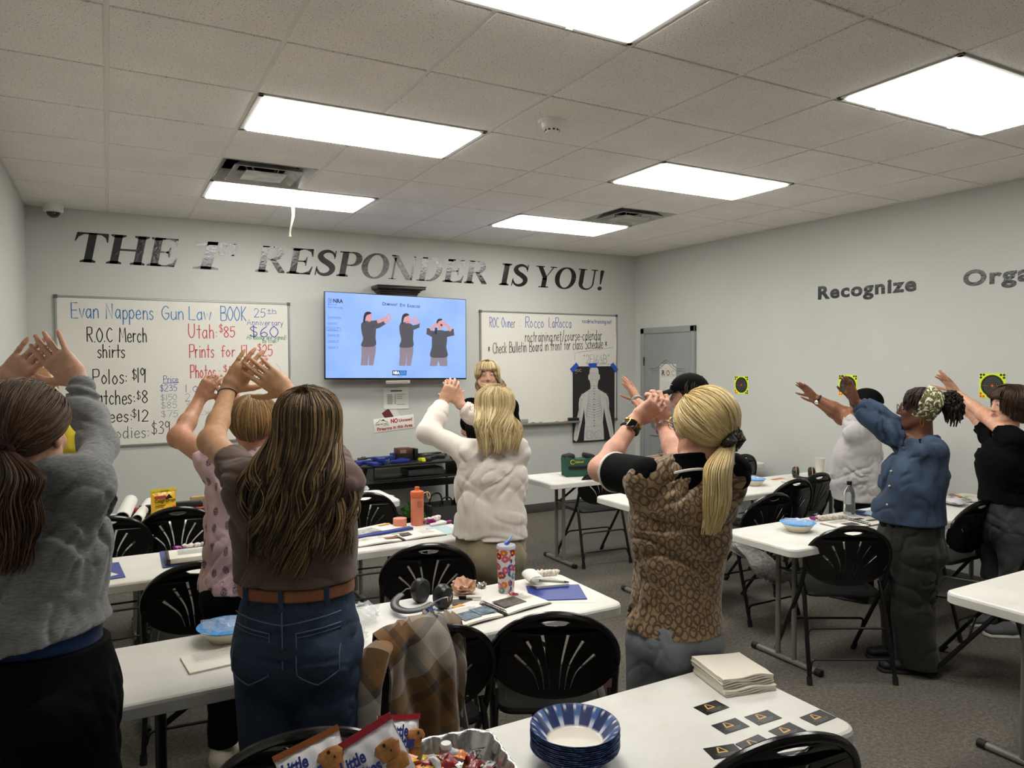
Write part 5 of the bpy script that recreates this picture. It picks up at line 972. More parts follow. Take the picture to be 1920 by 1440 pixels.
booklet('grey closed booklet seen over the row of chair backs', 4.78, .38, .05, .10, .16, (), spiral=False); sheet('paper_sheet', 'white papers between the paper cup and the grey shirt', 'paper', 5.27, .42, .22, .24, .1, M_PAPER, .006); pouch('clear_bag', 'flat clear bag behind the papers next to the grey shirt', 'bag', 5.33, .64, .1, .16, .05, .03, M_CLEAR); sheet('napkin', 'folded white napkin beside the ponytail end', 'napkin', 4.02, .33, .10, .06, .2, M_PAPER, .004)
foam_bowl('cream bowl with a blue rim at the near end of the bottle table', 3.39, -.755, r=.088); candy('purple-ended sweet packet beside the open booklet and water bottle', 3.80, -.665, -.35, L=.19)
booklet('open spiral booklet with grey photos beside the clear water bottle', 3.86, -.80, -.08, .20, .17, ((-.5, -.03, .09, .06), (.5, -.01, .07, .03), (.3, .05, .07, .03)), wave=.003)
t = thing('water_bottle', 'clear water bottle with a black cap beside the denim jacket', 'bottle', (4.03, -.615, Z)); M_PET = mat('clear_plastic', '#e6ecec', .06, trans=.92); MB().lathe([(.001, .004), (.028, 0), (.034, .008), (.034, .06), (.032, .066), (.034, .072), (.034, .135), (.026, .165), (.014, .18), (.014, .19)], n=26).build('body', M_PET, t); MB().cyl((0, 0, .188), (0, 0, .212), .016, n=18).build('cap', M_BLACK, t)
m = MB(); m.grid(lambda u, v: (.0348*math.cos(-1.2+u*.7), .0348*math.sin(-1.2+u*.7), .015+v*.11), 6, 2, .0006); m.build('label', M_BLACK, t)
t = thing('tablet', 'tablet with a pale blue screen in front of the denim jacket', 'tablet', (4.19, -.70, Z), -.2); MB().box((0, 0, .006), (.25, .17, .009), bev=.003).build('case', mat('case_navy', '#2c3560', .5), t); MB().box((0, 0, .0115), (.20, .13, .001)).build('screen', mat('tablet_screen', '#8fb2c6', .1), t); MB().box((-.09, .06, .014), (.05, .07, .012), Euler((0, 0, .6)), .004).build('folded_flap', mat('case_navy', '#2c3560', .5), t)
t = snack('snack bag lying flat behind the chair, between denim jacket and black shirt', 4.92, -.83, .15, -1.45, 0, .17, .17, M_LBO, Z+.022); booklet('open spiral booklet under the right snack bag', 5.12, -.68, -.3, .17, .2, (), wave=.002); sheet('leaflet', 'coloured leaflet near the wall at the right end of the bottle table', 'leaflet', 5.22, -.60, .14, .10, .3, mat('print_mixed', '#9a8f8a', .5, var=.6, vscale=60))
sheet('paper_sheet', 'white sheet at the table edge under the right snack bag', 'paper', 4.86, -.95, .24, .14, .05, M_PAPER)
# -- garments and bags on chairs and floor
def plaid():
    s_ = NT('plaid_wool'); tc = s_.n('ShaderNodeTexCoord'); mp = s_.n('ShaderNodeMapping'); mp.inputs['Rotation'].default_value = (0, math.radians(34), 0); s_.l(tc.outputs['Object'], mp.inputs[0]); sp = s_.n('ShaderNodeSeparateXYZ'); s_.l(mp.outputs[0], sp.inputs[0])
    st = [(0, C('#6b4a24')), (.18, C('#7d5626')), (.30, C('#23201f')), (.38, C('#6f5638')), (.52, C('#9d968c')), (.74, C('#a49d93')), (.80, C('#3d3937')), (.88, C('#7a5628'))]
    def band(o, ph): return s_.ramp(s_.math('FRACT', s_.math('ADD', s_.math('MULTIPLY', o, 3.4), ph)), st, 'CONSTANT')
    s_.base(s_.mix(.5, band(sp.outputs[0], .1), band(sp.outputs[2], .45))); s_.set(Roughness=.95); s_.bump(s_.noise(tc.outputs['Object'], 300, 3), .5, .003); s_.b.inputs['Sheen Weight'].default_value = .3; return s_.m
t = thing('plaid_jacket', 'brown and cream plaid wool jacket draped over a chair back', 'jacket', (.87, -1.40, 0)); M_PLAID = plaid()
def drape(x0, x1, drop, seed, y0=-.014, front=.16, flare=.04, shift=0.0, topz=.857):
    """cloth over the chair back: up the front, over the rim, down the rear"""
    def fn(u, v):
        x = x0+(x1-x0)*u; L_ = drop*(1+.10*math.sin(u*5+seed)); s_ = v*(front+L_); rim_ = topz-.95*(x+.02)**2*1.6
        if s_ < front: y = .030+.03*((front-s_)/front)**.5; z = rim_-(front-s_)
        else:
            d_ = s_-front; g_ = min(1, d_*7); y = y0+.030-.038*min(1, d_/.045)**.5-flare*(d_/drop)-g_*(.016*math.sin(u*9+seed)+.013*math.sin(u*19+seed*2+d_*7)+.010*math.sin(d_*23+u*6)); z = rim_+.004-d_; x += shift*d_+.014*math.sin(d_*11+u*5+seed)*g_
        return (x, y, z)
    return fn
m = MB(); m.grid(drape(-.17, .05, .40, 1.3, flare=.05, shift=.12), 44, 60, .007); m.build('body_panel', M_PLAID, t); m = MB(); m.grid(drape(-.0, .125, .33, 2.6, y0=.012, flare=.02, shift=.05), 26, 50, .007); m.build('front_panel', M_PLAID, t)
m = MB(); m.tube([(-.15, .0, .80), (-.190, -.05, .80), (-.225, -.075, .72), (-.235, -.08, .60), (-.24, -.075, .48), (-.238, -.06, .42)], [.035, .045, .046, .044, .042, .040], 14, flat=.6); m.build('sleeve', M_PLAID, t); m = MB(); m.ball((-.06, -.155, .47), .008, 10, 8); m.ball((.09, -.10, .62), .006, 8, 6); m.build('button', M_BLACK, t)
t = thing('orange_bag', 'dark bag with a brown and orange pattern on the seat of the plaid jacket chair', 'bag', (.83, -1.12, .455)); MB().box((0, 0, .05), (.16, .14, .10), bev=.03, seg=3).build('body', mat('bag_brown', '#5f3522', .7, var=.7, vscale=40), t)
t = thing('knit_sweater', 'grey and white knit sweater hanging off a chair seat', 'sweater', (3.60, -.13, .455)); m = MB()
for k in range(5): m.tube(catmull([(.10-.05*k, .10, .02), (.02-.02*k, 0, .045), (-.08, -.08+.02*k, .04-.01*k), (-.10+.03*k, -.20, -.03), (-.06+.04*k, -.25, -.12-.015*k)], 6), [.035+.008*math.sin(i*.7+k) for i in range(25)], 10, flat=.6)
m.build('knit', mat('sweater_grey', '#85827d', .95, var=.4, vscale=35, bump=.6, bscale=120, stretch=(1, 1, 3)), t)
t = thing('handbag', 'brown patterned handbag on the floor between chair and grey jeans', 'bag', (1.93, -.80, 0), .5); MB().box((0, 0, .12), (.34, .16, .22), bev=.05, seg=3).build('body', mat('bag_maroon', '#4a2a26', .6, var=.6, vscale=25), t); MB().tube(smoothpath([(-.10, 0, .20), (-.09, 0, .38), (.09, 0, .38), (.10, 0, .20)], .08), .009, 8).build('strap', mat('strap_tan', '#a98468', .5), t)
# ================================================================ figures: signed-distance bodies meshed as one surface
def vn(a): a = np.array(a, float); return a/(np.linalg.norm(a)+1e-12)
def hashn(i, j, k, s):
    n = (i*73856093 ^ j*19349663 ^ k*83492791 ^ (s*2654435761 & 0x7fffffff)) & 0x7fffffff
    n = (n*(n*n*15731+789221)+1376312589) & 0x7fffffff
    return n/1073741824.0-1.0
def vnoise(P, seed=1):
    f = np.floor(P).astype(np.int64); t = P-f; t = t*t*(3-2*t); r = 0
    for a in (0, 1):
        for b in (0, 1):
            for c in (0, 1):
                w = (t[:, 0] if a else 1-t[:, 0])*(t[:, 1] if b else 1-t[:, 1])*(t[:, 2] if c else 1-t[:, 2])
                r = r+w*hashn(f[:, 0]+a, f[:, 1]+b, f[:, 2]+c, seed)
    return r
class Sdf:
    def __init__(s, lo, hi, h):
        s.lo = np.array(lo, float); s.h = h; s.n = np.ceil((np.array(hi)-s.lo)/h).astype(int)+1
        s.F = np.full(s.n, .3, np.float32)
    def region(s, lo, hi):
        a = np.maximum(0, np.floor((np.array(lo)-s.lo)/s.h).astype(int)); b = np.minimum(s.n, np.ceil((np.array(hi)-s.lo)/s.h).astype(int)+1)
        if (b <= a).any(): return None, None
        ax = [(s.lo[i]+s.h*np.arange(a[i], b[i])).astype(np.float32) for i in range(3)]
        return (slice(a[0], b[0]), slice(a[1], b[1]), slice(a[2], b[2])), (ax[0][:, None, None], ax[1][None, :, None], ax[2][None, None, :])
    def merge(s, sl, d, k, op):
        A = s.F[sl]
        if op == 'sub': s.F[sl] = -s.smin(-A, d, k) if k > 0 else np.maximum(A, -d); return
        if op == 'int': s.F[sl] = np.maximum(A, d); return
        s.F[sl] = s.smin(A, d, k) if k > 0 else np.minimum(A, d)
    @staticmethod
    def smin(a, b, k):
        h = np.maximum(k-np.abs(a-b), 0)/k; return np.minimum(a, b)-h*h*(k*.25)
    def cap(s, a, b, ra, rb=None, k=.015, side=None, op='add', cuts=(), grow=0.0):
        """tapered capsule with elliptic section; radii (w along side, d)"""
        a = np.array(a, float); b = np.array(b, float); rb = ra if rb is None else rb
        ra = np.array(ra if isinstance(ra, (tuple, list)) else (ra, ra), float)+grow; rb = np.array(rb if isinstance(rb, (tuple, list)) else (rb, rb), float)+grow
        mx = max(ra.max(), rb.max())+max(k, .012)+3*s.h
        sl, X = s.region(np.minimum(a, b)-mx, np.maximum(a, b)+mx)
        if sl is None: return
        L = np.linalg.norm(b-a); u = (b-a)/L if L > 1e-6 else np.array((0, 0, 1.))
        if side is None: side = np.cross(u, (0, 0, 1.)) if abs(u[2]) < .95 else np.array((1., 0, 0))
        sd = np.array(side, float); sd = vn(sd-u*np.dot(sd, u)); fw = np.cross(u, sd)
        dx = [X[i]-a[i] for i in range(3)]
        dot = lambda v: dx[0]*v[0]+dx[1]*v[1]+dx[2]*v[2]
        z = dot(u); t = np.clip(z/max(L, 1e-6), 0, 1); x = dot(sd); y = dot(fw); z = z-t*L
        w = ra[0]+(rb[0]-ra[0])*t; d = ra[1]+(rb[1]-ra[1])*t; m = np.minimum(w, d)
        k0 = np.sqrt((x/w)**2+(y/d)**2+(z/m)**2)+1e-6; k1 = np.sqrt((x/(w*w))**2+(y/(d*d))**2+(z/(m*m))**2)+1e-6
        D = k0*(k0-1)/k1
        for c, nrm in cuts: D = np.maximum(D, sum((X[i]-c[i])*nrm[i] for i in range(3)))
        s.merge(sl, D.astype(np.float32), k, op)
    def ell(s, c, r, M=None, k=.015, op='add', cuts=()):
        c = np.array(c, float); r = np.array(r, float); M = np.eye(3) if M is None else np.array(M)  # rows: local axes in world
        mx = r.max()+max(k, .012)+3*s.h; sl, X = s.region(c-mx, c+mx)
        if sl is None: return
        q = [sum((X[i]-c[i])*M[j][i] for i in range(3)) for j in range(3)]
        k0 = np.sqrt(sum((q[j]/r[j])**2 for j in range(3)))+1e-6; k1 = np.sqrt(sum((q[j]/r[j]**2)**2 for j in range(3)))+1e-6
        D = k0*(k0-1)/k1
        for cc, nrm in cuts: D = np.maximum(D, sum((X[i]-cc[i])*nrm[i] for i in range(3)))
        s.merge(sl, D.astype(np.float32), k, op)
    def plane(s, c, nrm, wav=None):
        """keep what lies on the negative side"""
        _, X = s.region(s.lo, s.lo+s.h*s.n); D = sum((X[i]-c[i])*nrm[i] for i in range(3))
        s.F = np.maximum(s.F, D.astype(np.float32))
    def displace(s, fn, band=.03):
        I = np.argwhere(np.abs(s.F) < band)
        if len(I): s.F[I[:, 0], I[:, 1], I[:, 2]] += fn(s.lo+I*s.h).astype(np.float32)
    def nets(s, smooth=1):
        F = s.F; F[0], F[-1] = .1, .1; F[:, 0], F[:, -1] = .1, .1; F[:, :, 0], F[:, :, -1] = .1, .1
        S = F < 0; c = np.zeros(np.array(F.shape)-1, np.int8)
        for a in (0, 1):
            for b in (0, 1):
                for d in (0, 1): c += S[a:S.shape[0]-1+a, b:S.shape[1]-1+b, d:S.shape[2]-1+d]
        I = np.argwhere((c > 0) & (c < 8)); vid = np.full(c.shape, -1, np.int32); vid[I[:, 0], I[:, 1], I[:, 2]] = np.arange(len(I))
        off = np.array([(a, b, d) for a in (0, 1) for b in (0, 1) for d in (0, 1)])
        V = np.stack([F[I[:, 0]+o[0], I[:, 1]+o[1], I[:, 2]+o[2]] for o in off], 1)
        acc = np.zeros((len(I), 3)); cnt = np.zeros(len(I))
        for i in range(8):
            for j in range(i+1, 8):
                if np.abs(off[i]-off[j]).sum() != 1: continue
                m = (V[:, i] < 0) != (V[:, j] < 0); t = np.where(m, V[:, i]/np.where(m, V[:, i]-V[:, j], 1), 0)
                acc += np.where(m[:, None], off[i]+(off[j]-off[i])*t[:, None], 0); cnt += m
        P = s.lo+(I+acc/cnt[:, None])*s.h; Q = []
        for ax in range(3):
            b, d = [(1, 2), (2, 0), (0, 1)][ax]
            sl0 = [slice(None)]*3; sl1 = [slice(None)]*3; sl0[ax] = slice(0, -1); sl1[ax] = slice(1, None)
            A = S[tuple(sl0)]; B = S[tuple(sl1)]; E = np.argwhere(A != B); E = E[(E[:, b] > 0) & (E[:, d] > 0)]
            ins = A[E[:, 0], E[:, 1], E[:, 2]]; q = []
            for ob, od in ((0, 0), (1, 0), (1, 1), (0, 1)):
                e = E.copy(); e[:, b] -= ob; e[:, d] -= od; q.append(vid[e[:, 0], e[:, 1], e[:, 2]])
            q = np.stack(q, 1); q[~ins] = q[~ins][:, ::-1]; Q.append(q)
        Q = np.concatenate(Q); Q = Q[(Q >= 0).all(1)]
        for _ in range(smooth):
            sm = np.zeros_like(P); ct = np.zeros(len(P))
            for i in range(4):
                a, b2 = Q[:, i], Q[:, (i+1) % 4]
                for kk in range(3): sm[:, kk] += np.bincount(a, P[b2, kk], len(P))+np.bincount(b2, P[a, kk], len(P))
                ct += np.bincount(a, minlength=len(P))+np.bincount(b2, minlength=len(P))
            P = P*.5+.5*sm/np.maximum(ct, 1)[:, None]
        return P, Q
    def mesh(s, name, origin=(0, 0, 0), smooth=1, colour=None):
        P, Q = s.nets(smooth); me = bpy.data.meshes.new(name)
        me.vertices.add(len(P)); me.vertices.foreach_set('co', (P-np.array(origin)).astype(np.float32).ravel())
        me.loops.add(Q.size); me.loops.foreach_set('vertex_index', Q.astype(np.int32).ravel())
        me.polygons.add(len(Q)); me.polygons.foreach_set('loop_start', np.arange(0, Q.size, 4, dtype=np.int32)); me.polygons.foreach_set('loop_total', np.full(len(Q), 4, np.int32))
        me.update(calc_edges=True); me.validate(); me.shade_smooth()
        if colour is not None:
            at = me.color_attributes.new('tint', 'FLOAT_COLOR', 'POINT'); cc = np.ones((len(P), 4), np.float32); cc[:, :3] = colour(P); at.data.foreach_set('color', cc.ravel())
        s.F = None; return me
# ---- hands
FINGER = ((.073, .0300, .000, 7), (.083, .0095, .003, 1.5), (.077, -.0110, .000, -4), (.060, -.0300, -.009, -11))
def rotv(v, ax, a):
    v = np.array(v, float); ax = vn(ax); c, s_ = math.cos(a), math.sin(a); return v*c+np.cross(ax, v)*s_+ax*np.dot(ax, v)*(1-c)
def hand(S, W, D, T, right, curl=(12, 12, 12, 14), spread=1.0, thumb=(.75, .62, .25), sc=1.0, tcurl=12, fan=(0, 0, 0, 0), fine=False):
    """wrist W, D towards the knuckles, T towards the thumb side; returns finger tips"""
    D = vn(D); T = np.array(T, float); T = vn(T-D*np.dot(T, D)); N = np.cross(D, T)*(-1 if right else 1); tips = []
    S.cap(W-D*.012*sc, W+D*.03*sc, (.026*sc, .019*sc), (.033*sc, .0165*sc), .012, T)
    S.cap(W+D*.03*sc, W+D*.082*sc, (.032*sc, .0150*sc), (.0365*sc, .0118*sc), .012, T)
    S.cap(W+D*.018*sc+T*.014*sc+N*.009*sc, W+D*.052*sc+T*.024*sc+N*.006*sc, .0155*sc, .0135*sc, .012)
    S.cap(W+D*.02*sc-T*.022*sc+N*.006*sc, W+D*.06*sc-T*.026*sc+N*.004*sc, .0125*sc, .011*sc, .01)
    for i, (L, o, e, sp) in enumerate(FINGER):
        p = W+(D*(.086+e)+T*o)*sc; d = rotv(D, N, math.radians((sp*spread+fan[i])*(1 if np.dot(np.cross(N, D), T) > 0 else -1)))
        c = curl[i] if isinstance(curl, (tuple, list)) else curl; c = c if isinstance(c, (tuple, list)) else (c*.6, c, c*.8)
        ax = vn(np.cross(d, N)); r = (.0092, .0082, .0074, .0062) if i < 3 else (.0080, .0071, .0064, .0054); q = p-d*.02*sc
        S.cap(q, p, r[0]*1.02*sc, r[0]*sc, .009)
        for j, f in enumerate((.46, .30, .24)):
            d = rotv(d, ax, math.radians(c[j])); e2 = p+d*L*f*sc
            S.cap(p, e2, r[j]*sc, r[j+1]*sc, .0022)
            if fine and j < 2: S.ell(e2, (r[j+1]*1.09*sc,)*3, None, .003)
            p = e2
        tips.append(p)
    p = W+(D*.026+T*.027+N*.004)*sc; d = vn(T*thumb[0]+D*thumb[1]+N*thumb[2]); ax = vn(np.cross(d, D-T*.3+N*.5))
    for L, r0, r1 in ((.040, .0135, .0108), (.032, .0106, .0094), (.027, .0094, .0072)):
        e2 = p+d*L*sc; S.cap(p, e2, r0*sc, r1*sc, .006 if L > .035 else .003); p = e2; d = rotv(d, ax, math.radians(tcurl))
    tips.append(p); return tips
# ---- heads: f = facing, u = up; c = centre of the head (between the ears)
def headframe(f, u=(0, 0, 1)):
    f = vn(f); u = np.array(u, float); u = vn(u-f*np.dot(f, u)); r = np.cross(f, u); return r, f, u   # r: the person's right
def head(S, c, f, u=(0, 0, 1), sc=1.0, nose=1.0, wide=1.0):
    r, f, u = headframe(f, u); c = np.array(c, float); M = [r, f, u]; p = lambda x, y, z: c+(r*x+f*y+u*z)*sc
    S.ell(p(0, -.012, .035), (.073*wide*sc, .094*sc, .083*sc), M, .02)
    S.ell(p(0, .028, -.02), (.060*wide*sc, .066*sc, .078*sc), M, .03)
    S.ell(p(0, .052, -.078), (.036*wide*sc, .036*sc, .032*sc), M, .03)          # chin and jaw
    for s_ in (-1, 1):
        S.cap(p(s_*.056*wide, .0, -.045), p(s_*.026, .062, -.085), .021*sc, .016*sc, .022)
        S.ell(p(s_*.035, .066, -.022), (.022*sc, .018*sc, .018*sc), M, .016)      # cheek
        S.ell(p(s_*.031, .098, .014), (.0155*sc, .0125*sc, .0095*sc), M, .008, 'sub')  # eye socket
        S.cap(p(s_*.014, .090, .031), p(s_*.046, .076, .030), .0075*sc, .006*sc, .008)    # brow
        S.ell(p(s_*.031, .0795, .014), (.0135*sc, .0125*sc, .0105*sc), M, .003)   # lid
        S.ell(p(s_*.0745*wide, -.008, .0), (.007*sc, .018*sc, .030*sc), M, .004)    # ear
        S.ell(p(s_*.081*wide, -.002, .004), (.004*sc, .009*sc, .014*sc), M, .003, 'sub')
        S.ell(p(s_*.011, .098, -.026), (.0075*sc*nose, .009*sc, .0065*sc), M, .005)
    S.cap(p(0, .090, .022), p(0, .107*(.93+.07*nose), -.020), (.0075*sc,)*2, (.0105*sc*nose, .010*sc), .010)
    S.cap(p(-.019, .0865, -.0515), p(.019, .0865, -.0515), (.0045*sc, .008*sc), None, .006, u)
    S.cap(p(-.015, .0855, -.061), p(.015, .0855, -.061), (.005*sc, .008*sc), None, .006, u)
    S.cap(p(-.023, .0925, -.0565), p(.023, .0925, -.0565), (.0012*sc, .004*sc), None, .003, u, 'sub')
    return M, p
def facepaint(P, col, M, c, sc, lip, skin, brow):
    q = (P-c)@np.array(M).T/sc; x, y, z = q[:, 0], q[:, 1], q[:, 2]
    m = np.clip(1.4-np.sqrt((x/.024)**2+((z+.0565)/.0115)**2), 0, 1)*np.clip((y-.075)/.008, 0, 1)*(y < .125); m = np.clip(m*2.5, 0, 1)[:, None]
    col = col*(1-m)+np.array(lip)*m
    xx = np.abs(x); bz = .032+.004*np.sin(np.clip((xx-.012)/.036, 0, 1)*3.1)
    b = np.clip(1.3-np.sqrt(((xx-.030)/.020)**2+((z-bz)/.0045)**2), 0, 1)*np.clip((y-.06)/.01, 0, 1)*(y < .125); b = np.clip(b*2, 0, .85)[:, None]
    col = col*(1-b)+np.array(brow)*b
    k = np.clip(1-np.sqrt(((xx-.034)/.022)**2+((z+.022)/.02)**2), 0, 1)*np.clip((y-.05)/.02, 0, 1)*(y < .125); k = (k*.35)[:, None]
    return col*(1-k)+col*np.array((1.12, .80, .78))*k
def skinmat(name, rough=.48):
    t = NT(name); at = t.n('ShaderNodeVertexColor', layer_name='tint'); v = t.co('Object')
    f = t.noise(v, 55, 4, .6); g = t.noise(v, 9, 3)
    k = t.ramp(f, [(.3, (.86, .84, .84, 1)), (.7, (1.08, 1.07, 1.06, 1))]); k2 = t.ramp(g, [(.3, (.93, .90, .89, 1)), (.7, (1.05, 1.05, 1.05, 1))])
    t.base(t.mix(1.0, t.mix(1.0, at.outputs[0], k, 'MULTIPLY'), k2, 'MULTIPLY')); t.set(Roughness=rough); t.b.inputs['Specular IOR Level'].default_value = .35
    t.b.inputs['Subsurface Weight'].default_value = .12; t.b.inputs['Subsurface Radius'].default_value = (.010, .004, .002); t.b.inputs['Subsurface Scale'].default_value = 1.0
    t.bump(t.noise(v, 260, 3), .10, .0015); return t.m
M_SKIN = skinmat('skin')
def eyeballs(p, sc, parent, org, iris='#3a2a1c'):
    for s_ in (-1, 1):
        c = p(s_*.031, .0795, .0125); m = MB(); m.ball(c-np.array(org), .0118*sc, 14, 10); e = m.build('eye', mat('eye_white', '#d9d2c8', .2), parent)
        f = vn(p(0, 1, 0)-p(0, 0, 0)); m = MB(); m.ball(c+f*.0078*sc-np.array(org), .0056*sc, 10, 8); m.build('iris', mat('iris_'+iris[1:], iris, .15), e)
        u = vn(p(0, 0, 1)-p(0, 0, 0)); r = vn(p(1, 0, 0)-p(0, 0, 0)); o = np.array(org)
        m = MB(); m.tube([tuple(c-o+(r*math.sin(a)*.0150+f*(math.cos(a)*.0135)+u*(.0042-.004*abs(math.sin(a))))*sc) for a in [(-.95+1.9*k/8) for k in range(9)]], .0012*sc, 5); m.build('eyelashes', mat('lash', '#16100c', .6), e)
# ---- cloth folds
def folds(dirv, freq, amp, seed, mask=None, warp=.35, extra=None):
    """creases and soft rolls running along dirv"""
    d = vn(dirv); a = vn(np.cross(d, (.3, .5, .81))); b = np.cross(d, a)
    def fn(P):
        w = np.stack([vnoise(P*4.0, seed+k) for k in (1, 2, 3)], 1)*warp
        Q = np.stack([(P@a)*freq, (P@b)*freq, (P@d)*freq*.22], 1)+w*2.2
        n = vnoise(Q, seed); n2 = vnoise(Q*1.9+7.3, seed+5); reg = np.clip(.35+1.3*vnoise(P*4.5+3.1, seed+9), .12, 1)
        v = amp*reg*(1.5*np.exp(-(n/.13)**2)+.9*np.exp(-(n2/.16)**2)-1.0*np.abs(n)-.5)
        if mask is not None: v = v*mask(P)
        return v
    return fn
def cloth(name, hexcol, rough=.85, weave=420, var=.10, vs=6, stretch=(1, 1, 1), sheen=.15, bump=.25):
    t = NT(name); c = C(hexcol); v = t.co('Object', stretch); t.set(Roughness=rough); t.b.inputs['Specular IOR Level'].default_value = .2
    t.base(t.ramp(t.noise(v, vs, 4, .6), [(.3, dk(c, 1-var)), (.7, tuple(min(1, x*(1+var)) for x in c[:3])+(1,))]))
    t.b.inputs['Sheen Weight'].default_value = sheen*(0 if max(c[:3]) < .02 else 1); t.b.inputs['Specular IOR Level'].default_value = .08 if max(c[:3]) < .02 else .2; t.bump(t.noise(t.co('Object'), weave, 2), bump, .0015); return t.m
# ---- hair
def hairmat(name, stops, rough=.52, spec=.22):
    t = NT(name); g = t.n('ShaderNodeNewGeometry'); v = t.co('Object')
    n = t.noise(t.co('Object', (1, 1, .12)), 140, 3, .6); k = t.math('ADD', t.math('MULTIPLY', g.outputs['Random Per Island'], .72), t.math('MULTIPLY', n, .28))
    t.base(t.ramp(k, [(p, C(h)) for p, h in stops])); t.set(Roughness=rough); t.b.inputs['Specular IOR Level'].default_value = spec
    t.b.inputs['Anisotropic'].default_value = .5; return t.m
def strands(name, paths, r, mt, parent, org, n=5, flat=.6, tip=.25):
    """locks of hair as tapered tubes in one mesh"""
    V = []; Fc = []; k0 = 0; o = np.array(org)
    ang = np.linspace(0, 2*np.pi, n, endpoint=False)
    for P in paths:
        P = np.array(P)-o; m = len(P); T = np.gradient(P, axis=0); T /= np.linalg.norm(T, axis=1)[:, None]+1e-9
        u = np.cross(T, (.37, .61, .23)); u /= np.linalg.norm(u, axis=1)[:, None]+1e-9; w = np.cross(T, u); rr = r*RNG.uniform(.65, 1.25)
        s_ = np.linspace(0, 1, m); rad = rr*np.minimum(1, .45+s_*5)*np.where(s_ > .7, 1-(s_-.7)/.3*(1-tip), 1)
        R = P[:, None]+(u[:, None]*np.cos(ang)[None, :, None]+w[:, None]*np.sin(ang)[None, :, None]*flat)*rad[:, None, None]
        V.append(R.reshape(-1, 3)); i = np.arange(m-1)[:, None]*n; j = np.arange(n)[None]; j2 = (j+1) % n
        Fc.append(np.stack([i+j, i+j2, i+n+j2, i+n+j], -1).reshape(-1, 4)+k0); k0 += m*n
    V = np.concatenate(V); Fc = np.concatenate(Fc); me = bpy.data.meshes.new(name)
    me.vertices.add(len(V)); me.vertices.foreach_set('co', V.astype(np.float32).ravel()); me.loops.add(Fc.size); me.loops.foreach_set('vertex_index', Fc.astype(np.int32).ravel())
    me.polygons.add(len(Fc)); me.polygons.foreach_set('loop_start', np.arange(0, Fc.size, 4, dtype=np.int32)); me.polygons.foreach_set('loop_total', np.full(len(Fc), 4, np.int32))
    me.update(calc_edges=True); me.shade_smooth(); return link(name, me, mt, parent)
def spath(P, n): # smooth resample
    return np.array(catmull([tuple(p) for p in P], n))
def scalp(p, az, el, o=.0, rx=.078, ry=.100, rz=.090):
    """point on the head ellipsoid: az 0 = back, + = person's right, el from -90..90"""
    a, e = math.radians(az), math.radians(el)
    return p((rx+o)*math.cos(e)*math.sin(a), -.012-(ry+o)*math.cos(e)*math.cos(a), .035+(rz+o)*math.sin(e))

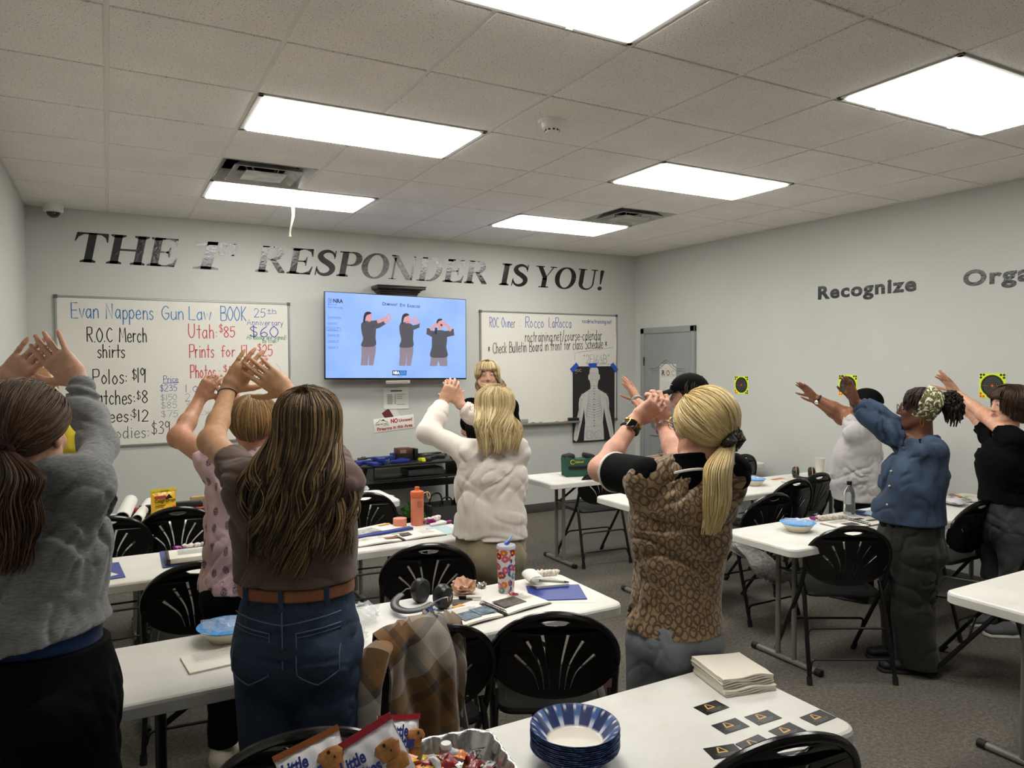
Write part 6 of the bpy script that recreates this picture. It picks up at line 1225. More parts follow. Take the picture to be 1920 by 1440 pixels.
def cylco(t, sx, sz, org=(0, 0)):
    """wrap coordinates around the standing axis of the object: (angle*radius, height)"""
    tc = t.n('ShaderNodeTexCoord'); sp = t.n('ShaderNodeSeparateXYZ'); t.l(tc.outputs['Object'], sp.inputs[0])
    at = t.math('ARCTAN2', t.math('SUBTRACT', sp.outputs[0], org[0]), t.math('SUBTRACT', sp.outputs[1], org[1])); cb = t.n('ShaderNodeCombineXYZ')
    t.l(t.math('MULTIPLY', at, sx), cb.inputs[0]); t.l(t.math('MULTIPLY', sp.outputs[2], sz), cb.inputs[1]); return cb.outputs[0]
POSE = {
 'P1': dict(head=(-0.191, -1.432, 1.503), root=(-0.179, -1.456), sL=(-0.315, -1.367, 1.39), eL=(-0.366, -1.101, 1.491), wL=(-0.299, -0.894, 1.616), tL=(-0.176, -0.958, 1.747), sR=(-0.07, -1.503, 1.391), eR=(-0.042, -1.22, 1.446), wR=(-0.095, -1.054, 1.626), tR=(-0.176, -1.006, 1.733)),
 'P2': dict(head=(-0.285, -0.305, 1.494), root=(-0.275, -0.326), sL=(-0.478, -0.202, 1.376), eL=(-0.512, 0.059, 1.438), wL=(-0.383, 0.216, 1.565), tL=(-0.281, 0.163, 1.661), sR=(-0.127, -0.397, 1.38), eR=(-0.12, -0.13, 1.424), wR=(-0.23, 0.026, 1.568), tR=(-0.273, 0.053, 1.662)),
 'P3': dict(head=(0.511, -0.406, 1.415), root=(0.457, -0.398), sL=(0.374, -0.335, 1.266), eL=(0.249, -0.103, 1.358), wL=(0.35, 0.047, 1.516), tL=(0.41, 0.018, 1.625), sR=(0.61, -0.466, 1.265), eR=(0.641, -0.209, 1.37), wR=(0.496, -0.053, 1.482), tR=(0.42, -0.006, 1.618)),
 'P4': dict(head=(0.498, -1.392, 1.483), root=(0.459, -1.389), sL=(0.343, -1.311, 1.326), eL=(0.271, -1.055, 1.428), wL=(0.347, -0.876, 1.585), tL=(0.409, -0.907, 1.681), sR=(0.577, -1.441, 1.325), eR=(0.605, -1.173, 1.417), wR=(0.523, -1.001, 1.579), tR=(0.4, -0.93, 1.684)),
 'P5': dict(head=(1.75, -0.154, 1.437), root=(1.728, -0.165), sL=(1.625, -0.139, 1.21), eL=(1.49, 0.09, 1.298), wL=(1.629, 0.197, 1.462), tL=(1.683, 0.171, 1.581), sR=(1.878, -0.188, 1.207), eR=(1.916, 0.083, 1.268), wR=(1.722, 0.184, 1.444), tR=(1.682, 0.211, 1.568)),
 'P7': dict(head=(1.709, -1.756, 1.463), root=(1.616, -1.725), sL=(1.518, -1.678, 1.298), eL=(1.527, -1.432, 1.293), wL=(1.71, -1.402, 1.46), tL=(1.813, -1.456, 1.545), sR=(1.797, -1.775, 1.307), eR=(1.759, -1.582, 1.321), wR=(1.846, -1.397, 1.439), tR=(1.834, -1.386, 1.562)),
 'P8': dict(head=(3.045, -0.232, 1.462), root=(3.031, -0.251), sL=(2.895, -0.27, 1.247), eL=(2.953, -0.023, 1.34), wL=(2.987, 0.194, 1.436), tL=(2.947, 0.22, 1.533), sR=(3.14, -0.177, 1.237), eR=(3.118, 0.094, 1.309), wR=(3.085, 0.288, 1.415), tR=(3.034, 0.32, 1.522)),
 'P9': dict(head=(4.661, -0.274, 1.345), root=(4.618, -0.27), sL=(4.488, -0.321, 1.18), eL=(4.643, -0.135, 1.3), wL=(4.516, 0.034, 1.416), tL=(4.425, 0.088, 1.518), sR=(4.767, -0.201, 1.179), eR=(4.741, -0.027, 1.25), wR=(4.643, 0.111, 1.37), tR=(4.558, 0.163, 1.506)),
 'P10': dict(head=(3.878, -1.153, 1.41), root=(3.818, -1.141), sL=(3.811, -1.249, 1.195), eL=(3.883, -0.995, 1.289), wL=(3.776, -0.833, 1.449), tL=(3.741, -0.81, 1.56), sR=(3.939, -1.068, 1.192), eR=(3.963, -0.896, 1.293), wR=(3.887, -0.747, 1.423), tR=(3.85, -0.722, 1.547)),
 'P11': dict(head=(4.852, -1.122, 1.394), root=(4.832, -1.132), sL=(4.757, -1.202, 1.196), eL=(4.832, -0.983, 1.334), wL=(4.866, -0.789, 1.472), tL=(4.803, -0.751, 1.56), sR=(4.876, -1.016, 1.199), eR=(4.956, -0.833, 1.348), wR=(4.973, -0.7, 1.466), tR=(4.943, -0.68, 1.549)),
 'P6': dict(head=(2.626, 1.606, 1.564), root=(2.628, 1.58), sL=(2.774, 1.516, 1.326), eL=(2.897, 1.623, 1.098), wL=(2.73, 1.481, 1), tL=(2.656, 1.522, 1.009), sR=(2.503, 1.666, 1.319), eR=(2.552, 1.851, 1.114), wR=(2.565, 1.624, 1.038), tR=(2.621, 1.593, 1.055)),
}
UP = np.array((0, 0, 1.))
def A3(t): return np.array(t, float)
class Fig:
    """one standing figure: joints in world metres, body widths in metres"""
    def __init__(s, key, name_label, skin, hf, tilt=0., hsc=.97, wid=(.150, .165, .175), dep=(.115, .105, .125), h=.006, arm=(.046, .037, .034, .023),
                 hand_kw=None, belly=0., fine=False, lip='#a3645a', brow='#4a3a2e', nose=1., legs=(.085, .058, .042), stance=.09, headsc=None, neck=.052, group=None, iris='#3a2a1c', eyes=True, zw=None, zh=None):
        j = {k: A3(v) for k, v in POSE[key].items()}; s.j = j; s.key = key; s.sc = hsc
        r = j['sR']-j['sL']; r[2] = 0; s.r = vn(r); s.f = np.cross(UP, s.r)
        s.sz = (j['sL'][2]+j['sR'][2])/2; s.zc, s.zw, s.zh = s.sz-.12, s.sz-.35, s.sz-.53; s.zw, s.zh = zw or s.zw, zh or s.zh
        s.root = np.array((j['root'][0], j['root'][1], 0.)); s.mid = (j['sL']+j['sR'])/2
        s.wid, s.dep, s.belly = wid, dep, belly; s.arm = arm; s.legs = legs; s.stance = stance; s.h = h
        s.hc = j['head']; a = math.radians(hf); s.hf = vn((math.sin(a)*math.cos(tilt), math.cos(a)*math.cos(tilt), math.sin(tilt)))
        s.t = thing('person', name_label, 'person', tuple(s.root), 0, 'people practising the eye exercise' if group is None else group)
        s.org = s.root
        up = UP if tilt == 0 else None
        S = s.S = Sdf(s.bmin(), s.bmax(), h)
        s.torso(S, -.014)
        nb = s.mid+UP*.02-s.f*.012
        S.cap(nb-UP*.03, s.hc-UP*.05-s.hf*.012, (neck*1.12, neck*1.1), (neck, neck*.98), .035)
        for k, sg in (('L', -1), ('R', 1)):
            s.limb_arm(S, k, 0)
            hp, kn, an, toe = s.leg(sg)
            S.cap(hp, kn, legs[0], legs[1], .04); S.cap(kn, an, legs[1], legs[2]*.85, .03); S.cap(an-UP*.02, toe, .036, .03, .02)
        s.tips = {}
        for k in 'LR':
            hk = dict(hand_kw or {}); kk = hk.pop(k, {}); hk.pop('R' if k == 'L' else 'L', None); hk.update(kk); T = hk.pop('T', None); roll = hk.pop('dn', .55)
            W = j['w'+k]; D = vn(j['t'+k]-W) if 'D' not in hk else A3(hk.pop('D'))
            if T is None: T = (s.r if k == 'L' else -s.r)-UP*roll
            s.tips[k] = hand(S, W, D, A3(T), k == 'R', fine=fine, **hk)
        s.M, s.p = head(S, s.hc, s.hf, UP, hsc, nose)
        sk = np.array(C(skin)[:3])
        def colour(P):
            c = np.tile(sk, (len(P), 1))
            red = np.zeros(len(P))
            for k in 'LR':
                for tp in s.tips[k]: red = np.maximum(red, np.clip(1-np.linalg.norm(P-tp, axis=1)/.035, 0, 1))
                red = np.maximum(red, .6*np.clip(1-np.linalg.norm(P-j['e'+k], axis=1)/.07, 0, 1))
            c = c*(1-red[:, None]*.55)+c*np.array((1.08, .80, .76))*red[:, None]*.55
            return facepaint(P, c, s.M, s.hc, hsc, np.array(C(lip)[:3]), sk, np.array(C(brow)[:3]))
        me = S.mesh('body', s.org, 1, colour); s.body = link('body', me, M_SKIN, s.t)
        if eyes: eyeballs(s.p, hsc, s.body, s.org, iris)
    def bmin(s, m=.16):
        Q = np.array([v for k, v in s.j.items() if len(v) == 3]+[s.root+(-.12, -.12, 0), s.hc+(0, 0, .03)]); q = Q.min(0)-m; q[2] = -.01; s._mx = Q.max(0)+m; return q
    def bmax(s): return s._mx
    def line(s, z):
        """centre of the trunk at height z"""
        t = np.clip((z-s.zh)/(s.mid[2]-s.zh), 0, 1); a = np.array((s.root[0], s.root[1], z)); b = np.array((s.mid[0], s.mid[1], z)); return a*(1-t)+b*t
    def torso(s, S, g, zlo=None, bust=.0, k=.03, flare=0.0):
        w, d = s.wid, s.dep; L = s.line; r = s.r
        top = s.mid+UP*.0; c = L(s.zc); wa = L(s.zw)+s.f*s.belly*.5; hp = L(s.zh)
        S.cap(c, top-UP*.02-s.f*.01, (w[0]+g, d[0]+g), (w[0]*.74+g, d[0]*.62+g), k, r)
        S.cap(wa, c, (w[1]+g+flare*.5, d[1]+g+s.belly*.5+flare*.4), (w[0]+g, d[0]+g), k, r)
        S.cap(hp, wa, (w[2]+g+flare, d[2]+g+flare*.7), (w[1]+g+flare*.5, d[1]+g+s.belly*.5+flare*.4), k, r)
        if zlo is None: S.cap(hp-UP*.07, hp, (w[2]*.95+g, d[2]*.9+g), (w[2]+g, d[2]+g), k, r)
        for q in (-1, 1):
            S.cap(s.mid+r*q*.05+UP*.01-s.f*.01, s.j['s'+('R' if q > 0 else 'L')]-UP*.005, .052+g, .048+g, .03)
            S.cap(s.j['s'+('R' if q > 0 else 'L')]-s.f*.012-UP*.015, L(s.sz-.24)+r*q*w[0]*.66-s.f*.01, .042+g, .055+g, .06)
            S.ell(L(s.sz-.19)+r*q*w[0]*.45+s.f*(d[0]*.62+bust), (w[0]*.50+g, .050+g, .065+g), [r, s.f, UP], .09)
    def limb_arm(s, S, k, g, cuff=None, g2=None, puff=0.0, kk=.02):
        j = s.j; a0, a1, a2, a3 = s.arm; sh, el, wr = j['s'+k], j['e'+k], j['w'+k]; g2 = g if g2 is None else g2
        D = vn(j['t'+k]-wr); side = np.cross(vn(wr-el), s.f)
        if cuff is None:
            S.cap(sh, el, a0+g, a1+g, kk); m = el*.62+wr*.38
            S.cap(el, m, a1*.99+g, a2*.98+g, kk); S.cap(m, wr, (a2*.96+g, a2*.9+g), (a3*1.12+g2, a3*.86+g2), kk, s.r)
            if g == 0: S.ell(el, (a1*1.02,)*3, None, .02)
        elif cuff <= 1:
            e = sh+(el-sh)*cuff; n = vn(el-sh)
            S.cap(sh, sh+(el-sh)*1.15, a0+g, a0*.2+a1*.8+g2, kk, cuts=[(e, n)])
        else:
            e = el+(wr-el)*(cuff-1); n = vn(wr-el)
            S.cap(sh, el, a0+g, a1+g+puff, kk); m = el*.5+wr*.5
            S.cap(el, m, a1+g+puff, a2+g+puff*.8, kk); S.cap(m, wr+n*.05, a2+g+puff*.8, a3+g2, kk, cuts=[(e, n)])
    def leg(s, sg):
        hp = s.line(s.zh)+s.r*sg*s.wid[2]*.50-UP*.03; an = np.array((s.root[0], s.root[1], .075))+s.r*sg*s.stance-s.f*.02; kn = hp*.5+an*.5+s.f*.02
        kn[2] = (s.zh-.05)*.52; return hp, kn, an, an+s.f*.15-UP*.045
    def part(s, name, S, m, smooth=1, parent=None): return link(name, S.mesh(name, s.org, smooth), m, parent or s.t)
    def grid(s, zlo, zhi=None, h=None, m=.13):
        lo, hi = s.bmin(m), s._mx.copy(); lo[2] = zlo; hi[2] = min(hi[2], zhi) if zhi else hi[2]; return Sdf(lo, hi, h or s.h*1.12)
    def shirt(s, m, g=.010, cuff=.6, hem=None, bust=.0, name='shirt', seed=3, amp=.005, flare=.0, g2=None, puff=0., neck=.062, neckdrop=.0, hemtilt=0., smooth=1, sleeves=True, belly=None, freq=18, mask=None):
        hem = s.zh-.02 if hem is None else hem; S = s.grid(hem-.06)
        s.torso(S, g, True, bust, .035, flare); c = s.line(s.zh)
        S.cap(s.line(hem-.05), s.line(s.zh), (s.wid[2]+g+flare*1.2, s.dep[2]+g+flare), (s.wid[2]+g+flare, s.dep[2]+g+flare*.7), .03, s.r)
        if sleeves:
            for k in 'LR': s.limb_arm(S, k, g, cuff, g if g2 is None else g2, puff, .042)
        S.displace(folds(vn(s.r*.5+UP*.6), freq, amp, seed, mask)); S.displace(folds(vn(s.r*.9-UP*.35), freq*.55, amp*1.2, seed+11, mask))
        S.plane(s.line(hem), vn(-UP+s.r*hemtilt))
        nb = s.mid+UP*(.055-neckdrop)+s.f*.015; S.cap(nb-UP*.02, nb+UP*.12-s.f*.02, (neck*1.08, neck), (neck*1.3, neck*1.3), .012, s.r, 'sub')
        return s.part(name, S, m, smooth)
    def pants(s, m, g=.012, top=None, bot=.07, name='trousers', seed=21, amp=.004, grow_knee=.012, grow_ankle=.018, freq=11, smooth=1):
        top = s.zw+.02 if top is None else top; S = s.grid(max(0, bot-.03), top+.04)
        w, d = s.wid, s.dep; hp = s.line(s.zh)
        S.cap(hp, s.line(top+.05), (w[2]+g, d[2]+g), (w[1]+g+.004, d[1]+g+.004), .03, s.r); S.cap(hp-UP*.06, hp, (w[2]*.96+g, d[2]*.93+g), (w[2]+g, d[2]+g), .03, s.r)
        for q in (-1, 1): S.ell(hp-s.f*(d[2]*.55)+s.r*q*w[2]*.46-UP*.02, (w[2]*.50, d[2]*.62, .095), [s.r, s.f, UP], .03)
        for sg in (-1, 1):
            a, b, c, toe = s.leg(sg); S.cap(a, b, s.legs[0]+g, s.legs[1]+g+grow_knee*.5, .022); S.cap(b, c-UP*.05, s.legs[1]+g+grow_knee*.5, s.legs[2]*.85+g+grow_ankle, .02)
        S.displace(folds(vn(s.r+UP*.25), freq, amp, seed)); S.displace(folds(vn(s.r*.4-UP), freq*.6, amp*.8, seed+4))
        S.plane((0, 0, top), UP); S.plane((0, 0, bot), -UP); return s.part(name, S, m, smooth)
    def shoes(s, m, ms=None, sc=1.0):
        for sg in (-1, 1):
            a, b, c, toe = s.leg(sg); f = s.f; o = np.array((c[0], c[1], 0)); S = Sdf(o-.2*np.ones(3)+(0, 0, .19), o+(.24, .24, .17), .006)
            S.cap(o-f*.03+UP*.04, o+f*.07*sc+UP*.045, (.037, .045), (.042, .042), .02, s.r); S.cap(o+f*.06+UP*.04, o+f*.17*sc+UP*.032, (.044, .036), (.040, .026), .02, s.r); S.cap(o-f*.015+UP*.06, o-f*.01+UP*.11, .042, .04, .02)
            S.plane(o+UP*.014, -UP); sh = s.part('shoe', S, m)
            S2 = Sdf(o-.2*np.ones(3)+(0, 0, .19), o+(.24, .24, .1), .006); S2.cap(o-f*.035+UP*.0, o+f*.08, (.043, .03), (.05, .03), .01, s.r); S2.cap(o+f*.08, o+f*.175*sc, (.050, .03), (.044, .03), .01, s.r)
            S2.plane(o+UP*.024, UP); S2.plane(o+UP*.001, -UP); s.part('sole', S2, ms or m, 1, sh)
    def cap_hair(s, m, o=.004, line=(.050, .040), slope=(.8, -.6), low=-.06, name='hair'):
        S = Sdf(s.hc-.17, s.hc+.17, .005); p = s.p; r, f, u = s.M; sc = s.sc
        S.ell(p(0, -.012, .035), (.0775*sc+o, .1*sc+o, .0885*sc+o), s.M, .01, cuts=[(p(0, line[0], line[1]), vn(np.array(f)*slope[0]+np.array(u)*slope[1])), (p(0, 0, low), vn(np.array(f)*.35-np.array(u)))])
        return s.part(name, S, m, 2)
    def ring(s, k, t, rad, tube, m, name, flat=1., seg=26, tiltv=(0, 0, 0), parent=None, ell=(1.15, .92)):
        j = s.j; a, b = j['e'+k], j['w'+k]; c = a+(b-a)*t-s.org; ax = vn(vn(b-a)+np.array(tiltv)); x = vn(s.r-ax*np.dot(s.r, ax)); y = np.cross(ax, x)
        mb = MB(); mb.tube([tuple(c+(x*math.cos(q)*rad*ell[0]+y*math.sin(q)*rad*ell[1])) for q in [2*math.pi*i/seg for i in range(seg)]], tube, 8, closed=True, flat=flat, up=tuple(ax)); return mb.build(name, m, parent or s.t)
def gc(p, az0, el0, az1, el1, n, o0, o1, lift=.0):
    """great-circle-like run over the scalp"""
    def dv(az, el): a, e = math.radians(az), math.radians(el); return np.array((math.cos(e)*math.sin(a), -math.cos(e)*math.cos(a), math.sin(e)))
    A, B = dv(az0, el0), dv(az1, el1); w = math.acos(np.clip(A@B, -.999, .999)); out = []
    for i in range(n+1):
        t = i/n; d = (A*math.sin((1-t)*w)+B*math.sin(t*w))/math.sin(w); o = o0+(o1-o0)*t+lift*math.sin(math.pi*t)
        out.append(p((.078+o)*d[0], -.012+(.100+o)*d[1], .035+(.090+o)*d[2]))
    return out
U = RNG.uniform; N_ = RNG.normal
def ponytail(fg, m, tie=(0, -14), n=420, r=.0042, tail=None, tn=170, tr=.0045, wave=.012, spread=.05, back=.03, hairline=None, tieoff=.016):
    """hair swept to a tie on the back of the head, and the tail below"""
    p = fg.p; paths = []
    for i in range(n):
        az = U(-172, 172); a = abs(az)
        el = (58-(a < 120)*0)*1.0 if False else (np.interp(a, (0, 35, 70, 100, 130, 172), (-50, -44, -26, -6, 22, 42)))
        el += U(0, 55)*(U() < .6); paths.append(spath(gc(fg.p, az, el+U(-3, 3), tie[0]+U(-7, 7), tie[1]+U(-6, 6), 7, U(.004, .010), tieoff, .010), 2))
    hair = fg.cap_hair(m, .006, low=-.045); strands('swept_hair', paths, r, m, hair, fg.org)
    T0 = scalp(p, tie[0], tie[1], tieoff+.006); paths = []
    tl = [A3(x) for x in tail]; L = spath([T0]+tl, 6); k = len(L)
    for i in range(tn):
        a = U(0, 6.28); q = U(0, 1)**.5; ph = U(0, 6.28); le = int(k*U(.72, 1.0)); sgn = N_(0, .3); P = []
        for t in range(le):
            tt = t/(k-1); rad = q*spread*min(1, .28+tt*3.2)*(1-.45*max(0, tt-.6)/.4); w = wave*tt*math.sin(tt*9+ph*.35+sgn)
            P.append(L[t]+fg.r*(math.cos(a)*rad+w)+fg.f*(math.sin(a)*rad*.62+w*.5*math.cos(ph)))
        paths.append(P)
    strands('ponytail', paths, tr, m, hair, fg.org); return hair, T0
def fallhair(fg, m, n=520, zend=(1.1, 1.25), half=.15, r=.004, wave=.018, azm=118, gap=.014, jit=.010, low=-.06, lineo=(.05, .04), off=0.0, taper=0.0, K=13, clumps=34):
    """loose hair parted on top, falling over shoulders and back"""
    p = fg.p; paths = []; ss = lambda t: t*t*(3-2*t)
    CL = [(c_, U(0, 6.28), U(*zend)+taper*(abs(c_)/azm)**2*.5, U(.75, 1.25), U(0, jit)) for c_ in np.linspace(-azm, azm, clumps)+RNG.uniform(-3, 3, clumps)]
    for i in range(n):
        ca, ph, ze, am, lay = CL[RNG.integers(clumps)]; az = float(np.clip(ca+N_(0, azm/clumps*1.5), -azm*1.05, azm*1.05)); o = U(.004, .014+.006*abs(az)/azm); sd = math.copysign(1, az)
        st = p(sd*U(.0, .012), U(-.085, .065) if abs(az) > 40 else U(-.09, -.02), .123+o*.6+U(-.004, .003)); P = [st]
        for el in (50, 22, -4): P.append(scalp(p, az*(1.0 if el < 40 else .85), el+U(-3, 3), o+(.006 if el < 30 else 0)))
        base = P[-1]; zs = base[2]; ph += U(-.35, .35); lay += U(0, .008); ze += U(-.02, .03); ex, ey = N_(0, .007), N_(0, .007)
        x0 = np.dot(base-fg.line(zs), fg.r); x1 = az/azm*half+off; xc = ca/azm*half+off; y0 = np.dot(base-fg.line(zs), fg.f)
        for q in range(1, K+1):
            t = q/K; z = zs+(ze-zs)*t; c = fg.line(min(z, fg.sz)); wv = wave*am*ss(t)*math.sin(7.5*t+ph); cl = ss(max(0, t-.25)/.75)
            x = x0+((x1*(1-cl*.75)+(xc+ex)*cl*.75)-x0)*ss(min(1, t*1.5)); yb = -(fg.dep[0]+gap+lay)*math.sqrt(max(.12, 1-((x-off*.4)/(fg.wid[0]*1.35))**2))
            y = y0+(yb-y0)*ss(min(1, t*1.7)); pull = 1-.18*ss(max(0, t-.55)/.45)
            P.append(np.array((c[0], c[1], z))+fg.r*((x-off)*pull+off+wv)+fg.f*(y+ey*cl+wave*am*.6*ss(t)*math.cos(7.5*t+ph)))
        paths.append(spath(P, 3))
    hair = fg.cap_hair(m, .006, line=lineo, low=low); strands('locks', paths, r, m, hair, fg.org); return hair
# ================================================================ the people
TRI = dict(curl=(10, 8, 8, 6), spread=1.0)
# ---- grey long-sleeved shirt, brown ponytail (lower left)
def heather(name, hexcol):
    t = NT(name); c = C(hexcol); v = t.co('Object', (1, 1, 5)); t.set(Roughness=.92); t.b.inputs['Specular IOR Level'].default_value = .15
    a = t.noise(v, 60, 4, .7); b = t.noise(t.co('Object'), 5, 3); k = t.math('ADD', t.math('MULTIPLY', a, .75), t.math('MULTIPLY', b, .25))
    t.base(t.ramp(k, [(.32, dk(c, .55)), (.5, c), (.68, dk(c, 1.5))])); t.bump(t.noise(t.co('Object'), 500, 2), .2, .001); t.b.inputs['Sheen Weight'].default_value = .2; return t.m
fg = Fig('P1', 'person with brown ponytail in a grey long-sleeved shirt and dark shorts, arms raised', '#bd937a', 24, h=.0048, wid=(.134, .136, .166), dep=(.106, .112, .130), arm=(.038, .032, .029, .024), fine=True, hsc=1.0,
         hand_kw=dict(L=dict(curl=(6, 6, 6, 4), fan=(0, 0, 0, -9)), R=dict(curl=(6, 8, 8, 4), fan=(0, 0, 0, -13)), sc=1.13, dn=.75, spread=.35))
M_HEATH = heather('heather_grey', '#6f706f')
fg.shirt(M_HEATH, .010, 1.90, 1.012, seed=5, amp=.0085, flare=.014, g2=.012, puff=.0, hemtilt=.20, freq=17)
fg.pants(cloth('black_shorts', '#08090b', .8), .018, 1.0,   .52, 'shorts', grow_knee=.05, grow_ankle=.05, amp=.006)
M_BLUE = cloth('blue_undershirt', '#1d3357')
S = fg.grid(.96, 1.08); fg.torso(S, .004, True); S.plane((0, 0, 1.07), UP); S.plane((0, 0, .965), -UP); fg.part('undershirt_hem', S, M_BLUE)
fg.shoes(mat('shoe_dark', '#232323', .7), M_CAP)
M_BROWN = hairmat('brown_hair', [(0, '#1d130d'), (.4, '#3a281b'), (.75, '#584130'), (1, '#7d634a')])
q = lambda x, z, d: fg.line(min(z, fg.sz))*np.array((1, 1, 0))+UP*z+fg.r*x-fg.f*d
hair, T0 = ponytail(fg, M_BROWN, (8, -30), 1900, .0017, [q(.080, 1.43, .145), q(.082, 1.38, .160), q(.072, 1.32, .160), q(.052, 1.26, .15), q(.045, 1.20, .145)], 700, .0018, .018, .052)
mb = MB(); c = T0-fg.org; d = vn(T0-fg.hc); a = vn(np.cross(d, UP)); b = np.cross(d, a)
mb.tube([tuple(c+d*.004+(a*math.cos(t)+b*math.sin(t))*.019) for t in np.linspace(0, 6.283, 20, endpoint=False)], .006, 8, closed=True); mb.build('hair_tie', mat('hair_tie_brown', '#2a1712', .8), hair)
# ---- yellow shirt behind
fg = Fig('P2', 'person in a yellow short-sleeved shirt, mostly hidden behind the grey shirt', '#c29a72', 20, h=.0065, wid=(.15, .15, .16))
fg.shirt(cloth('yellow_cotton', '#d6bf35', .85, sheen=.1), .012, .72, seed=9, g2=.022, amp=.006); fg.pants(cloth('navy_trousers', '#22252e')); fg.shoes(mat('shoe_dark', '#232323', .7), M_CAP)
fallhair(fg, M_BROWN, 160, (1.36, 1.40), .09, .006, .004, 110)
# ---- pink patterned shirt
def pinkmat():
    t = NT('pink_print'); v = cylco(t, .15, 1.0); vo = t.n('ShaderNodeTexVoronoi', voronoi_dimensions='2D', feature='F1'); vo.inputs['Scale'].default_value = 15.0; vo.inputs['Randomness'].default_value = .45
    mp = t.n('ShaderNodeMapping'); mp.inputs['Scale'].default_value = (1.05, .8, 1); t.l(v, mp.inputs[0]); t.l(mp.outputs[0], vo.inputs['Vector'])
    m = t.ramp(vo.outputs['Distance'], [(.19, (1, 1, 1, 1)), (.235, (0, 0, 0, 1))]); k = t.noise(v, 260, 1); m2 = t.ramp(k, [(.42, (.3, .3, .3, 1)), (.55, (1, 1, 1, 1))]); mm = t.mix(1.0, m, m2, 'MULTIPLY')
    t.base(t.mix(mm, C('#c6a9b1'), C('#454049'))); t.set(Roughness=.85); t.b.inputs['Specular IOR Level'].default_value = .2; return t.m
fg = Fig('P3', 'person with short light brown hair in a pink patterned shirt, hands raised', '#b98a6e', 22, h=.0055, wid=(.132, .136, .15), dep=(.11, .11, .125), arm=(.052, .043, .038, .025),
         hand_kw=dict(L=dict(curl=(28, 42, 48, 52), tcurl=22), R=dict(curl=(26, 34, 40, 44), tcurl=20), dn=.8))
fg.shirt(pinkmat(), .011, .28, .755, seed=14, amp=.008, flare=.012, g2=.02); fg.pants(cloth('black_leggings', '#07080a', .75), .004, .86, .10)
fg.shoes(mat('cream_sneaker', '#c9bfae', .8, var=.1, bump=.4, bscale=120), mat('cream_sole', '#d8cfbf', .7))
M_LTB = hairmat('light_brown_hair', [(0, '#4a3520'), (.4, '#735737'), (.75, '#957448'), (1, '#b5935f')])
paths = []
for i in range(950):
    az = U(-135, 135); e1 = np.interp(abs(az), (0, 60, 100, 135), (-58, -46, -20, 5))
    paths.append(spath(gc(fg.p, az*.5+U(-14, 14), U(60, 88), az, e1+U(-6, 6), 6, U(.006, .014), U(.008, .020), .008), 2))
hr = fg.cap_hair(M_LTB, .008, low=-.055); strands('short_locks', paths, .0028, M_LTB, hr, fg.org)
mb = MB(); mb.ball(fg.tips['L'][2]*.35+fg.j['wL']*.65-fg.org-fg.f*.012, .008, 10, 8); mb.build('ring', mat('silver', '#c9c9c6', .2, metal=1), fg.t)
# ---- brown tee, long highlighted hair, jeans
def denim(name, hexcol, fade=.35):
    t = NT(name); c = C(hexcol); v = t.co('Object'); t.set(Roughness=.85); t.b.inputs['Specular IOR Level'].default_value = .2
    a = t.noise(v, 7, 4, .6); b = t.noise(t.co('Object', (1, 1, .3)), 900, 2)
    x = t.ramp(a, [(.3, dk(c, .7)), (.7, dk(c, 1+fade))]); t.base(t.mix(t.ramp(b, [(.4, (0, 0, 0, 1)), (.8, (.16, .16, .16, 1))]), x, C('#9aa7b5'))); t.bump(b, .3, .001); return t.m
fg = Fig('P4', 'person with long wavy highlighted hair in a brown shirt and belted blue jeans', '#c29773', 22, h=.0048, wid=(.142, .142, .170), dep=(.104, .098, .125), arm=(.048, .039, .035, .0235), fine=True, legs=(.092, .064, .044),
         zw=1.03, zh=.86, hand_kw=dict(L=dict(curl=(16, 14, 12, 10), dn=.5, spread=.6), R=dict(curl=(6, 5, 5, 5), dn=.45, spread=.5), sc=1.06))
fg.shirt(cloth('brown_cotton', '#5d4b43', .88, var=.06), .010, .52, 1.047, seed=31, amp=.0065, g2=.014, flare=.004, freq=15)
JZ = 1.052; M_JEAN = denim('blue_jeans', '#233144', .45)
jeans = fg.pants(M_JEAN, .008, JZ, .05, 'jeans', amp=.0035, grow_ankle=.02)
S = fg.grid(.93, 1.12); w, d = fg.wid, fg.dep; S.cap(fg.line(.94), fg.line(1.11), (w[1]+.030, d[1]+.031), (w[1]+.026, d[1]+.027), .0, fg.r); S.plane((0, 0, 1.044), UP); S.plane((0, 0, 1.008), -UP); belt = fg.part('belt', S, mat('tan_leather', '#8a5230', .5, var=.12, vscale=40))
def onback(fg, x, z, o, w, d): # point on the back surface of an elliptic trunk
    c = fg.line(z); return c+fg.r*x-fg.f*(d*math.sqrt(max(.05, 1-(x/w)**2))+o)
M_STITCH = mat('denim_stitch', '#5b6c86', .8); M_DDEN = denim('dark_denim', '#24364f')
for x in (-.005, -.115, .115):
    mb = MB(); mb.tube([tuple(onback(fg, x, z, .003, w[1]+.030, d[1]+.031)-fg.org) for z in (.995, 1.002, 1.022, 1.042, 1.052)], .008, 6, flat=.45, up=tuple(fg.f)); mb.build('belt_loop', M_DDEN, jeans)
def hipback(x, z):    # the seat of the jeans, from its own pads
    hp = fg.line(fg.zh); best = -fg.dep[2]*.9
    best = -(fg.dep[2]+.008)*math.sqrt(max(.02, 1-(x/(fg.wid[2]+.008))**2))
    for q_ in (-1, 1):
        ax, az, cy = (x-q_*fg.wid[2]*.46)/(fg.wid[2]*.50), (z-fg.zh+.02)/.095, -fg.dep[2]*.55
        if ax*ax+az*az < 1: best = min(best, cy-fg.dep[2]*.62*math.sqrt(1-ax*ax-az*az))
    c = fg.line(z); return c+fg.r*x+fg.f*(best-.0065)-fg.org
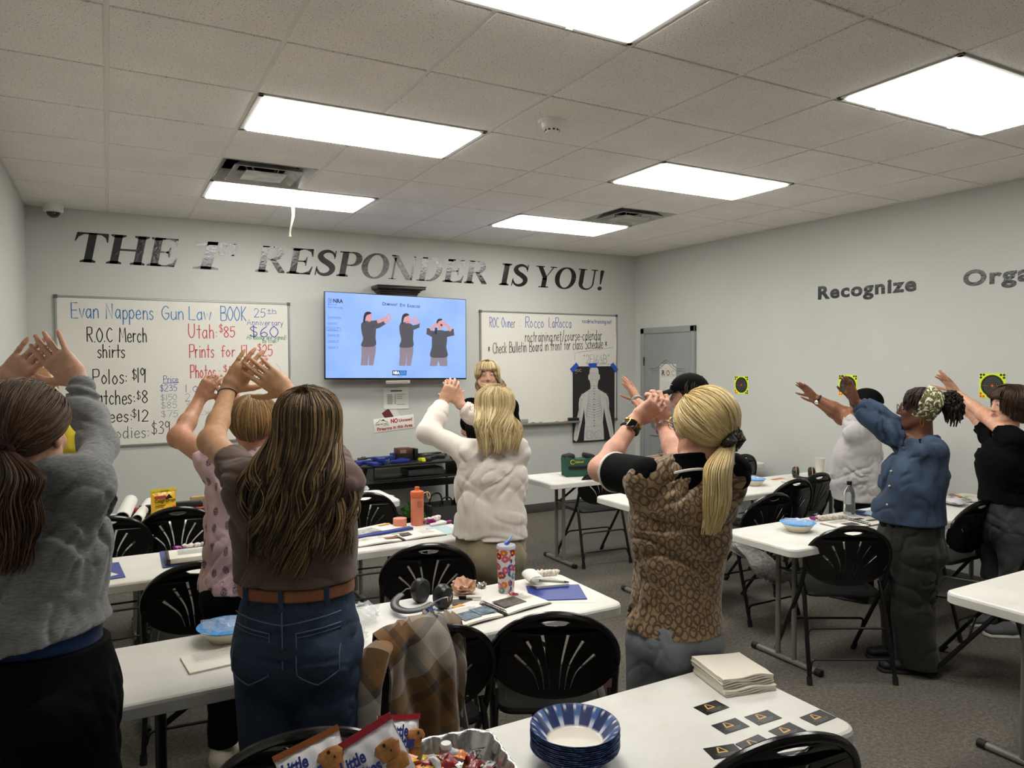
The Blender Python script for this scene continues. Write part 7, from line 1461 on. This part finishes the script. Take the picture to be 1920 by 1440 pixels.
for sg in (-1, 1):
    pk = [(-.058, .065), (.060, .078), (.062, -.045), (.004, -.078), (-.055, -.05)]
    pts = [(sg*.092+sg*a*.95, fg.zh+.005+b) for a, b in pk]
    mb = MB(); dense = []
    for i in range(5):
        a, b = np.array(pts[i]), np.array(pts[(i+1) % 5]); dense += [tuple(a+(b-a)*t/6) for t in range(6)]
    mb.tube([tuple(hipback(*q_)) for q_ in dense], .0020, 5, closed=True); mb.tube([tuple(hipback(pts[0][0]+(pts[1][0]-pts[0][0])*t/8, pts[0][1]-.012+(pts[1][1]-pts[0][1])*t/8)) for t in range(9)], .0012, 5)
    mb.build('back_pocket', M_STITCH, jeans)
mb = MB(); mb.tube([tuple(hipback(0, z)) for z in np.linspace(.99, fg.zh-.03, 10)], .0022, 5)
for sg in (-1, 1): mb.tube([tuple(hipback(sg*x, .975-.33*(.15-x)*.45)) for x in np.linspace(.0, .15, 10)], .0018, 5)
mb.build('yoke_seam', M_STITCH, jeans); fg.shoes(mat('shoe_dark', '#232323', .7), M_CAP)
M_BAL = hairmat('balayage_hair', [(0, '#1a1411'), (.34, '#352a21'), (.58, '#62513a'), (.8, '#8d744e'), (1, '#b89d74')])
fallhair(fg, M_BAL, 1900, (1.09, 1.20), .150, .0022, .030, 125, gap=.020, jit=.024, off=.030, taper=.10, clumps=26)
fg.ring('L', .93, .027, .0016, mat('cord_dark', '#2b1518', .7), 'bracelet'); fg.ring('R', .93, .026, .0018, mat('silver', '#c9c9c6', .2, metal=1), 'bracelet')
# ---- cream blouse
fg = Fig('P5', 'person with blonde shoulder-length hair in a cream blouse, seen from behind', '#d3a78e', -30, h=.0058, wid=(.150, .158, .165), dep=(.118, .125, .14), arm=(.046, .037, .033, .023),
         hand_kw=dict(L=dict(curl=(34, 38, 42, 46), dn=.3), R=dict(curl=(20, 24, 28, 32), dn=.6)), brow='#8a6a4a')
sm = cloth('cream_satin', '#d8cfc5', .5, var=.04, sheen=.3, bump=.1); fg.shirt(sm, .012, 1.86,   .765, seed=48, amp=.007, flare=.016, g2=.014, puff=.007, hemtilt=-.06, freq=11)
for k in 'LR': fg.ring(k, .86, .032, .006, sm, 'cuff', 2.4)
fg.pants(cloth('khaki_twill', '#8d8268', .85), .020, .80, .05, grow_knee=.03, grow_ankle=.04, amp=.006); fg.shoes(mat('shoe_tan', '#6b5a4a', .7), M_CAP)
M_BLO = hairmat('blonde_hair', [(0, '#7f6c4a'), (.35, '#b49c6c'), (.7, '#d3be92'), (1, '#eadcbd')], .42)
hr = fallhair(fg, M_BLO, 1100, (1.215, 1.275), .125, .0026, .008, 116, gap=.018, jit=.02)
M_GOLD = mat('gold_wire', '#c9a24a', .25, metal=1)
def glasses(fg, m, lens=None, w=.030, hh=.021, rimr=.0012):
    p = fg.p; g = MB(); o = fg.org
    for sg in (-1, 1):
        g.tube([tuple(p(sg*(.033)+w*math.cos(t), .112-.012*abs(math.cos(t))*(sg*math.cos(t) > 0), .006+hh*math.sin(t))-o) for t in np.linspace(0, 6.283, 22, endpoint=False)], rimr, 6, closed=True)
        g.tube([tuple(p(sg*.063, .098, .012)-o), tuple(p(sg*.077, .06, .014)-o), tuple(p(sg*.080, -.01, .012)-o), tuple(p(sg*.080, -.03, -.006)-o)], rimr, 6)
    g.tube([tuple(p(-.005, .112, .01)-o), tuple(p(0, .114, .013)-o), tuple(p(.005, .112, .01)-o)], rimr, 6)
    return g.build('glasses', m, fg.t)
glasses(fg, M_GOLD)
mb = MB(); mb.ball(fg.tips['L'][2]*.4+fg.j['wL']*.6-fg.org-fg.f*.016, .007, 10, 8); mb.build('ring', mat('silver', '#c9c9c6', .2, metal=1), fg.t)
# ---- instructor at the front
fg = Fig('P6', 'person with blonde fringe facing the room in front of the whiteboard, wearing black', '#d0a189', 205, h=.0062, wid=(.15, .14, .155), group='instructor at the front', hsc=1.0, lip='#9c5a52', iris='#4a5560',
         hand_kw=dict(curl=25, L=dict(T=(0, 0, 1)), R=dict(T=(0, 0, 1))), brow='#6b5138')
M_BLKTEE = cloth('black_knit', '#060607', .85); fg.shirt(M_BLKTEE, .012, .8, .80, seed=51, g2=.018); fg.pants(cloth('black_trousers', '#070708')); fg.shoes(mat('shoe_dark', '#232323', .7), M_CAP)
hr = fallhair(fg, M_BLO, 560, (1.37, 1.44), .118, .0036, .006, 140, gap=.01, low=-.07, lineo=(.055, .05))
paths = []
for i in range(110):
    x = U(-.068, .068); paths.append(spath([fg.p(x*.35, .03, .126), fg.p(x*.75, .078, .106), fg.p(x*.98, .102, .070+U(-.005, .005)), fg.p(x*1.06, .103-abs(x)*.3, .056+U(-.008, .006)-abs(x)*.12)], 5))
strands('fringe', paths, .0040, M_BLO, hr, fg.org)
# ---- tan monogram top, blonde ponytail
def monogram():
    t = NT('tan_monogram'); v = cylco(t, .14, 1.0)
    def rings(loc):
        mp = t.n('ShaderNodeMapping'); mp.inputs['Scale'].default_value = (1, .82, 1); mp.inputs['Location'].default_value = loc; t.l(v, mp.inputs[0])
        vo = t.n('ShaderNodeTexVoronoi', voronoi_dimensions='2D'); vo.inputs['Scale'].default_value = 30; vo.inputs['Randomness'].default_value = .55; t.l(mp.outputs[0], vo.inputs['Vector'])
        return t.ramp(vo.outputs['Distance'], [(.27, (0, 0, 0, 1)), (.31, (1, 1, 1, 1)), (.42, (1, 1, 1, 1)), (.46, (0, 0, 0, 1))])
    m = t.math('MAXIMUM', rings((0, 0, 0)), t.math('MULTIPLY', rings((.0171, .0112, 0)), .75)); t.base(t.mix(m, C('#8d7350'), C('#4c3722'))); t.set(Roughness=.6); t.b.inputs['Sheen Weight'].default_value = .2; return t.m
fg = Fig('P7', 'person with blonde ponytail and black cap-sleeved tan monogram top, wearing a smartwatch', '#cf9f88', -6, h=.005, wid=(.122, .116, .134), dep=(.104, .102, .118), arm=(.050, .040, .037, .025), fine=True,
         hand_kw=dict(L=dict(curl=(48, 55, 58, 60), dn=-.2, thumb=(.55, .7, .5)), R=dict(curl=(55, 55, 55, 55), dn=.2), sc=1.05), brow='#8a6a4a')
vest = fg.shirt(monogram(), .013, .0, .80, seed=61, amp=.0075, flare=.014, sleeves=False, neck=.050)
M_BLKRIB = cloth('black_rib', '#050506', .8); M_WTRIM = mat('white_trim', '#ddd8d0', .7)
for k in 'LR':
    S = fg.grid(1.0, 1.5, .006); j = fg.j; sh, el = j['s'+k], j['e'+k]; n_ = vn(el-sh); e = sh+(el-sh)*.70
    S.cap(sh-n_*.015, sh+(el-sh)*1.1, .069, .066, .02, cuts=[(e, n_)]); S.displace(folds(n_, 12, .005, 66)); sl = fg.part('sleeve', S, M_BLKRIB)
    x = vn(np.cross(n_, UP)); y = np.cross(n_, x); c = e-n_*.016-fg.org
    mb = MB(); mb.tube([tuple(c+(x*math.cos(t)+y*math.sin(t))*.0675) for t in np.linspace(0, 6.283, 30, endpoint=False)], .004, 8, closed=True, flat=1.5, up=tuple(n_)); mb.build('white_band', M_WTRIM, sl)
S = fg.grid(fg.sz-.06, 1.5, .006); nb = fg.mid+UP*.045-fg.f*.006; S.cap(nb-UP*.050, nb+UP*.03-fg.f*.010, (.108, .096), (.070, .068), .01, fg.r); S.cap(nb-UP*.05, nb+UP*.1, (.058, .056), (.060, .058), .004, fg.r, 'sub'); S.plane(nb+UP*.034-fg.f*.05, vn(UP+fg.f*.25)); col = fg.part('collar', S, M_BLKRIB)
mb = MB(); mb.tube([tuple(nb-UP*(.012+.030*math.cos(t)**2)-fg.org+fg.r*math.cos(t)*.104-fg.f*.004+fg.f*math.sin(t)*.090) for t in np.linspace(0, 6.283, 36, endpoint=False)], .003, 8, closed=True, flat=1.5, up=(0, 0, 1)); mb.build('white_band', M_WTRIM, col)
fg.pants(denim('grey_jeans', '#6e7276', .3), .012, .86, .05, 'jeans', amp=.005, grow_ankle=.03); fg.shoes(mat('shoe_dark', '#232323', .7), M_CAP)
M_PBL = hairmat('pale_blonde_hair', [(0, '#9c8453'), (.35, '#c9ad74'), (.7, '#e2cd9a'), (1, '#f2e6c4')], .4)
q = lambda x, z, d: fg.line(min(z, fg.sz))*np.array((1, 1, 0))+UP*z+fg.r*x-fg.f*d
hair, T0 = ponytail(fg, M_PBL, (16, -42), 1200, .0023, [q(.045, 1.35, .155), q(.040, 1.27, .165), q(.035, 1.20, .16), q(.03, 1.13, .15)], 420, .0026, .006, .046)
def leopard():
    t = NT('leopard_satin'); v = t.co('Object'); vo = t.n('ShaderNodeTexVoronoi'); vo.inputs['Scale'].default_value = 70; t.l(v, vo.inputs['Vector']); t.base(t.ramp(vo.outputs['Distance'], [(.25, C('#a88a5c')), (.34, C('#1a120c')), (.6, C('#20160e'))])); t.set(Roughness=.4); return t.m
d = vn(T0-fg.hc); a = vn(np.cross(d, UP)); b = np.cross(d, a); mb = MB()
mb.tube([tuple(T0-fg.org+d*(.006+.008*math.sin(9*t))+(a*math.cos(t)+b*math.sin(t)*.8)*(.034+.005*math.sin(7*t))) for t in np.linspace(0, 6.283, 48, endpoint=False)], [.019+.005*math.sin(11*t) for t in np.linspace(0, 6.283, 48, endpoint=False)], 9, closed=True); mb.build('scrunchie', leopard(), hair)
fg.ring('L', .92, .0285, .0035, M_GOLD, 'bracelet', 1.6); fg.ring('R', .90, .030, .002, mat('silver', '#c9c9c6', .2, metal=1), 'bracelet'); fg.ring('R', .84, .032, .0022, mat('silver', '#c9c9c6', .2, metal=1), 'bracelet', 1, 26, (.2, .1, .3))
st = fg.ring('L', .83, .0305, .0035, M_BLACK, 'watch_strap', 3.0)
el, wr = fg.j['eL'], fg.j['wL']; ax = vn(wr-el); back_ = -fg.f+fg.r*-.25+UP*.35; nn = vn(back_-ax*np.dot(back_, ax)); m3 = Matrix((vn(np.cross(ax, nn)), ax, nn)).transposed().to_4x4()
mb = MB(); mb.box(tuple(el+(wr-el)*.83+nn*.034-fg.org), (.033, .039, .010), m3, .004); wb = mb.build('watch_case', mat('rose_gold', '#a8765e', .3, metal=1), fg.t)
mb = MB(); mb.box(tuple(el+(wr-el)*.83+nn*.0395-fg.org), (.028, .034, .003), m3, .001); mb.build('watch_screen', mat('watch_glass', '#08080a', .08), wb)
glasses(fg, M_GOLD)
# ---- black cap
fg = Fig('P8', 'person in a black baseball cap in profile behind the blonde ponytail', '#c08f77', -46, h=.0062, wid=(.14, .14, .15), dep=(.11, .11, .12), hand_kw=dict(curl=8, dn=.5), lip='#9a5f55')
fg.shirt(cloth('grey_print', '#55565a', .85, var=.4, vs=40), .012, .7, seed=71, g2=.02); fg.pants(cloth('dark_trousers', '#1a1b1f')); fg.shoes(mat('shoe_dark', '#232323', .7), M_CAP)
fallhair(fg, hairmat('dark_hair', [(0, '#120c0a'), (.6, '#2b1c15'), (1, '#4a3324')]), 260, (1.33, 1.38), .09, .005, .004, 105)
M_CAPF = cloth('cap_black', '#070708', .8)
def ballcap(fg, m, brim=True, o=.017, low=.048):
    p = fg.p; r_, f_, u_ = fg.M; S = Sdf(fg.hc-.2, fg.hc+.22, .005)
    S.ell(p(0, -.010, .045), (.080+o, .102+o, .088+o), fg.M, .01, cuts=[(p(0, .02, low), vn(np.array(f_)*-.12-np.array(u_)))])
    cap = fg.part('cap', S, m, 2)
    if brim:
        mb = MB(); mb.grid(lambda a, b: p((a-.5)*.158*(1-.12*b), .085+.085*b*(1-(2*a-1)**2*.45)+.012*(1-abs(2*a-1)), .058-.030*b-.022*(2*a-1)**2)-fg.org, 14, 8, .004); mb.build('brim', m, cap)
        mb = MB(); mb.ball(p(0, -.01, .045+.088+o)-fg.org, .006, 8, 6); mb.build('cap_button', m, cap)
    return cap
cp = ballcap(fg, M_CAPF)
mb = MB(); r_, f_, u_ = fg.M; cc = fg.p(-.052, .094, .092)-fg.org
for z in (-.012, .012): mb.tube([tuple(cc+np.array(u_)*z), tuple(cc+np.array(u_)*z+np.array(r_)*.03+np.array(f_)*.012)], .0013, 5)
mb.build('cap_emblem', M_WTRIM, cp)
fg.ring('L', .93, .029, .009, mat('grey_band', '#8b8f93', .5), 'wristband', 1.3)
# ---- light grey tee with black cap, at the right
fg = Fig('P9', 'person in a light grey shirt and black cap with a wristwatch, arms stretched forward', '#8a5d43', -18, h=.0064, wid=(.150, .158, .158), dep=(.12, .14, .145), belly=.03, arm=(.050, .043, .040, .028), hand_kw=dict(curl=6, dn=1.15, spread=.3, sc=.97, thumb=(.55, .75, .3)), lip='#6b4038', brow='#20140e')
fg.shirt(cloth('light_grey_cotton', '#aba7a6', .88, var=.06), .014, .5, .70, seed=81, amp=.008, flare=.01, g2=.026)
fg.pants(cloth('black_trousers', '#070708'), top=.74); fg.shoes(mat('shoe_dark', '#232323', .7), M_CAP); fg.cap_hair(M_BLACK, .004); ballcap(fg, M_CAPF, False, .011, .018)
fg.ring('L', .86, .031, .005, M_BLACK, 'watch_strap', 1.6); mb = MB(); el, wr = fg.j['eL'], fg.j['wL']; ax = vn(wr-el); nn = vn(-fg.r*.7-UP*.8-ax*np.dot(-fg.r*.7-UP*.8, ax)); mb.lathe([(.001, .006), (.015, .006), (.018, 0), (.018, -.006)], tuple(el+(wr-el)*.86+nn*.036-fg.org), 16, Matrix((vn(np.cross(ax, nn)), ax, nn)).transposed().to_3x3()); mb.build('watch_case', mat('silver', '#c9c9c6', .2, metal=1), fg.t)
# ---- denim jacket, patterned headwrap
fg = Fig('P10', 'person in a blue denim jacket and patterned headwrap with glasses and stretched arms', '#6a4634', -34, h=.0056, wid=(.138, .148, .158), dep=(.112, .130, .142), belly=.03, arm=(.052, .044, .040, .026), hand_kw=dict(curl=8, dn=1.15, spread=.3, sc=.95, thumb=(.5, .8, .3)), lip='#5a332c', brow='#1a100c', nose=1.25, legs=(.098, .07, .052), iris='#1c120c')
M_DJ = denim('denim_jacket', '#2c3b50', .35)
fg.shirt(M_BLKTEE, -.003, .4, .745, name='black_shirt', seed=93, amp=.002, flare=.008, neckdrop=.04)
jk = fg.shirt(M_DJ, .019, 1.80, .80, name='denim_jacket', seed=91, amp=.010, flare=.006, g2=.020, puff=.008, neck=.070, freq=10)
for k in 'LR': fg.ring(k, .80, .040, .010, M_DJ, 'jacket_cuff', 2.6, parent=jk)
S = fg.grid(fg.sz-.05, 1.5, .0065); nb = fg.mid+UP*.04-fg.f*.008; S.cap(nb-UP*.03, nb+UP*.035, (.116, .106), (.094, .090), .012, fg.r); S.cap(nb-UP*.06, nb+UP*.12, (.066, .064), (.068, .066), .004, fg.r, 'sub'); S.plane(nb+UP*.03-fg.f*.06, vn(UP+fg.f*.35)); fg.part('jacket_collar', S, M_DJ, 1, jk)
for z in (.90, 1.0, 1.08):
    mb = MB(); c = fg.line(z)-fg.r*.085+fg.f*(fg.dep[1]+.04)-fg.org; mb.ball(tuple(c), .009, 10, 8); mb.build('jacket_button', mat('steel_button', '#9a958c', .35, metal=1), jk)
fg.pants(cloth('dark_olive_cargo', '#272724', .85, var=.2), .016, .86, .04, amp=.008, grow_knee=.03, grow_ankle=.05); fg.shoes(mat('black_shoe', '#0d0d0d', .55), M_CAP, 1.05)
def wrapmat():
    t = NT('headwrap_print'); v = t.co('Object'); n = t.noise(v, 46, 3, .6, 1.2); t.base(t.ramp(n, [(.40, C('#4c4b24')), (.48, C('#6d6b3c')), (.54, C('#ddd3bd')), (.62, C('#e6ddc8'))], 'CONSTANT')); t.set(Roughness=.8); return t.m
p = fg.p; r_, f_, u_ = fg.M; S = Sdf(fg.hc-.2, fg.hc+.22, .005); wd = vn(np.array(f_)*.86+np.array(u_)*.42)
S.ell(p(0, -.022, .038), (.098, .108, .104), fg.M, .01, cuts=[(p(0, -.005, .07), wd), (p(0, -.115, .035), -wd)]); S.displace(folds(vn(np.array(r_)), 26, .006, 95)); fg.part('headwrap', S, wrapmat(), 1)
M_LOC = hairmat('black_twists', [(0, '#0a0706'), (.5, '#1d1310'), (1, '#33221b')], .55); hr = fg.cap_hair(M_LOC, .006, line=(.052, .05), low=-.03)
paths = []
for i in range(190):   # puff of twists behind the wrap
    d_ = vn(RNG.normal(0, 1, 3)); c = p(0, -.150, .050); b_ = c+(np.array(r_)*d_[0]*.055-np.array(f_)*(d_[1]*.045)+np.array(u_)*d_[2]*.058); dr = U(.02, .085); ph = U(0, 6)
    paths.append([c*.55+b_*.45]+[b_-UP*dr*t*t+np.array(f_)*-.018*t+np.array((math.sin(ph+t*9), math.cos(ph+t*9), 0))*.006 for t in np.linspace(0, 1, 9)])
for i in range(26):    # twists at the temples and forehead
    az = math.copysign(U(95, 140), -1 if i < 18 else 1); b_ = scalp(p, az, 38, .012); L_ = U(.05, .15); ph = U(0, 6)
    paths.append([scalp(p, az*.9, 62, .012)]+[scalp(p, az, 38-30*t, .016)-np.array(u_)*max(0, t-.4)*L_*.6+np.array(f_)*.010*t+np.array((math.sin(ph+t*10), 0, math.cos(ph+t*10)))*.003 for t in np.linspace(0, 1, 8)])
strands('twists', paths, .0062, M_LOC, hr, fg.org, 6, 1.0, .5)
glasses(fg, mat('dark_frame', '#1b2030', .3), rimr=.0019)
c = p(-.081, -.008, -.038)-fg.org; mb = MB(); mb.tube([tuple(c+np.array(f_)*math.sin(t)*.007+np.array(u_)*(-.026+.026*math.cos(t))) for t in np.linspace(0, 6.283, 22, endpoint=False)], .0017, 6, closed=True); mb.build('earring', M_GOLD, fg.t)
# ---- black tee, short dark bob (right edge)
fg = Fig('P11', 'person with short dark bob in black shirt and grey trousers, cut by right edge', '#cfa084', -56, h=.006, wid=(.142, .145, .155), dep=(.112, .115, .13), arm=(.048, .040, .037, .024), hand_kw=dict(curl=10, dn=.5), lip='#a8655c', brow='#3a2a20')
fg.shirt(M_BLKTEE, .010, .42, .81, seed=101, g2=.022, amp=.006, flare=.012, bust=-.03); fg.pants(cloth('grey_sweatpants', '#424243', .9), .012, .84, .30, amp=.007, grow_knee=.02, grow_ankle=.012)
fg.shoes(mat('grey_canvas', '#5d5f60', .85), mat('white_rubber', '#c8c4bc', .6))
M_BOB = hairmat('dark_brown_hair', [(0, '#140d09'), (.5, '#33241a'), (1, '#5e4735')], .35)
paths = []
for i in range(900):
    az = U(-150, 150); e1 = np.interp(abs(az), (0, 60, 110, 150), (-52, -46, -34, 4)); paths.append(spath(gc(fg.p, az*.4+U(-14, 14), U(62, 88), az, e1+U(-5, 5), 7, U(.008, .016), U(.010, .022), .014), 2))
for q_ in paths:
    e_ = q_[-1]; d_ = np.array(fg.hc)-e_; lo_ = np.clip((e_-fg.hc)@UP, -.2, .2); q_[-1] = e_-UP*(.055 if lo_ > -.075 else .015)+d_*.03
hr = fg.cap_hair(M_BOB, .010, low=-.06); strands('bob_locks', paths, .003, M_BOB, hr, fg.org)
paths = []
for i in range(90):
    x = U(-.07, .07); paths.append(spath([fg.p(x*.3, .02, .128), fg.p(x*.8, .080, .102), fg.p(x, .100, .066), fg.p(x*1.06, .099-abs(x)*.35, .050+U(-.006, .006))], 5))
strands('fringe', paths, .0042, M_BOB, hr, fg.org)
